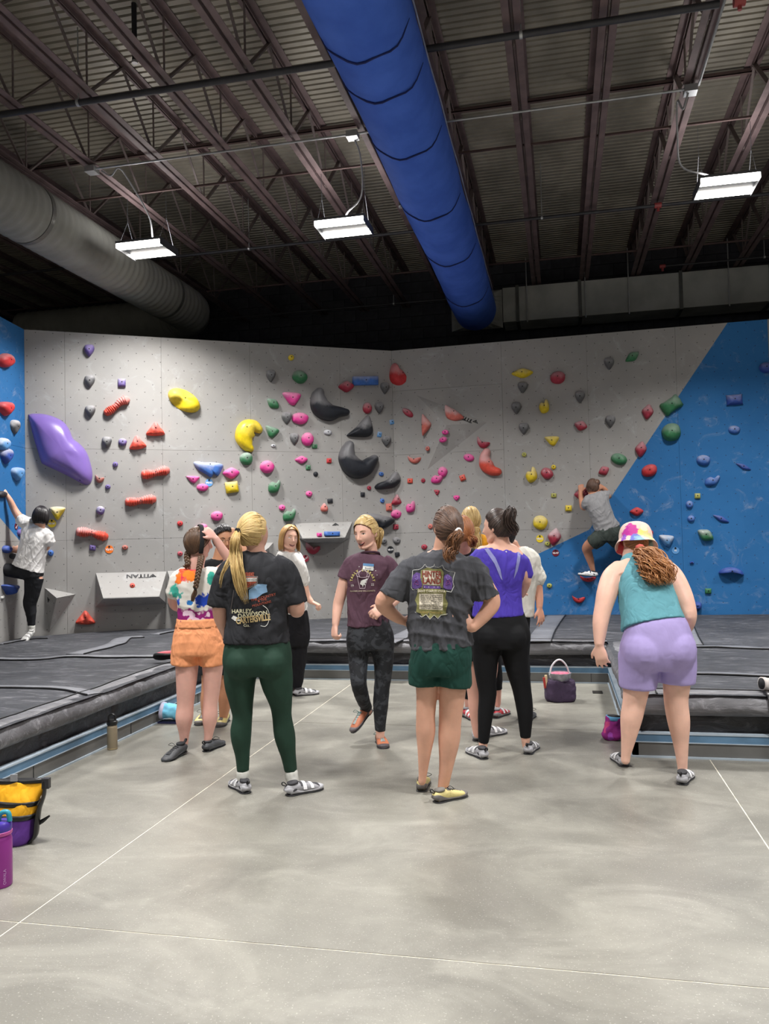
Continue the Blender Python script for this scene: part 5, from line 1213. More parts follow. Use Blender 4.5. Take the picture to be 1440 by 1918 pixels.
class Fig:
    def __init__(s, x, y, z, label, height=None, d=None, skinc=(222, 172, 150), cat='person'):
        g = atz(x, y, z) if d is None else atd(x, y, d); s.g = g; s.d = (g-EYE).dot(CF); s.m = s.d/F_PX
        s.o = empty('person', V((g.x, g.y, g.z)), label, cat); s.skin = skin('skin_%d_%d' % skinc[:2], skinc); s.body = MB(); s.sk = skinc
    def P(s, x, y, dd=0): return atd(x, y, s.d+dd)
    def R(s, x, y, w, dep, dd=0, yaw=0, tilt=0):
        """torso ring: pixel centre, full width px, half depth m, lateral yaw (deg), tilt (image roll deg)"""
        l = (RGT*math.cos(math.radians(yaw))+FWD*math.sin(math.radians(yaw))); l = l*math.cos(math.radians(tilt))+V((0, 0, 1))*math.sin(math.radians(tilt))
        return (s.P(x, y, dd), l, w/2*s.m, dep)
    def limbpts(s, pts): return [s.P(*(p[:2]), p[3] if len(p) > 3 else 0) for p in pts], [p[2]/2*s.m for p in pts]
    def limb(s, q, pts, k=1.0, inset=0.0, sub=4, flat=1.0, n=20, cap=1):
        P, R = s.limbpts(pts); v, f = tube(P, [max(r*k-inset, .008) for r in R], n, sub, flat, round_cap=cap); q.add(v, f)
    def finish(s, voxel=.009, smooth=4): link('body', remesh(s.body, voxel, smooth, name='body'), s.skin, s.o)
    def cloth(s, name, q, m, voxel=.009, smooth=3, fold=.008, fdir=None, seed=0, fscale=1.0):
        me = remesh(q, voxel, smooth, fold, fscale, fdir, seed, name); return link(name, me, m, s.o)
def band(fig, name, rings, m, pw=2.2, th=.004):
    v, f = ringloft(rings, 32, 2, pw); return link(name, fixn(mesh(name, v, f)), m, fig.o)
# ---------------------------------------------------------------- shoes
RAND = dict(grey=(172, 172, 177), dark=(62, 64, 68), orange=(92, 86, 90), yellow=(104, 100, 98), red=(120, 118, 120), white=(214, 214, 210), bw=(214, 214, 216), pinkred=(32, 32, 36))
SHOEW = dict(grey=((150, 150, 154), (34, 34, 38), (54, 54, 58), (222, 222, 224)), dark=((74, 76, 80), (24, 24, 26), (50, 52, 56), None), orange=((190, 116, 84), (50, 48, 52), (150, 160, 158), 'lace'),
             yellow=((206, 192, 128), (52, 52, 54), (110, 106, 100), 'laceb'), red=((190, 56, 66), (34, 34, 36), (120, 120, 124), (210, 210, 212)), white=((222, 222, 218), (120, 120, 118), (190, 190, 188), (150, 150, 150)), bw=((230, 230, 232), (30, 30, 34), (36, 36, 40), (236, 236, 238)))
def shoe(fig, heel, toe, kind='grey', z0=None, up=(0, 0, 1), L=None, loop=True, ankle=None):
    """climbing shoe from heel to toe (world points at sole level)"""
    Hh, T = V(heel), V(toe); d = T-Hh; ln = d.length if L is None else L; d.normalize(); u = V(up); u = (u-d*u.dot(d)).normalized(); s = d.cross(u)
    if L: T = Hh+d*L
    cu, cs, cp, ct = SHOEW[kind]; k = ln/.25
    def ring(t, w, h0, h1): return (Hh+d*(t*ln)+u*((h0+h1)/2*k), s, w*k, (h1-h0)/2*k)
    q = MB(); v, f = ringloft([ring(.0, .020, .012, .045), ring(.04, .030, .006, .066), ring(.16, .035, .004, .074), ring(.30, .034, .008, .072), ring(.45, .037, .007, .067), ring(.62, .044, .004, .058), ring(.80, .045, .004, .044), ring(.93, .034, .005, .032), ring(1.0, .018, .008, .024)], 26, 4, 2.3); q.add(v, f)
    o = link('shoe', fixn(q.mesh('shoe')), mat('shoe_%s' % kind, cu, .55, 0, .06, 20, .2, 120), fig.o)
    mr = mat('rand_%s' % kind, RAND[kind], .5, 0, .05, 20, .1, 120)
    v, f = ringloft([ring(-.006, .021, .004, .040), ring(.03, .0325, .004, .060), ring(.12, .0365, .004, .062), ring(.22, .0365, .005, .046), ring(.34, .0355, .006, .030), ring(.5, .0385, .006, .028), ring(.65, .0458, .004, .030), ring(.82, .0470, .004, .034), ring(.94, .0365, .004, .036), ring(1.008, .020, .006, .030)], 26, 4, 2.5)
    link('rand', fixn(mesh('rand', v, f)), mr, o)
    v, f = ringloft([ring(-.004, .021, -.001, .009), ring(.05, .034, -.002, .009), ring(.16, .038, -.002, .009), ring(.32, .0365, .001, .010), ring(.5, .0395, .0, .009), ring(.65, .047, -.002, .009), ring(.82, .048, -.002, .009), ring(.95, .0375, -.002, .010), ring(1.01, .021, .0, .011)], 26, 4, 2.6)
    link('sole', fixn(mesh('sole', v, f)), mat('sole_%s' % kind, cs, .5, 0, .06), o)
    mp = mat('panel_%s' % kind, cp, .75)
    def over(t0, t1, w0, w1, h0, h1, m, name, c0=.18, c1=.82):
        vs = []; fs = []; n = 12
        for t, w, h in ((t0, w0, h0), (t1, w1, h1)):
            for e in (.0, .0035):
                for i in range(n+1):
                    a = PI*(c0+(c1-c0)*i/n); vs.append(Hh+d*(t*ln)+s*((w+e)*k*math.cos(a))+u*(.018*k+(h-.018+e)*k*math.sin(a)**.8))
        m1 = n+1
        for i in range(n): fs += [(i+m1, i+1+m1, i+1+3*m1, i+3*m1), (i, i+1, i+1+m1, i+m1), (i+2*m1, i+3*m1, i+1+3*m1, i+1+2*m1)]
        link(name, fixn(mesh(name, vs, fs)), m, o, smooth='auto')
    if kind in ('grey', 'bw', 'red', 'white'):
        ms = mat('strap_%s' % kind, ct, .6)
        over(.34, .86, .036, .040, .0725, .041, mp, 'mesh_panel')
        over(.40, .49, .0385, .041, .0725, .068, ms, 'strap', .05, .95); over(.60, .68, .046, .047, .060, .055, ms, 'strap', .08, .92)
        for sx in (-1, 1):
            c = Hh+d*(.16*ln)+s*(sx*.0345*k)+u*.036*k; e = ellipsoid(c, s*.003*k, d*.016*k+u*.006*k, u*.008*k-d*.004*k); link('heel_inset', fixn(mesh('hi', *e)), mp, o)
    else:
        over(.36, .80, .030, .026, .0735, .047, mp, 'tongue', .3, .7)
        ml = M_LACE if kind == 'orange' else M_LACEB; q = MB()
        for i in range(5):
            t = .40+.08*i; hgt = (.0745-.0055*i)*k; w = (.022-.001*i)*k
            q.tube([Hh+d*(t*ln)-s*w+u*(hgt-.006*k), Hh+d*((t+.02)*ln)+u*(hgt+.001), Hh+d*((t+.045)*ln)+s*w+u*(hgt-.008*k)], .0022, 6)
        b0 = Hh+d*(.40*ln)+u*.077*k
        q.tube(catmull([list(b0), list(b0+s*.03+u*.018), list(b0+s*.055+u*.006+d*.01), list(b0+s*.03-u*.002), list(b0)], 4), .0018, 5); q.build('laces', ml, o)
    # cuff and heel loops
    c0 = Hh+d*(.17*ln)+u*.070*k; v, f = ringloft([(c0, d, .036*k, .031*k), (c0+u*.012*k-d*.002, d, .035*k, .030*k)], 22, 2, 2.1); link('cuff', fixn(mesh('cuff', v, f)), mp, o)
    if loop:
        q = MB(); b0 = Hh+d*(.01*ln)+u*.066*k; v, f = tube([b0, b0-d*.020*k+u*.022*k, b0-d*.034*k+u*.020*k, b0-d*.030*k+u*.006*k, b0-d*.004*k-u*.004], .0032*k, 6, 4, 2.0); q.add(v, f); q.build('pull_loop', M_LOOP, o)
    return Hh+d*(.19*ln)+u*.062*k
def fpt(x, y, z=0): return atz(x, y, z)
# ---------------------------------------------------------------- prints on shirts
def bvh(o):
    off = wloc(o); me = o.data
    return BVHTree.FromPolygons([v.co+off for v in me.vertices], [list(p.vertices) for p in me.polygons])
def onto(bv, x, y, d, lift=.003):
    """point on the cloth seen under a photo pixel"""
    r = ray(x, y); r.normalize(); h = bv.ray_cast(EYE, r)
    if h[0] is None: return atd(x, y, d)
    return h[0]-r*lift
def decal(fig, bv, name, poly, m, lift=.003, cell=4.0, parent=None):
    bm = bmesh.new(); bm.faces.new([bm.verts.new((x, y, 0)) for x, y in poly])
    xs = [p[0] for p in poly]; ys = [p[1] for p in poly]
    for lo, hi, no in ((min(xs), max(xs), (1, 0, 0)), (min(ys), max(ys), (0, 1, 0))):
        c = lo+cell
        while c < hi: bmesh.ops.bisect_plane(bm, geom=bm.faces[:]+bm.edges[:]+bm.verts[:], plane_co=(c if no[0] else 0, c if no[1] else 0, 0), plane_no=no); c += cell
    for v in bm.verts: v.co = onto(bv, v.co.x, v.co.y, fig.d, lift)
    me = bpy.data.meshes.new(name); bm.to_mesh(me); bm.free(); return link(name, me, m, parent or fig.o, smooth=False)
def print_text(fig, bv, txt, x, y, hpx, m, rot=0, sx=1.0, lift=.0045, bold=.0, name='print_lettering', parent=None, arc=None):
    me = text_mesh(txt, 1.0, 0, bold); a = math.radians(rot)
    bm = bmesh.new(); bm.from_mesh(me)
    W = max((abs(v.co.x) for v in bm.verts), default=1)
    c = -W+.4
    while c < W: bmesh.ops.bisect_plane(bm, geom=bm.faces[:]+bm.edges[:]+bm.verts[:], plane_co=(c, 0, 0), plane_no=(1, 0, 0)); c += .4
    bm.to_mesh(me); bm.free()
    for v in me.vertices:
        X, Y = v.co.x*hpx*1.4*sx, v.co.y*hpx*1.4
        if arc: r_, a0 = arc; th = X/r_; X, Y = math.sin(th)*(r_+Y), math.cos(th)*(r_+Y)-r_
        px, py = x+X*math.cos(a)+Y*math.sin(a), y+X*math.sin(a)-Y*math.cos(a); v.co = onto(bv, px, py, fig.d, lift)
    return link(name, me, m, parent or fig.o, smooth=False)
def print_line(fig, bv, pts, w, m, name='print_line', lift=.004, parent=None, sub=3):
    q = MB(); A = catmull([list(p) for p in pts], sub)
    P = [onto(bv, a[0], a[1], fig.d, lift) for a in A]; v, f = tube(P, w/2*fig.m, 5, 1, .5); q.add(v, f); return q.build(name, m, parent or fig.o, smooth=False)
rs = random.Random(11)
def build_arms(g, arms, inset=0.0):
    """arms: (points, hand spec) ; hand = (dir vector, back vector, dict)"""
    for pts, hd in arms:
        g.limb(g.body, pts, inset=inset, n=18)
        if hd:
            w = pts[-1]; wr = g.P(w[0], w[1], w[3] if len(w) > 3 else 0); hand(g.body, wr, hd[0], hd[1], **hd[2])
def add(q, vf): q.add(vf[0], vf[1])
def dress(g, torso, hips, legs, ins=.012, neck=None):
    nT = len(torso); allr = torso[:-1]+hips[1:-1]; add(g.body, ringloft([(r[0], r[1], max(r[2]-ins-(.014 if i >= nT-3 else 0), .03), max(r[3]-ins-(.014 if i >= nT-3 else 0), .03)) for i, r in enumerate(allr)], 32, 3))
    for L in legs: g.limb(g.body, L, inset=.005, n=22)
    if neck: g.limb(g.body, neck, n=20)
DN = V((0, 0, -1)); UP_ = V((0, 0, 1)); BK = -FWD
# ---------------------------------------------------------------- 4 blonde ponytail, black tee, green leggings
g = Fig(492, 1478, 0, 'blonde ponytailed woman from behind in black printed tee and dark green leggings', skinc=(226, 176, 156))
T = [g.R(482, 1032, 40, .058), g.R(481, 1037, 62, .072), g.R(479, 1046, 92, .092), g.R(478, 1060, 114, .112), g.R(479, 1074, 122, .12), g.R(479, 1090, 126, .122), g.R(481, 1128, 118, .118), g.R(482, 1162, 116, .122), g.R(481, 1188, 122, .134), g.R(481, 1203, 126, .138)]
Hp = [g.R(482, 1186, 112, .118), g.R(482, 1200, 119, .124), g.R(482, 1218, 127, .132), g.R(482, 1240, 130, .134), g.R(482, 1262, 120, .115)]
LL = [(454, 1230, 66), (449, 1274, 60), (452, 1318, 45), (454, 1342, 38), (451, 1376, 40), (454, 1415, 28), (455, 1446, 23)]; LR = [(512, 1230, 66), (518, 1274, 62), (526, 1318, 43), (528, 1342, 37), (533, 1378, 40), (540, 1415, 29), (545, 1446, 24)]
dress(g, T, Hp, [LL+[(455, 1468, 19)], LR+[(547, 1470, 20)]], neck=[(481, 1045, 34), (479, 1030, 33), (479, 1012, 34, .01)])
build_arms(g, [([(436, 1070, 26), (414, 1105, 30), (412, 1148, 28, .02), (418, 1172, 23, .08), (427, 1196, 17, .14)], (RGT*.5+DN+FWD*.4, BK-RGT*.5, dict(curl=.5, thumb=1))), ([(526, 1068, 26), (549, 1102, 31), (556, 1140, 30, .0), (552, 1141, 26, .09), (538, 1136, 20, .2)], (FWD-RGT*.6, UP_, dict(curl=.4, thumb=-1)))])
h4 = Head(g.P(476, 999), 32, 4, 0, 1.02); add(g.body, (h4.mesh(False).v, h4.mesh(False).f)); g.finish(.009)
q = MB(); add(q, ringloft(T, 40, 4)); g.limb(q, [(450, 1056, 36), (430, 1066, 40), (420, 1084, 42), (413, 1110, 43), (409, 1136, 45)], cap=0); g.limb(q, [(513, 1054, 36), (533, 1064, 40), (544, 1084, 42), (550, 1108, 43), (554, 1131, 45)], cap=0)
shirt4 = g.cloth('tshirt', q, cloth('tee_black', (44, 45, 49)), .0085, 2, .018, (0, 0, 1), 4)
q = MB(); add(q, ringloft(Hp, 40, 4))
for L in (LL, LR): g.limb(q, L, n=26, cap=0)
for x in (453, 511): add(q, ellipsoid(g.P(x, 1240, -.022), RGT*.100, FWD*.130, UP_*.125))
leg4 = g.cloth('leggings', q, cloth('legging_green', (36, 62, 50), .7, .06, .1, .12), .0085, 9, .002, None, 5)
for L in ((455, 1452, 456, 1474), (546, 1452, 548, 1478)):
    q = MB(); g.limb(q, [(L[0], L[1]-8, 24), (L[0], L[1], 25), (L[2], L[1]+12, 23), (L[2], L[3], 22)], n=20); g.cloth('sock', q, M_WHITESOCK, .006, 2, .003, (1, 0, 0), 9)
shoe(g, fpt(463, 1487), fpt(437, 1470), 'grey', L=.232); shoe(g, fpt(537, 1491), fpt(602, 1477), 'grey', L=.235)
MH4 = hairmat('hair_blonde', (150, 116, 62), (228, 200, 138)); q = MB(); add(q, hair_cap(h4, .42, -.60)); pulled(q, h4, (0, -1, .12), 170, rs, .42, -.60); q.build('hair', MH4, g.o, smooth=True)
tp = h4.scalp(V((0, -1, .12)), 1.12); q = MB(); 
tail(q, [tp, tp+g.P(446, 1010, -.05)-g.P(450, 994, 0), g.P(441, 1036, -.13), g.P(445, 1066, -.17), g.P(452, 1100, -.17), g.P(462, 1136, -.16)], [.018, .030, .034, .036, .032, .018], 70, rs, .0048, .006, .55, 1.2, .7)
tail(q, [tp, g.P(436, 1030, -.1), g.P(424, 1060, -.14), g.P(415, 1080, -.13), g.P(411, 1108, -.12)], [.012, .014, .014, .010, .004], 9, rs, .0035, .004, .6, 1, .7)
q.build('ponytail', MH4, g.o, smooth=True); q = MB(); t_ = (tp-h4.c).normalized()
for k in (-.006, .005): add(q, ringloft([(tp+t_*(k), t_.orthogonal().normalized(), .021, .021), (tp+t_*(k+.004), t_.orthogonal().normalized(), .021, .021)], 20, 1))
q.build('hair_tie', M_HAIRTIE, g.o)
bv = bvh(shirt4); CREAM = mat('print_cream', (226, 220, 186), .8); ORG = mat('print_rust', (176, 84, 62), .8); BLK = mat('print_black', (18, 18, 22), .8); SKY = mat('print_sky', (132, 170, 206), .8); TAN_ = mat('print_tan', (196, 172, 122), .8); WHT = mat('print_white', (226, 226, 222), .8); GRY = mat('print_grey', (120, 112, 110), .8)
decal(g, bv, 'print_crest', [(452, 1078), (483, 1079), (483, 1092), (480, 1096), (462, 1105), (453, 1100)], GRY, .0035)
decal(g, bv, 'print_crest_inner', [(453, 1081), (480, 1081), (480, 1091), (462, 1102), (454, 1098)], ORG, .0045)
decal(g, bv, 'print_top_bar', [(451, 1072), (476, 1072), (476, 1079), (451, 1079)], ORG, .0035)
decal(g, bv, 'print_banner', [(450, 1083), (481, 1082), (481, 1089), (450, 1090)], WHT, .0055)
print_text(g, bv, 'MOTOR', 464, 1075.5, 6, BLK, 0, 1.0, .006); print_text(g, bv, 'HARLEY-DAVIDSON', 465, 1086, 4.2, BLK, 0, .88, .0075); print_text(g, bv, 'CYCLES', 465, 1095, 5, BLK, 0, .9, .0065)
decal(g, bv, 'print_sky_panel', [(466, 1105), (482, 1094), (490, 1094), (500, 1095), (499, 1099), (501, 1109), (492, 1112), (480, 1121), (466, 1123)], SKY, .003); decal(g, bv, 'print_sky_panel', [(457, 1106), (463, 1106), (464, 1122), (456, 1124)], SKY, .003)
print_text(g, bv, 'THE COUNTRY', 493, 1119, 5, ORG, -14, 1.0, .006); print_text(g, bv, '& THE', 491, 1124, 4.5, ORG, -14, 1.0, .006); print_text(g, bv, 'MOUNTAINS', 490, 1131, 4.5, ORG, -14, 1.0, .006)
print_text(g, bv, 'HARLEY-', 454, 1145, 7.5, CREAM, -2, 1.0, .0045, .02); print_text(g, bv, 'DAVIDSON', 473, 1151, 7.5, CREAM, -7, 1.05, .0045, .02)
decal(g, bv, 'print_lettering_band', [(433, 1158), (437, 1153), (446, 1157), (452, 1163), (440, 1163)], WHT, .003); print_text(g, bv, 'CARTERSVILLE', 474, 1160, 11.5, TAN_, -7, .62, .0055, .035); print_text(g, bv, 'Ga.', 462, 1171.5, 5.5, CREAM, 0, 1.2, .0055)
print_line(g, bv, [(492, 1134), (500, 1140), (504, 1150), (503, 1164), (497, 1173), (488, 1172)], 1.0, WHT); print_line(g, bv, [(438, 1105), (434, 1130), (431, 1150)], .9, GRY)
# ---------------------------------------------------------------- 2 braids, tie-dye crop, peach shorts
g = Fig(368, 1406, 0, 'woman with two brown braids, tie-dye crop tee and peach shorts, hand on her head', skinc=(224, 174, 160))
T = [g.R(366, 1064, 36, .055), g.R(366, 1068, 56, .07), g.R(366, 1078, 72, .092), g.R(366, 1095, 76, .105), g.R(367, 1120, 72, .105), g.R(368, 1145, 70, .098), g.R(368, 1166, 73, .10)]
Hp = [g.R(369, 1156, 72, .098), g.R(369, 1172, 80, .108), g.R(370, 1196, 92, .125), g.R(370, 1218, 98, .125), g.R(370, 1230, 92, .11)]
LL = [(350, 1222, 48), (350, 1250, 45), (348, 1300, 37), (347, 1321, 34), (345, 1346, 35), (345, 1372, 23), (345, 1394, 17)]; LR = [(397, 1222, 46), (398, 1250, 41), (396, 1300, 32), (394, 1320, 30), (393, 1346, 31), (391, 1372, 20), (388, 1394, 16)]
dress(g, T, Hp, [LL, LR], neck=[(366, 1076, 32), (367, 1060, 30), (371, 1040, 30, .01)])
build_arms(g, [([(338, 1078, 26), (327, 1105, 24), (327, 1132, 21, .08), (345, 1140, 16, .2)], (FWD+RGT, UP_, dict(curl=.4, thumb=-1))), ([(398, 1078, 26), (416, 1068, 23, .02), (428, 1050, 20, .02), (414, 1026, 17, -.01), (403, 1008, 13, -.03)], (-RGT*.75+UP_*.75-FWD*.1, BK*.6+UP_*.5+RGT*.5, dict(curl=.3, thumb=-1, spread=.16, size=.98)))])
h = Head(g.P(372, 1017), 52, -4, 4, .98); m_ = h.mesh(True); add(g.body, (m_.v, m_.f)); g.finish(.0062, 3)
q = MB(); add(q, ringloft(T, 36, 4)); g.limb(q, [(346, 1074, 28), (334, 1084, 31), (328, 1100, 31), (325, 1113, 31)]); g.limb(q, [(386, 1074, 28), (398, 1076, 30), (408, 1076, 29)])
sh = remesh(q, .0085, 3, .009, 1, None, 2, 'crop_tee'); bl = []
bvt = BVHTree.FromPolygons([v.co for v in sh.vertices], [list(p.vertices) for p in sh.polygons])
def hit(x, y, bb=None):
    r = ray(x, y).normalized(); h_ = (bb or bvt).ray_cast(EYE, r); return (h_[0] if h_[0] is not None else atd(x, y, g.d-.1))-g.g
for (x, y, r, c) in [(334, 1081, .028, (240, 120, 40)), (354, 1074, .045, (226, 60, 84)), (346, 1068, .03, (236, 90, 60)), (357, 1078, .035, (242, 130, 44)), (399, 1083, .030, (60, 168, 150)), (328, 1108, .035, (70, 178, 160)), (338, 1118, .02, (80, 170, 160)), (334, 1126, .022, (40, 80, 190)), (378, 1126, .03, (36, 70, 180)), (391, 1118, .02, (36, 70, 180)), (354, 1129, .016, (50, 120, 190)), (372, 1138, .016, (60, 90, 190))]:
    bl.append((hit(x, y), r*1.35, c))
z0 = (atd(368, 1170, g.d)-g.g).z; z1 = (atd(368, 1140, g.d)-g.g).z
bl += [(hit(x, y), r*1.2, (226, 196, 214)) for x, y, r in [(346, 1150, .02), (360, 1152, .018), (373, 1150, .018), (388, 1152, .02), (352, 1160, .012), (368, 1162, .014), (382, 1162, .014)]]
link('crop_tee', sh, blotmat('tie_dye_tee', (226, 222, 214), bl, [(z0-.05, z1, (140, 34, 110))], 16, .03), g.o)
q = MB(); add(q, ringloft([Hp[0], Hp[1], Hp[2], Hp[3], g.R(370, 1226, 96, .12)], 40, 4)); g.limb(q, [(350, 1208, 54), (347, 1230, 54), (346, 1245, 53)], cap=0); g.limb(q, [(394, 1208, 52), (397, 1230, 50), (398, 1246, 47)], cap=0)
g.cloth('shorts', q, cloth('short_peach', (244, 164, 116), .85, .05), .0085, 3, .007, (0, 0, 1), 12); band(g, 'waistband', [g.R(369, 1158, 75, .102), g.R(369, 1166, 77, .104), g.R(369, 1174, 82, .11)], cloth('short_peach', None))
shoe(g, fpt(346, 1411)+V((0, 0, .015)), fpt(322, 1421), 'dark', L=.235); shoe(g, fpt(384, 1409), fpt(412, 1396), 'dark', L=.235)
MH = hairmat('hair_brown', (52, 36, 28), (112, 84, 62)); q = MB(); add(q, hair_cap(h, .35, -.66)); pulled(q, h, (.75, -.35, -.75), 90, rs, .35, -.66, side=1); pulled(q, h, (-.75, -.5, -.6), 90, rs, .35, -.66, side=-1); q.build('hair', MH, g.o, smooth=True)
q = MB(); braid(q, [g.P(377, 1042, -.06), g.P(375, 1054, -.11), g.P(371, 1075, -.145), g.P(366, 1102, -.15)], .016, .0105, 4.2); q.build('braid', MH, g.o, smooth=True)
q = MB(); tail(q, [g.P(366, 1102, -.15), g.P(363, 1115, -.15), g.P(358, 1130, -.145)], [.009, .016, .008], 24, rs, .004, .003, .6, 1, .8); q.build('braid_end', MH, g.o, smooth=True)
q = MB(); braid(q, [g.P(352, 1035, -.02), g.P(350, 1044, -.03), g.P(352, 1056, -.06), g.P(346, 1062, -.04)], .015, .010, 2.2); q.build('braid', MH, g.o, smooth=True); q = MB(); q.tube([g.P(366, 1100, -.15), g.P(366, 1104, -.15)], .011, 12); q.build('hair_tie', M_HAIRTIE, g.o)
q = MB(); P = [h.scalp(V((math.cos(a), .10, math.sin(a))).normalized(), 1.13) for a in [math.radians(-35+250*k/24) for k in range(25)]]; v, f = tube(P, .016, 8, 1, .25, lat=h.f); q.add(v, f); q.build('headband', mat('band_black', (22, 22, 26), .8), g.o)
# ---------------------------------------------------------------- 3 man with glasses
g = Fig(416, 1356, 0, 'dark-haired man with glasses and yellow climbing shoes, hand on his head, behind two women', skinc=(206, 150, 116))
T = [g.R(412, 1046, 36, .06), g.R(412, 1050, 60, .075), g.R(412, 1060, 86, .10), g.R(412, 1080, 98, .12), g.R(412, 1115, 92, .12), g.R(412, 1155, 86, .115), g.R(412, 1192, 88, .12)]
Hp = [g.R(412, 1185, 78, .11), g.R(412, 1205, 82, .12), g.R(412, 1228, 82, .115)]
LL = [(394, 1220, 40), (392, 1262, 32), (390, 1290, 28), (388, 1312, 28), (385, 1340, 17)]; LR = [(428, 1220, 40), (425, 1262, 32), (423, 1290, 28), (422, 1312, 28), (418, 1345, 17)]
dress(g, T, Hp, [LL, LR], neck=[(412, 1056, 32), (414, 1045, 30), (418, 1030, 30)])
build_arms(g, [([(378, 1068, 26), (368, 1105, 24), (372, 1140, 18, -.05)], (DN, -RGT, dict(curl=.4, thumb=1))), ([(447, 1068, 26), (462, 1046, 24, -.05), (460, 1034, 22, -.06), (449, 1020, 17, -.04), (441, 1008, 13, -.02)], (-RGT*.45+UP_*.8+FWD*.1, BK*.7+RGT*.6, dict(curl=.45, thumb=-1, spread=.15)))])
h = Head(g.P(419, 1012), 140, -6, 2, 1.04); m_ = h.mesh(True); add(g.body, (m_.v, m_.f)); g.finish(.0075, 2); h.features(g.o, .45, (30, 26, 24), True)
q = MB(); add(q, ringloft(T, 36, 4)); g.limb(q, [(384, 1064, 32), (374, 1075, 34), (370, 1094, 34)]); g.limb(q, [(438, 1062, 32), (450, 1062, 32), (459, 1052, 32, -.03)])
g.cloth('tshirt', q, cloth('tee_black_two', (32, 32, 36)), .010, 3, .009, (0, 0, 1), 6)
q = MB(); add(q, ringloft(Hp, 32, 3)); g.limb(q, [(393, 1212, 46), (392, 1262, 44)], cap=0); g.limb(q, [(429, 1212, 46), (426, 1262, 42)], cap=0); g.cloth('shorts', q, cloth('short_dark', (40, 42, 46)), .010, 3, .006, (0, 0, 1), 7)
shoe(g, fpt(424, 1349), fpt(408, 1364), 'yellow', L=.26); shoe(g, fpt(388, 1346), fpt(378, 1354), 'yellow', L=.26)
MHK = hairmat('hair_black', (18, 16, 18), (46, 42, 44), .35); q = MB(); add(q, hair_cap(h, .30, -.45, 1.08))
pulled(q, h, (.2, -.6, .75), 130, rs, .34, -.4, 1.09, .008); q.build('hair', MHK, g.o, smooth=True)
# ---------------------------------------------------------------- 5 bob, white tee, black trousers
g = Fig(563, 1302, 0, 'smiling woman with blonde bob, white tee and black trousers, looking over her shoulder', skinc=(238, 190, 168))
T = [g.R(538, 1032, 26, .055, 0, 40), g.R(538, 1036, 44, .075, 0, 40), g.R(541, 1045, 56, .095, 0, 40), g.R(545, 1060, 58, .11, 0, 40), g.R(549, 1085, 52, .11, 0, 40), g.R(552, 1110, 46, .105, 0, 40), g.R(552, 1149, 46, .11, 0, 30)]
Hp = [g.R(554, 1142, 42, .10, 0, 30), g.R(556, 1165, 46, .11, 0, 30), g.R(557, 1190, 46, .12, 0, 30), g.R(556, 1208, 42, .11, 0, 30)]
LL = [(547, 1200, 30), (545, 1235, 25), (544, 1255, 21), (542, 1275, 18), (540, 1294, 12)]; LR = [(560, 1200, 32), (560, 1235, 27), (559, 1255, 23), (558, 1275, 19), (556, 1294, 13)]
dress(g, T, Hp, [LL, LR], neck=[(540, 1044, 20), (541, 1032, 20), (542, 1020, 20)])
build_arms(g, [([(558, 1050, 18, -.08), (566, 1075, 17, -.1), (570, 1098, 15, -.1), (576, 1118, 13, -.1), (584, 1128, 10, -.12)], (RGT*.9-UP_*.35-FWD*.2, UP_+RGT*.2, dict(curl=.85, thumb=-1, fist=True)))])
h = Head(g.P(542, 1009), 138, 0, -6, 1.06); m_ = h.mesh(True); add(g.body, (m_.v, m_.f)); g.finish(.0075, 2); h.features(g.o, .75, (150, 116, 80))
q = MB(); add(q, ringloft(T, 36, 4)); g.limb(q, [(550, 1044, 24, -.05), (560, 1058, 25, -.09), (566, 1075, 25, -.1), (569, 1092, 24, -.1)])
g.cloth('tshirt', q, cloth('tee_white', (226, 224, 220), .85, .03), .009, 3, .009, (0, 0, 1), 8); q = MB(); add(q, ringloft(Hp, 32, 3))
for L in (LL, LR): g.limb(q, [p if i < 4 else (p[0], p[1]-4, 15) for i, p in enumerate(L)], k=1.06, cap=0)
g.cloth('trousers', q, cloth('trouser_black', (24, 24, 28)), .010, 3, .006, (0, 0, 1), 9); shoe(g, fpt(552, 1304), fpt(582, 1301), 'grey', L=.24); shoe(g, fpt(536, 1302), fpt(560, 1300), 'grey', L=.24)
MHB = hairmat('hair_dark_blonde', (132, 92, 50), (214, 172, 110)); q = MB(); add(q, hair_cap(h, .26, -.5, 1.07))
for k in range(330):
    a = rs.uniform(math.radians(60), math.radians(300)); s0 = V((.12+math.sin(a)*.05, rs.uniform(.0, .62), 1)).normalized(); n = V((math.sin(a), math.cos(a)*.95, -.05)).normalized(); P = []; R = []
    for i in range(8): t = i/7; d = slerp(s0, n, t); P.append(h.scalp(d, 1.07+.035*math.sin(t*2)+.01*(k % 3)/3)); R.append(.0036)
    e = P[-1]; out = (e-h.c); out.z = 0; out.normalize(); L = rs.uniform(.085, .125)
    for i in range(1, 6): t = i/5; P.append(e+V((0, 0, -L*t))+out*(.012*math.sin(t*2.2)-.006*t)); R.append(.0036*(1-.75*t**3))
    v, f = tube(P, R, 6, 1, .55); q.add(v, f)
q.build('hair', MHB, g.o, smooth=True)
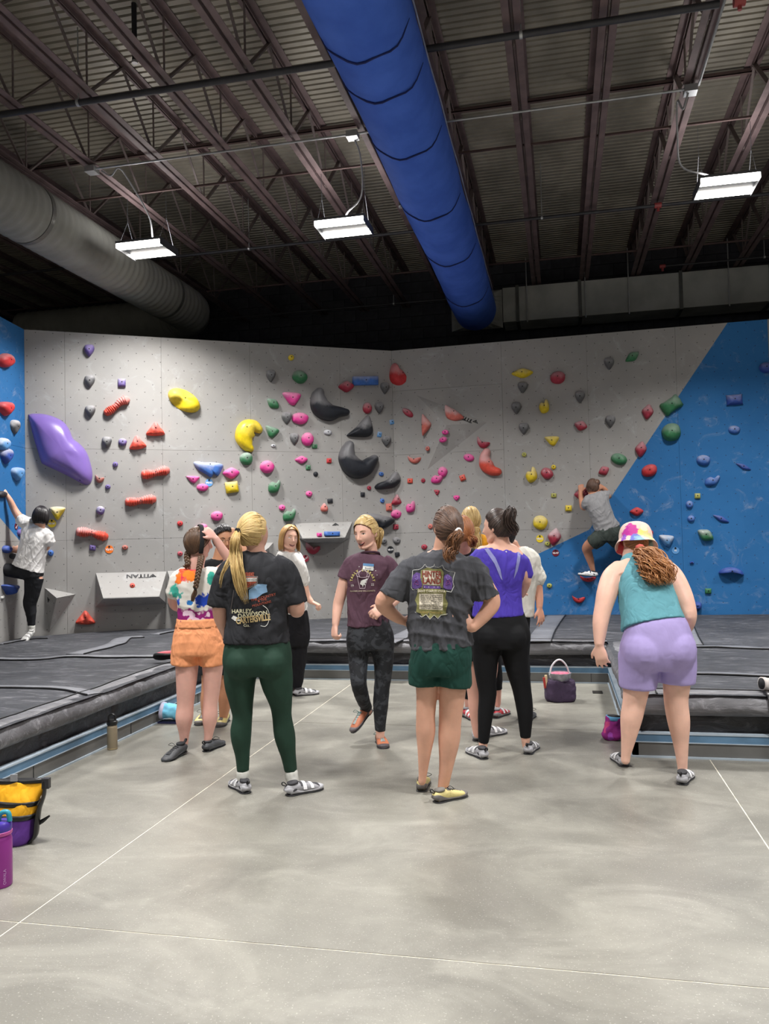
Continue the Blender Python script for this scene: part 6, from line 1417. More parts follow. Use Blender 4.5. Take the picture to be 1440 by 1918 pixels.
# ---------------------------------------------------------------- 6 laughing woman in purple tee
g = Fig(712, 1396, 0, 'laughing blonde woman in plum tee with a white sticker, stepping forward in orange climbing shoes', skinc=(236, 188, 168))
T = [g.R(693, 1036, 36, .055), g.R(692, 1040, 54, .068), g.R(690, 1048, 76, .09), g.R(689, 1062, 84, .108), g.R(688, 1085, 80, .118), g.R(687, 1110, 76, .108), g.R(688, 1135, 75, .102), g.R(689, 1155, 77, .108), g.R(689, 1171, 80, .116, 0, 0, 7)]
Hp = [g.R(690, 1155, 72, .098), g.R(691, 1172, 80, .11), g.R(693, 1193, 90, .12), g.R(694, 1215, 88, .112)]
LL = [(672, 1205, 48), (671, 1235, 38), (671, 1262, 33, -.04), (672, 1280, 30, -.06), (678, 1305, 27, .02), (687, 1327, 21, .13)]; LR = [(715, 1205, 48), (718, 1240, 38), (717, 1272, 32), (715, 1288, 30), (713, 1320, 29), (712, 1350, 23), (712, 1369, 20)]
dress(g, T, Hp, [LL+[(690, 1336, 17, .12)], LR+[(712, 1382, 17)]], neck=[(694, 1046, 27), (695, 1034, 24), (693, 1020, 24)])
build_arms(g, [([(655, 1054, 24), (646, 1085, 23), (637, 1118, 21), (633, 1134, 20), (630, 1155, 16, -.03), (628, 1170, 13, -.05)], (DN-RGT*.12-FWD*.2, -RGT*.8+BK*.5, dict(curl=.75, thumb=1, spread=.05))), ([(727, 1054, 24), (739, 1085, 23), (743, 1116, 21, -.02), (733, 1130, 17, -.1), (720, 1137, 14, -.17)], (-RGT*.85-UP_*.5-FWD*.25, BK*.9+UP_*.4, dict(curl=.5, thumb=1, spread=.1)))])
h = Head(g.P(685, 999), 201, -9, 3, 1.06); m_ = h.mesh(True); add(g.body, (m_.v, m_.f)); g.finish(.0062, 2); h.features(g.o, 1.0, (150, 112, 84), down=.5)
q = MB(); add(q, ringloft(T, 40, 4)); g.limb(q, [(664, 1050, 25), (655, 1057, 27), (649, 1069, 28), (644, 1084, 29)], cap=0); g.limb(q, [(718, 1050, 25), (729, 1057, 27), (736, 1069, 28), (741, 1084, 29)], cap=0)
for x in (676, 704): add(q, ellipsoid(g.P(x, 1078, -.065), RGT*.055, FWD*.06, UP_*.055))
shirt6 = g.cloth('tshirt', q, cloth('tee_plum', (92, 66, 80), .85, .08), .0075, 3, .010, (0, 0, 1), 10)
band(g, 'collar', [(g.P(693, 1036, 0), RGT, .072, .062), (g.P(693, 1039, -.004), RGT, .076, .066)], cloth('collar_plum', (66, 44, 56)))
q = MB(); add(q, ringloft(Hp, 36, 4))
for L in (LL, LR): g.limb(q, L, n=24, cap=0)
camo_m, t_, b_ = base('camo_legging', .7, 0, .3); v_ = t_.obj(); t_.l.new(t_.mix(t_.ramp(t_.noise(v_, 11, 4, .6, 1.5), .48, .56), rgb((34, 36, 40)), rgb((58, 61, 66))), b_.inputs['Base Color'])
g.cloth('leggings', q, camo_m, .008, 4, .003, (0, 0, 1), 11)
shoe(g, fpt(710, 1388), fpt(723, 1408), 'orange', L=.235); shoe(g, g.P(696, 1330, .16), g.P(660, 1374, .02), 'orange', up=(-RGT*.7-FWD*.5+UP_*.5), L=.235)
q = MB(); add(q, hair_cap(h, .40, -.50, 1.05)); pulled(q, h, (-.15, -.95, .1), 170, rs, .42, -.5, 1.065, .0055); q.build('hair', MH4, g.o, smooth=True)
tp = h.scalp(V((-.15, -.95, .1)), 1.12); q = MB(); tail(q, [tp, tp+V((0, 0, -.03))+(tp-h.c)*.25, g.P(711, 1004, .1), g.P(709, 1020, .09), g.P(704, 1032, .08)], [.014, .026, .028, .022, .008], 45, rs, .0045, .006, .8, 1.3, .75); q.build('ponytail', MH4, g.o, smooth=True)
bv = bvh(shirt6); PINK = mat('print_pale_pink', (214, 196, 206), .8); YEL = mat('print_pale_yellow', (226, 214, 130), .8)
decal(g, bv, 'name_sticker', [(680, 1056), (700, 1057), (699, 1069), (679, 1067)], WHT, .004, 3); decal(g, bv, 'sticker_header', [(680, 1055), (700, 1056.5), (700, 1061), (680, 1059.5)], mat('sticker_blue', (92, 142, 188), .7), .006, 3); print_text(g, bv, 'Rose', 689, 1064.5, 4, mat('ink_grey', (110, 116, 124), .8), 3, 1.0, .0065)
def arc_text(txt, cx_, cy_, r_, a0, a1, size, mm):
    n = len(txt)
    for i, ch in enumerate(txt):
        if ch == ' ': continue
        a = math.radians(a0+(a1-a0)*i/(n-1)); print_text(g, bv, ch, cx_+r_*math.sin(a), cy_-r_*math.cos(a), size, mm, math.degrees(a), 1.0, .0045, .02)
arc_text('TARLY LIBRARY', 679, 1089, 21, -84, 84, 4.6, YEL)
for i in range(2): print_line(g, bv, [(669+i*5, 1081), (668+i*3.5, 1075), (674+i*1.5, 1069.5), (680, 1068.5)], .9, PINK); print_line(g, bv, [(691-i*5, 1081), (691-i*3, 1075), (686-i*1.5, 1069.5), (680, 1068.5)], .9, PINK)
print_line(g, bv, [(668.5, 1079), (674, 1081), (680, 1081.6), (686, 1081), (691, 1079)], .9, PINK); print_line(g, bv, [(669, 1080), (671, 1090), (673, 1098)], .9, PINK); print_line(g, bv, [(691, 1080), (687, 1088), (684, 1098)], .9, PINK); print_line(g, bv, [(673, 1097), (673.5, 1102), (683.5, 1102), (684.5, 1097)], 1.0, PINK, sub=1)
decal(g, bv, 'print_rabbit', [(674, 1094), (676, 1088), (680, 1086), (684, 1085), (687, 1083), (688, 1086), (685, 1088), (686, 1091), (683, 1092), (684.5, 1097), (681, 1095), (679.5, 1100), (678, 1096)], WHT, .0045, 3)
print_text(g, bv, '19', 659.5, 1097, 4.2, WHT, 0, 1, .0045); print_text(g, bv, '22', 697.5, 1095, 4.2, WHT, 0, 1, .0045); print_text(g, bv, 'READERS AND BALLOONISTS', 679, 1107, 2.3, CREAM, -1, 1.1, .0045)
for x, y in ((672.5, 1061.5), (703.5, 1069), (706, 1077), (699.5, 1065.5)): decal(g, bv, 'print_star', [(x-.9, y), (x, y-.9), (x+.9, y), (x, y+.9)], WHT, .0045, 3)
# ---------------------------------------------------------------- 7 grey festival tee
g = Fig(812, 1488, 0, 'brown-haired woman from behind in charcoal festival tee and dark green shorts, hands on hips', skinc=(214, 164, 140))
T = [g.R(828, 1029, 46, .058), g.R(828, 1034, 70, .075), g.R(827, 1044, 102, .095), g.R(827, 1058, 126, .113), g.R(826, 1080, 132, .122), g.R(824, 1112, 124, .122), g.R(822, 1150, 119, .12), g.R(823, 1180, 120, .126), g.R(826, 1203, 119, .132), g.R(827, 1212, 117, .133)]
Hp = [g.R(826, 1196, 106, .115), g.R(826, 1220, 112, .13), g.R(826, 1248, 112, .13), g.R(826, 1268, 100, .11)]
LL = [(798, 1255, 50), (799, 1298, 43), (797, 1342, 39), (797, 1370, 40), (795, 1405, 30), (792, 1447, 20), (790, 1466, 18)]; LR = [(850, 1255, 58), (847, 1298, 53), (843, 1348, 46), (841, 1386, 44), (836, 1432, 31), (830, 1472, 24), (827, 1488, 22)]
dress(g, T, Hp, [LL, LR], neck=[(829, 1042, 40), (830, 1028, 37), (834, 1010, 38)])
build_arms(g, [([(784, 1070, 26), (748, 1098, 33), (719, 1124, 33), (724, 1140, 29, .02), (744, 1157, 21, .05), (755, 1163, 17, .06)], (RGT*.9-UP_*.25+FWD*.3, BK+UP_*.3, dict(curl=.2, thumb=-1))), ([(874, 1070, 26), (906, 1096, 33), (921, 1126, 33, -.01), (912, 1146, 28, -.03), (893, 1168, 21, -.05), (884, 1177, 18, -.06)], (-RGT*.8+UP_*.45+FWD*.15, BK+UP_*.1, dict(curl=.25, thumb=1, spread=.1, size=1.02)))])
h = Head(g.P(838, 990), -30, -8, 0, 1.04); m_ = h.mesh(False); add(g.body, (m_.v, m_.f)); g.finish(.0065)
q = MB(); add(q, ringloft(T, 44, 4)); g.limb(q, [(783, 1058, 38), (765, 1068, 43), (747, 1092, 48), (733, 1118, 54)], cap=0); g.limb(q, [(871, 1056, 38), (888, 1066, 43), (900, 1092, 46), (909, 1121, 52)], cap=0)
shirt7 = g.cloth('tshirt', q, cloth('tee_charcoal', (76, 77, 82), .88, .08), .0085, 2, .018, (0, 0, 1), 12)
q = MB(); add(q, ringloft([g.R(826, 1198, 110, .122), g.R(826, 1222, 115, .136), g.R(826, 1246, 115, .134), g.R(826, 1262, 108, .12)], 40, 4)); g.limb(q, [(795, 1240, 60), (792, 1265, 58), (792, 1283, 56)], cap=0); g.limb(q, [(850, 1240, 66), (850, 1265, 68), (849, 1285, 68)], cap=0)
g.cloth('shorts', q, cloth('short_green', (28, 66, 58), .8, .06), .0085, 3, .005, (0, 0, 1), 13)
shoe(g, fpt(789, 1484), fpt(795, 1462), 'yellow', L=.225); shoe(g, fpt(814, 1504), fpt(872, 1490), 'yellow', L=.222)
MH7 = hairmat('hair_brown_two', (46, 32, 28), (116, 88, 72)); q = MB(); add(q, hair_cap(h, .42, -.62)); pulled(q, h, (.15, -.95, -.30), 190, rs, .42, -.62, 1.08, .0062); q.build('hair', MH7, g.o, smooth=True)
tp = h.scalp(V((.15, -.95, -.30)), 1.12); q = MB(); tail(q, [tp, tp+BK*.03+DN*.02, g.P(848, 1022, -.14), g.P(843, 1038, -.15), g.P(850, 1055, -.15)], [.016, .030, .036, .034, .014], 60, rs, .005, .010, .8, 2.2, .8); q.build('ponytail', hairmat('hair_brown_tips', (60, 36, 26), (150, 104, 70)), g.o, smooth=True)
q = MB(); t_ = (tp-h.c).normalized(); o_ = t_.orthogonal().normalized(); add(q, ringloft([(tp-t_*.002, o_, .018, .018), (tp+t_*.006, o_, .024, .024), (tp+t_*.014, o_, .018, .018)], 20, 3)); q.build('hair_tie', mat('tie_white', (232, 230, 226), .7), g.o)
bv = bvh(shirt7); PUR = mat('print_purple', (104, 76, 148), .8); OLV = mat('print_olive', (136, 134, 84), .8); RST = mat('print_rust_two', (150, 66, 54), .8); IVO = mat('print_ivory', (226, 216, 196), .8); GLD = mat('print_gold', (186, 160, 92), .8)
decal(g, bv, 'print_wing', [(773, 1078), (780, 1072), (787, 1074), (791, 1081), (790, 1100), (777, 1103), (772, 1101), (771, 1088)], PUR); decal(g, bv, 'print_wing', [(832, 1078), (838, 1075), (845, 1080), (848, 1090), (846, 1104), (836, 1104), (830, 1100)], PUR)
decal(g, bv, 'print_frame', [(788, 1068), (800, 1063), (813, 1066), (826, 1065), (831, 1072), (829, 1098), (831, 1101), (789, 1101), (791, 1096), (787, 1082)], OLV, .0036); decal(g, bv, 'print_field', [(792, 1068), (825, 1070), (824, 1096), (792, 1095)], IVO, .0046)
decal(g, bv, 'print_strip', [(792, 1096), (825, 1098), (825, 1103), (792, 1102)], PUR, .0046); print_text(g, bv, 'HINTER', 808.5, 1076, 11.5, RST, 1.5, .66, .0062, .03); print_text(g, bv, 'LAND', 808.5, 1088.5, 11.5, RST, 1.5, .80, .0062, .03)
for x in (795, 803, 813, 820): decal(g, bv, 'print_star', [(x-.9, 1099.5), (x, 1098.4), (x+.9, 1099.5), (x, 1100.8)], WHT, .0062, 3)
decal(g, bv, 'print_lower_frame', [(782, 1104), (790, 1101), (829, 1104), (836, 1107), (834, 1120), (839, 1130), (835, 1145), (836, 1152), (826, 1153), (819, 1158), (812, 1153), (805, 1159), (798, 1152), (791, 1155), (787, 1149), (779, 1146), (781, 1132), (777, 1124), (781, 1114)], OLV, .0036); decal(g, bv, 'print_list_field', [(785, 1112), (830, 1112), (829, 1143), (785, 1141)], IVO, .0046)
print_text(g, bv, 'SAINT CHARLES IOWA', 808, 1107.5, 4.6, IVO, 1, .78, .006, .02)
for i, tx in enumerate(['Joni Lane - Trailing Rivers', 'Kevin Holt & The Meadow', 'Sunday River - Stone Band', 'Cedar Line - Midnight Sons', 'Dead Horses - Pale Barn', 'The Long Field Choir', 'Harvest Union - Prairie Wind', 'Little Creek - Open Door']):
    print_text(g, bv, tx, 807.5, 1115+i*3.5, 2.7, BLK, 1, .98, .0062, .01)
print_text(g, bv, 'AUGUST TWO DAYS', 807, 1147.5, 3.2, GLD, 2, 1.0, .006, .02)
for pts in ([(773, 1068), (784, 1067), (790, 1064), (796, 1057), (799, 1062), (806, 1063)], [(806, 1063), (812, 1061), (813.5, 1056), (815, 1062), (822, 1063), (828, 1058), (832, 1066), (840, 1070), (852, 1072)], [(852, 1072), (849, 1082), (848, 1090), (850, 1098), (845, 1109), (836, 1107)], [(773, 1068), (772, 1080), (770, 1100), (773, 1105), (784, 1103)], [(777, 1146), (790, 1156), (798, 1151), (805, 1160), (813, 1152), (820, 1159), (826, 1152), (838, 1150)]):
    print_line(g, bv, pts, .9, WHT, sub=1)
for cx_, cy_, s_ in ((779, 1083, 1), (840, 1083, -1)): print_line(g, bv, [(cx_-3*s_, cy_-3), (cx_+3*s_, cy_-5), (cx_+3*s_, cy_+2), (cx_-2*s_, cy_+1), (cx_, cy_-2)], .8, mat('print_lilac', (156, 130, 196), .8)); print_line(g, bv, [(cx_-4*s_, cy_+12), (cx_+1*s_, cy_+4), (cx_+5*s_, cy_+13), (cx_-1*s_, cy_+10)], .8, mat('print_magenta', (150, 62, 120), .8))
# ---------------------------------------------------------------- 8 auburn hair, black top
g = Fig(902, 1392, 0, 'auburn-haired person in black top with bare legs, mostly hidden between grey and blue-violet shirts', skinc=(232, 178, 160))
T = [g.R(868, 1026, 36, .055, .15), g.R(868, 1031, 56, .07, .15), g.R(868, 1040, 78, .092, .15), g.R(868, 1058, 82, .108, .15), g.R(871, 1095, 76, .105, .15), g.R(878, 1145, 72, .1, .12), g.R(887, 1178, 78, .11, .1)]; Hp = [g.R(889, 1180, 76, .11, .1), g.R(893, 1205, 80, .12, .08), g.R(895, 1222, 76, .11, .05)]
LL = [(880, 1215, 40), (884, 1260, 33), (888, 1300, 28), (890, 1330, 27), (893, 1378, 16)]; LR = [(914, 1215, 40), (917, 1255, 33), (911, 1300, 27), (908, 1330, 25), (907, 1374, 16)]
dress(g, T, Hp, [LL, LR], neck=[(868, 1036, 28, .13), (868, 1018, 27, .06)]); build_arms(g, [([(840, 1050, 22, .15), (840, 1090, 20, .17), (850, 1120, 17, .3)], (FWD, UP_, {})), ([(896, 1050, 22, .15), (899, 1090, 20, .17), (890, 1120, 17, .3)], (FWD, UP_, {}))])
h = Head(g.P(866, 998), -20, -6, 0, 1.0); m_ = h.mesh(False); add(g.body, (m_.v, m_.f)); g.finish(.010)
q = MB(); add(q, ringloft(T, 32, 3)); g.limb(q, [(845, 1046, 26, .15), (839, 1060, 27, .15), (839, 1082, 27, .16)]); g.limb(q, [(890, 1046, 26, .15), (897, 1060, 27, .15), (899, 1082, 27, .16)]); g.cloth('tshirt', q, cloth('tee_black_three', (26, 26, 30)), .010, 3, .008, (0, 0, 1), 14)
q = MB(); add(q, ringloft([g.R(889, 1176, 80, .115, .1), g.R(893, 1205, 85, .125, .08), g.R(895, 1220, 82, .12, .05)], 32, 3)); g.limb(q, [(880, 1208, 46), (881, 1236, 44)], cap=0); g.limb(q, [(912, 1208, 46), (915, 1236, 42)], cap=0); g.cloth('shorts', q, cloth('short_black', (24, 24, 28)), .010, 3, .005, (0, 0, 1), 15)
shoe(g, fpt(893, 1389), fpt(897, 1372), 'grey', L=.24); shoe(g, fpt(903, 1382), fpt(925, 1377), 'grey', L=.24)
MH8 = hairmat('hair_auburn', (108, 62, 38), (186, 124, 78)); q = MB(); add(q, hair_cap(h, .4, -.62)); pulled(q, h, (.3, -.9, -.35), 130, rs, .4, -.62); tp = h.scalp(V((.3, -.9, -.35)), 1.1); tail(q, [tp, tp+BK*.03+DN*.02+RGT*.02, g.P(884, 1016, -.10), g.P(886, 1028, -.10)], [.018, .034, .036, .02], 50, rs, .0048, .012, .8, 2.4, .8); q.build('hair', MH8, g.o, smooth=True)
# ---------------------------------------------------------------- 9 blonde, mustard top
g = Fig(905, 1338, 0, 'long-haired blonde person in mustard top and black capris with red shoes, behind the auburn one', skinc=(232, 178, 158))
T = [g.R(886, 1002, 30, .055), g.R(887, 1006, 48, .07), g.R(889, 1013, 66, .09), g.R(891, 1028, 76, .105), g.R(895, 1060, 70, .1), g.R(898, 1100, 66, .1), g.R(902, 1150, 68, .11)]; Hp = [g.R(902, 1150, 66, .11), g.R(904, 1175, 74, .12), g.R(904, 1195, 72, .11)]
LL = [(888, 1185, 36), (884, 1235, 28), (881, 1265, 25), (879, 1290, 22), (876, 1325, 14)]; LR = [(918, 1185, 36), (924, 1235, 28), (928, 1265, 25), (930, 1290, 21), (932, 1322, 14)]
dress(g, T, Hp, [LL, LR], neck=[(885, 1010, 24), (883, 998, 24)]); build_arms(g, [([(862, 1025, 20), (862, 1062, 18), (872, 1090, 15, .15)], (FWD, UP_, {})), ([(920, 1025, 20), (926, 1062, 18), (916, 1090, 15, .15)], (FWD, UP_, {}))])
h = Head(g.P(881, 976), -25, 0, 0, 1.0); m_ = h.mesh(False); add(g.body, (m_.v, m_.f)); g.finish(.011)
q = MB(); add(q, ringloft(T, 32, 3)); g.limb(q, [(868, 1018, 24), (862, 1032, 25), (860, 1050, 25)]); g.limb(q, [(910, 1016, 24), (920, 1030, 25), (924, 1050, 25)]); g.cloth('top', q, cloth('top_mustard', (222, 158, 40)), .010, 3, .010, (0, 0, 1), 16)
q = MB(); add(q, ringloft(Hp, 32, 3)); g.limb(q, LL[:4]+[(878, 1309, 20)], k=1.06, cap=0); g.limb(q, LR[:3]+[(929, 1292, 22)], k=1.06, cap=0); g.cloth('capris', q, cloth('capri_black', (22, 22, 26)), .010, 3, .003, None, 17)
shoe(g, fpt(868, 1341), fpt(889, 1349), 'red', L=.235); shoe(g, fpt(926, 1346), fpt(948, 1337), 'red', L=.235)
q = MB(); add(q, hair_cap(h, .35, -.6, 1.07)); pulled(q, h, (0, -.7, -.6), 110, rs, .35, -.62); tail(q, [h.scalp(V((0, -.8, -.5)), 1.0), g.P(888, 1000, -.1), g.P(893, 1020, -.12), g.P(894, 1036, -.12)], [.05, .055, .05, .03], 60, rs, .0048, .006, .5, 1.2, .8); q.build('hair', MH4, g.o, smooth=True)
# ---------------------------------------------------------------- 11 white tee behind
g = Fig(984, 1350, 0, 'dark-haired person in loose white tee, right hand hanging open, behind the blue-violet top', skinc=(222, 164, 138))
T = [g.R(966, 1026, 34, .055), g.R(968, 1031, 50, .07), g.R(971, 1040, 70, .092), g.R(974, 1056, 80, .108), g.R(972, 1090, 72, .105), g.R(969, 1125, 66, .1), g.R(968, 1154, 66, .108)]; Hp = [g.R(966, 1148, 54, .1), g.R(964, 1172, 56, .11), g.R(964, 1192, 54, .11)]
LL = [(956, 1188, 30), (966, 1235, 25), (971, 1262, 22), (975, 1292, 20), (978, 1334, 13)]; LR = [(972, 1188, 30), (979, 1235, 25), (982, 1262, 22), (983, 1292, 20), (985, 1338, 13)]
dress(g, T, Hp, [LL, LR], neck=[(964, 1034, 26), (957, 1018, 25)])
build_arms(g, [([(996, 1050, 24), (1003, 1080, 22), (1007, 1104, 19), (1010, 1122, 15, -.02), (1010, 1138, 12, -.04)], (DN+RGT*.15-FWD*.1, RGT*.6+BK*.7, dict(curl=.18, thumb=1, spread=.22, size=1.0)))])
h = Head(g.P(945, 1001), -30, -4, 0, .98); m_ = h.mesh(False); add(g.body, (m_.v, m_.f)); g.finish(.0068)
q = MB(); add(q, ringloft(T, 32, 3)); g.limb(q, [(986, 1044, 28), (996, 1058, 32), (1002, 1072, 33), (1006, 1087, 33)]); g.cloth('tshirt', q, cloth('tee_cream', (224, 222, 212), .85, .03), .009, 3, .010, (0, 0, 1), 18)
q = MB(); add(q, ringloft(Hp, 32, 3)); g.limb(q, LL, k=1.05, cap=0); g.limb(q, LR, k=1.05, cap=0); g.cloth('trousers', q, cloth('trouser_black', None), .011, 3, .003, None, 19); shoe(g, fpt(978, 1350), fpt(985, 1341), 'dark', L=.24); shoe(g, fpt(988, 1352), fpt(994, 1343), 'dark', L=.24)
q = MB(); add(q, hair_cap(h, .38, -.62, 1.07)); pulled(q, h, (.1, -.7, -.6), 110, rs, .38, -.62, 1.08); q.build('hair', MHK, g.o, smooth=True)
# ---------------------------------------------------------------- 10 blue-violet top
g = Fig(944, 1412, 0, 'dark-haired woman from behind in blue-violet top with pale stripes and black leggings', skinc=(236, 186, 164))
T = [g.R(937, 1026, 62, .06), g.R(936, 1030, 80, .075), g.R(934, 1038, 98, .095), g.R(932, 1055, 106, .11), g.R(930, 1080, 100, .112), g.R(931, 1108, 92, .10), g.R(932, 1134, 93, .106), g.R(933, 1154, 99, .117)]
Hp = [g.R(934, 1146, 92, .105), g.R(936, 1166, 102, .118), g.R(938, 1190, 111, .13), g.R(938, 1212, 106, .12)]
LL = [(912, 1205, 58), (909, 1240, 47), (911, 1280, 37), (913, 1300, 34), (909, 1340, 29), (905, 1392, 20)]; LR = [(964, 1205, 58), (967, 1240, 48), (975, 1280, 38), (978, 1297, 35), (983, 1332, 31), (984, 1382, 20)]
dress(g, T, Hp, [LL+[(904, 1408, 16)], LR+[(985, 1400, 16)]], neck=[(940, 1036, 46), (939, 1022, 34), (935, 1004, 34)])
add(g.body, ringloft([g.R(938, 1018, 40, .05), g.R(938, 1024, 66, .056), g.R(936, 1032, 88, .07), g.R(934, 1044, 96, .085)], 28, 3))
build_arms(g, [([(888, 1052, 28), (882, 1085, 26), (890, 1115, 21, .12)], (FWD, UP_, {})), ([(975, 1052, 28), (983, 1085, 25, .03), (975, 1112, 20, .15)], (FWD, UP_, {}))])
h = Head(g.P(930, 988), -72, -2, 0, 1.02); m_ = h.mesh(True); add(g.body, (m_.v, m_.f)); g.finish(.0085)
q = MB(); add(q, ringloft(T, 40, 4)); g.limb(q, [(898, 1042, 30), (888, 1056, 33), (882, 1078, 33)]); g.limb(q, [(966, 1042, 30), (977, 1056, 33, .01), (984, 1078, 32, .03)]); shirt10 = g.cloth('top', q, cloth('top_violet', (78, 62, 176), .7, .06, .12), .0085, 3, .008, (0, 0, 1), 20)
bv = bvh(shirt10); LIL = mat('stripe_lilac', (146, 148, 206), .75)
decal(g, bv, 'stripe', [(905, 1025), (914, 1026), (928, 1045), (937, 1066), (941, 1087), (938, 1084), (926, 1056)], LIL); decal(g, bv, 'stripe', [(969, 1026), (975, 1032), (974, 1050), (969, 1070), (962, 1085), (966, 1062), (969, 1042)], LIL)
decal(g, bv, 'logo_dot', [(946, 1033), (949, 1032), (949, 1035)], WHT, .004, 3)
q = MB(); add(q, ringloft(Hp, 40, 4))
for L in (LL, LR): g.limb(q, L, n=24, cap=0)
for x in (914, 962): add(q, ellipsoid(g.P(x, 1192, -.02), RGT*.095, FWD*.125, UP_*.12))
g.cloth('leggings', q, cloth('legging_black', (17, 18, 21), .75, .05, .1, .1), .0085, 9, .002, None, 21); shoe(g, fpt(909, 1423), fpt(877, 1407), 'grey', L=.235); shoe(g, fpt(988, 1414), fpt(1002, 1398), 'grey', L=.235)
MH10 = hairmat('hair_near_black', (24, 19, 20), (84, 68, 60), .38); q = MB(); add(q, hair_cap(h, .36, -.6)); pulled(q, h, (-.1, -.75, .62), 190, rs, .36, -.6, 1.08, .006); q.build('hair', MH10, g.o, smooth=True)
tp = h.scalp(V((-.1, -.75, .62)), 1.12); q = MB(); tail(q, [tp, tp+UP_*.02+RGT*.02-FWD*.03, g.P(952, 975, -.08), g.P(960, 992, -.06), g.P(960, 1006, -.03)], [.016, .04, .05, .042, .02], 80, rs, .0045, .008, .9, 1.5, .6)
for k in range(24):
    e = tp+V((rs.uniform(-.05, .05), rs.uniform(-.03, .03), rs.uniform(.0, .03))); v, f = tube([tp-(tp-h.c)*.1, tp+V((0, 0, .012)), e], [.003, .0025, .0008], 5, 3); q.add(v, f)
q.build('ponytail', MH10, g.o, smooth=True); q = MB(); t_ = (tp-h.c).normalized(); o_ = t_.orthogonal().normalized(); add(q, ringloft([(tp-t_*.006, o_, .022, .022), (tp+t_*.002, o_, .030, .030), (tp+t_*.01, o_, .022, .022)], 20, 3)); q.build('scrunchie', mat('scrunchie_navy', (20, 24, 50), .8), g.o)
# ---------------------------------------------------------------- 13 bucket hat
g = Fig(1228, 1452, 0, 'woman in tie-dye bucket hat, teal sleeveless top and lavender shorts, bending forward', skinc=(236, 190, 170))
T = [g.R(1184, 1044, 40, .055, .34, 0, 4), g.R(1187, 1049, 58, .07, .32, 0, 4), g.R(1196, 1058, 78, .09, .28, 0, 5), g.R(1201, 1074, 92, .115, .22, 0, 6), g.R(1207, 1098, 104, .13, .15, 0, 8), g.R(1213, 1128, 108, .132, .09, 0, 10), g.R(1219, 1152, 114, .135, .04, 0, 11), g.R(1223, 1172, 122, .145, .01, 0, 11)]
Hp = [g.R(1225, 1165, 112, .13, .02, 0, 9), g.R(1229, 1185, 124, .15, 0, 0, 6), g.R(1231, 1212, 138, .165), g.R(1232, 1236, 138, .15), g.R(1231, 1252, 128, .13)]
LL = [(1194, 1250, 66), (1192, 1282, 54), (1188, 1314, 46), (1182, 1346, 43), (1177, 1382, 31), (1172, 1414, 21), (1171, 1426, 20)]; LR = [(1266, 1246, 66), (1267, 1278, 54), (1266, 1314, 47), (1271, 1352, 44), (1275, 1394, 31), (1278, 1438, 21), (1278, 1454, 20)]
dress(g, T, Hp, [LL, LR], neck=[(1186, 1060, 40, .32), (1183, 1046, 38, .36), (1186, 1028, 38, .4)])
add(g.body, ringloft([g.R(1185, 1046, 52, .05, .33, 0, 4), g.R(1192, 1056, 88, .075, .30, 0, 4), g.R(1198, 1068, 108, .1, .25, 0, 4), g.R(1202, 1085, 112, .11, .2, 0, 4)], 30, 3))
build_arms(g, [([(1162, 1064, 36, .27), (1147, 1082, 42, .22), (1137, 1110, 40, .16), (1130, 1138, 34, .12), (1125, 1162, 31, .1), (1123, 1186, 25, .08), (1122, 1208, 18, .06)], (DN+RGT*.12-FWD*.05, -RGT*.5+BK*.8, dict(curl=.28, thumb=1, spread=.1, size=1.08))), ([(1243, 1062, 36, .25), (1259, 1080, 42, .19), (1275, 1110, 40, .12), (1286, 1138, 34, .06), (1289, 1158, 30, .05), (1283, 1180, 24, .16), (1272, 1196, 18, .28)], (FWD-RGT*.4-UP_*.3, UP_, dict(curl=.3, thumb=-1)))])
h = Head(g.P(1190, 1018, .40), -14, -34, 3, 1.0); m_ = h.mesh(False); add(g.body, (m_.v, m_.f)); g.finish(.0068)
q = MB(); add(q, ringloft(T, 44, 4)); g.cloth('sleeveless_top', q, cloth('top_teal', (98, 156, 168), .8, .05), .0088, 3, .009, (.3, 0, 1), 22)
q = MB(); add(q, ringloft(Hp, 44, 4)); g.limb(q, [(1196, 1225, 76), (1195, 1262, 72), (1194, 1289, 69)], cap=0, n=28); g.limb(q, [(1265, 1222, 76), (1267, 1254, 72), (1267, 1279, 68)], cap=0, n=28)
for x, y in ((1200, 1220), (1264, 1216)): add(q, ellipsoid(g.P(x, y, -.03), RGT*.125, FWD*.155, UP_*.145))
g.cloth('shorts', q, cloth('short_lavender', (168, 154, 206), .75, .04, .1, .15), .0088, 10, .003, (0, 0, 1), 23)
shoe(g, fpt(1170, 1437), fpt(1147, 1414), 'grey', L=.232); shoe(g, fpt(1276, 1471), fpt(1291, 1450), 'grey', L=.232)
MHC = hairmat('hair_copper', (112, 62, 34), (204, 146, 92)); q = MB(); add(q, hair_cap(h, .4, -.66, 1.02)); pulled(q, h, (.25, -.9, -.35), 110, rs, .4, -.66, 1.02, .005); q.build('hair', MHC, g.o, smooth=True)
q = MB(); st_ = g.P(1198, 1027, .27)
tail(q, [st_, g.P(1209, 1038, .19), g.P(1224, 1056, .08), g.P(1235, 1078, .02), g.P(1241, 1100, -.01)], [.022, .075, .100, .098, .060], 190, rs, .0052, .024, .55, 3.0, .75); q.build('ponytail', MHC, g.o, smooth=True)
e = ellipsoid(st_, RGT*.030, FWD*.028, UP_*.028); me = fixn(mesh('s', *e)); 
for vv in me.vertices: vv.co += vv.normal*.006*noise.noise(vv.co*60)
link('scrunchie', me, mat('scrunchie_coral', (220, 104, 92), .8), g.o)
hu = (UP_*.88+FWD*.42+RGT*.10).normalized(); hl = RGT*.985+UP_*.14; hl = (hl-hu*hl.dot(hu)).normalized(); hc = g.P(1191, 1017, .40)
def hr(t, w, dd_=None): return (hc+hu*t, hl, w, (dd_ or w))
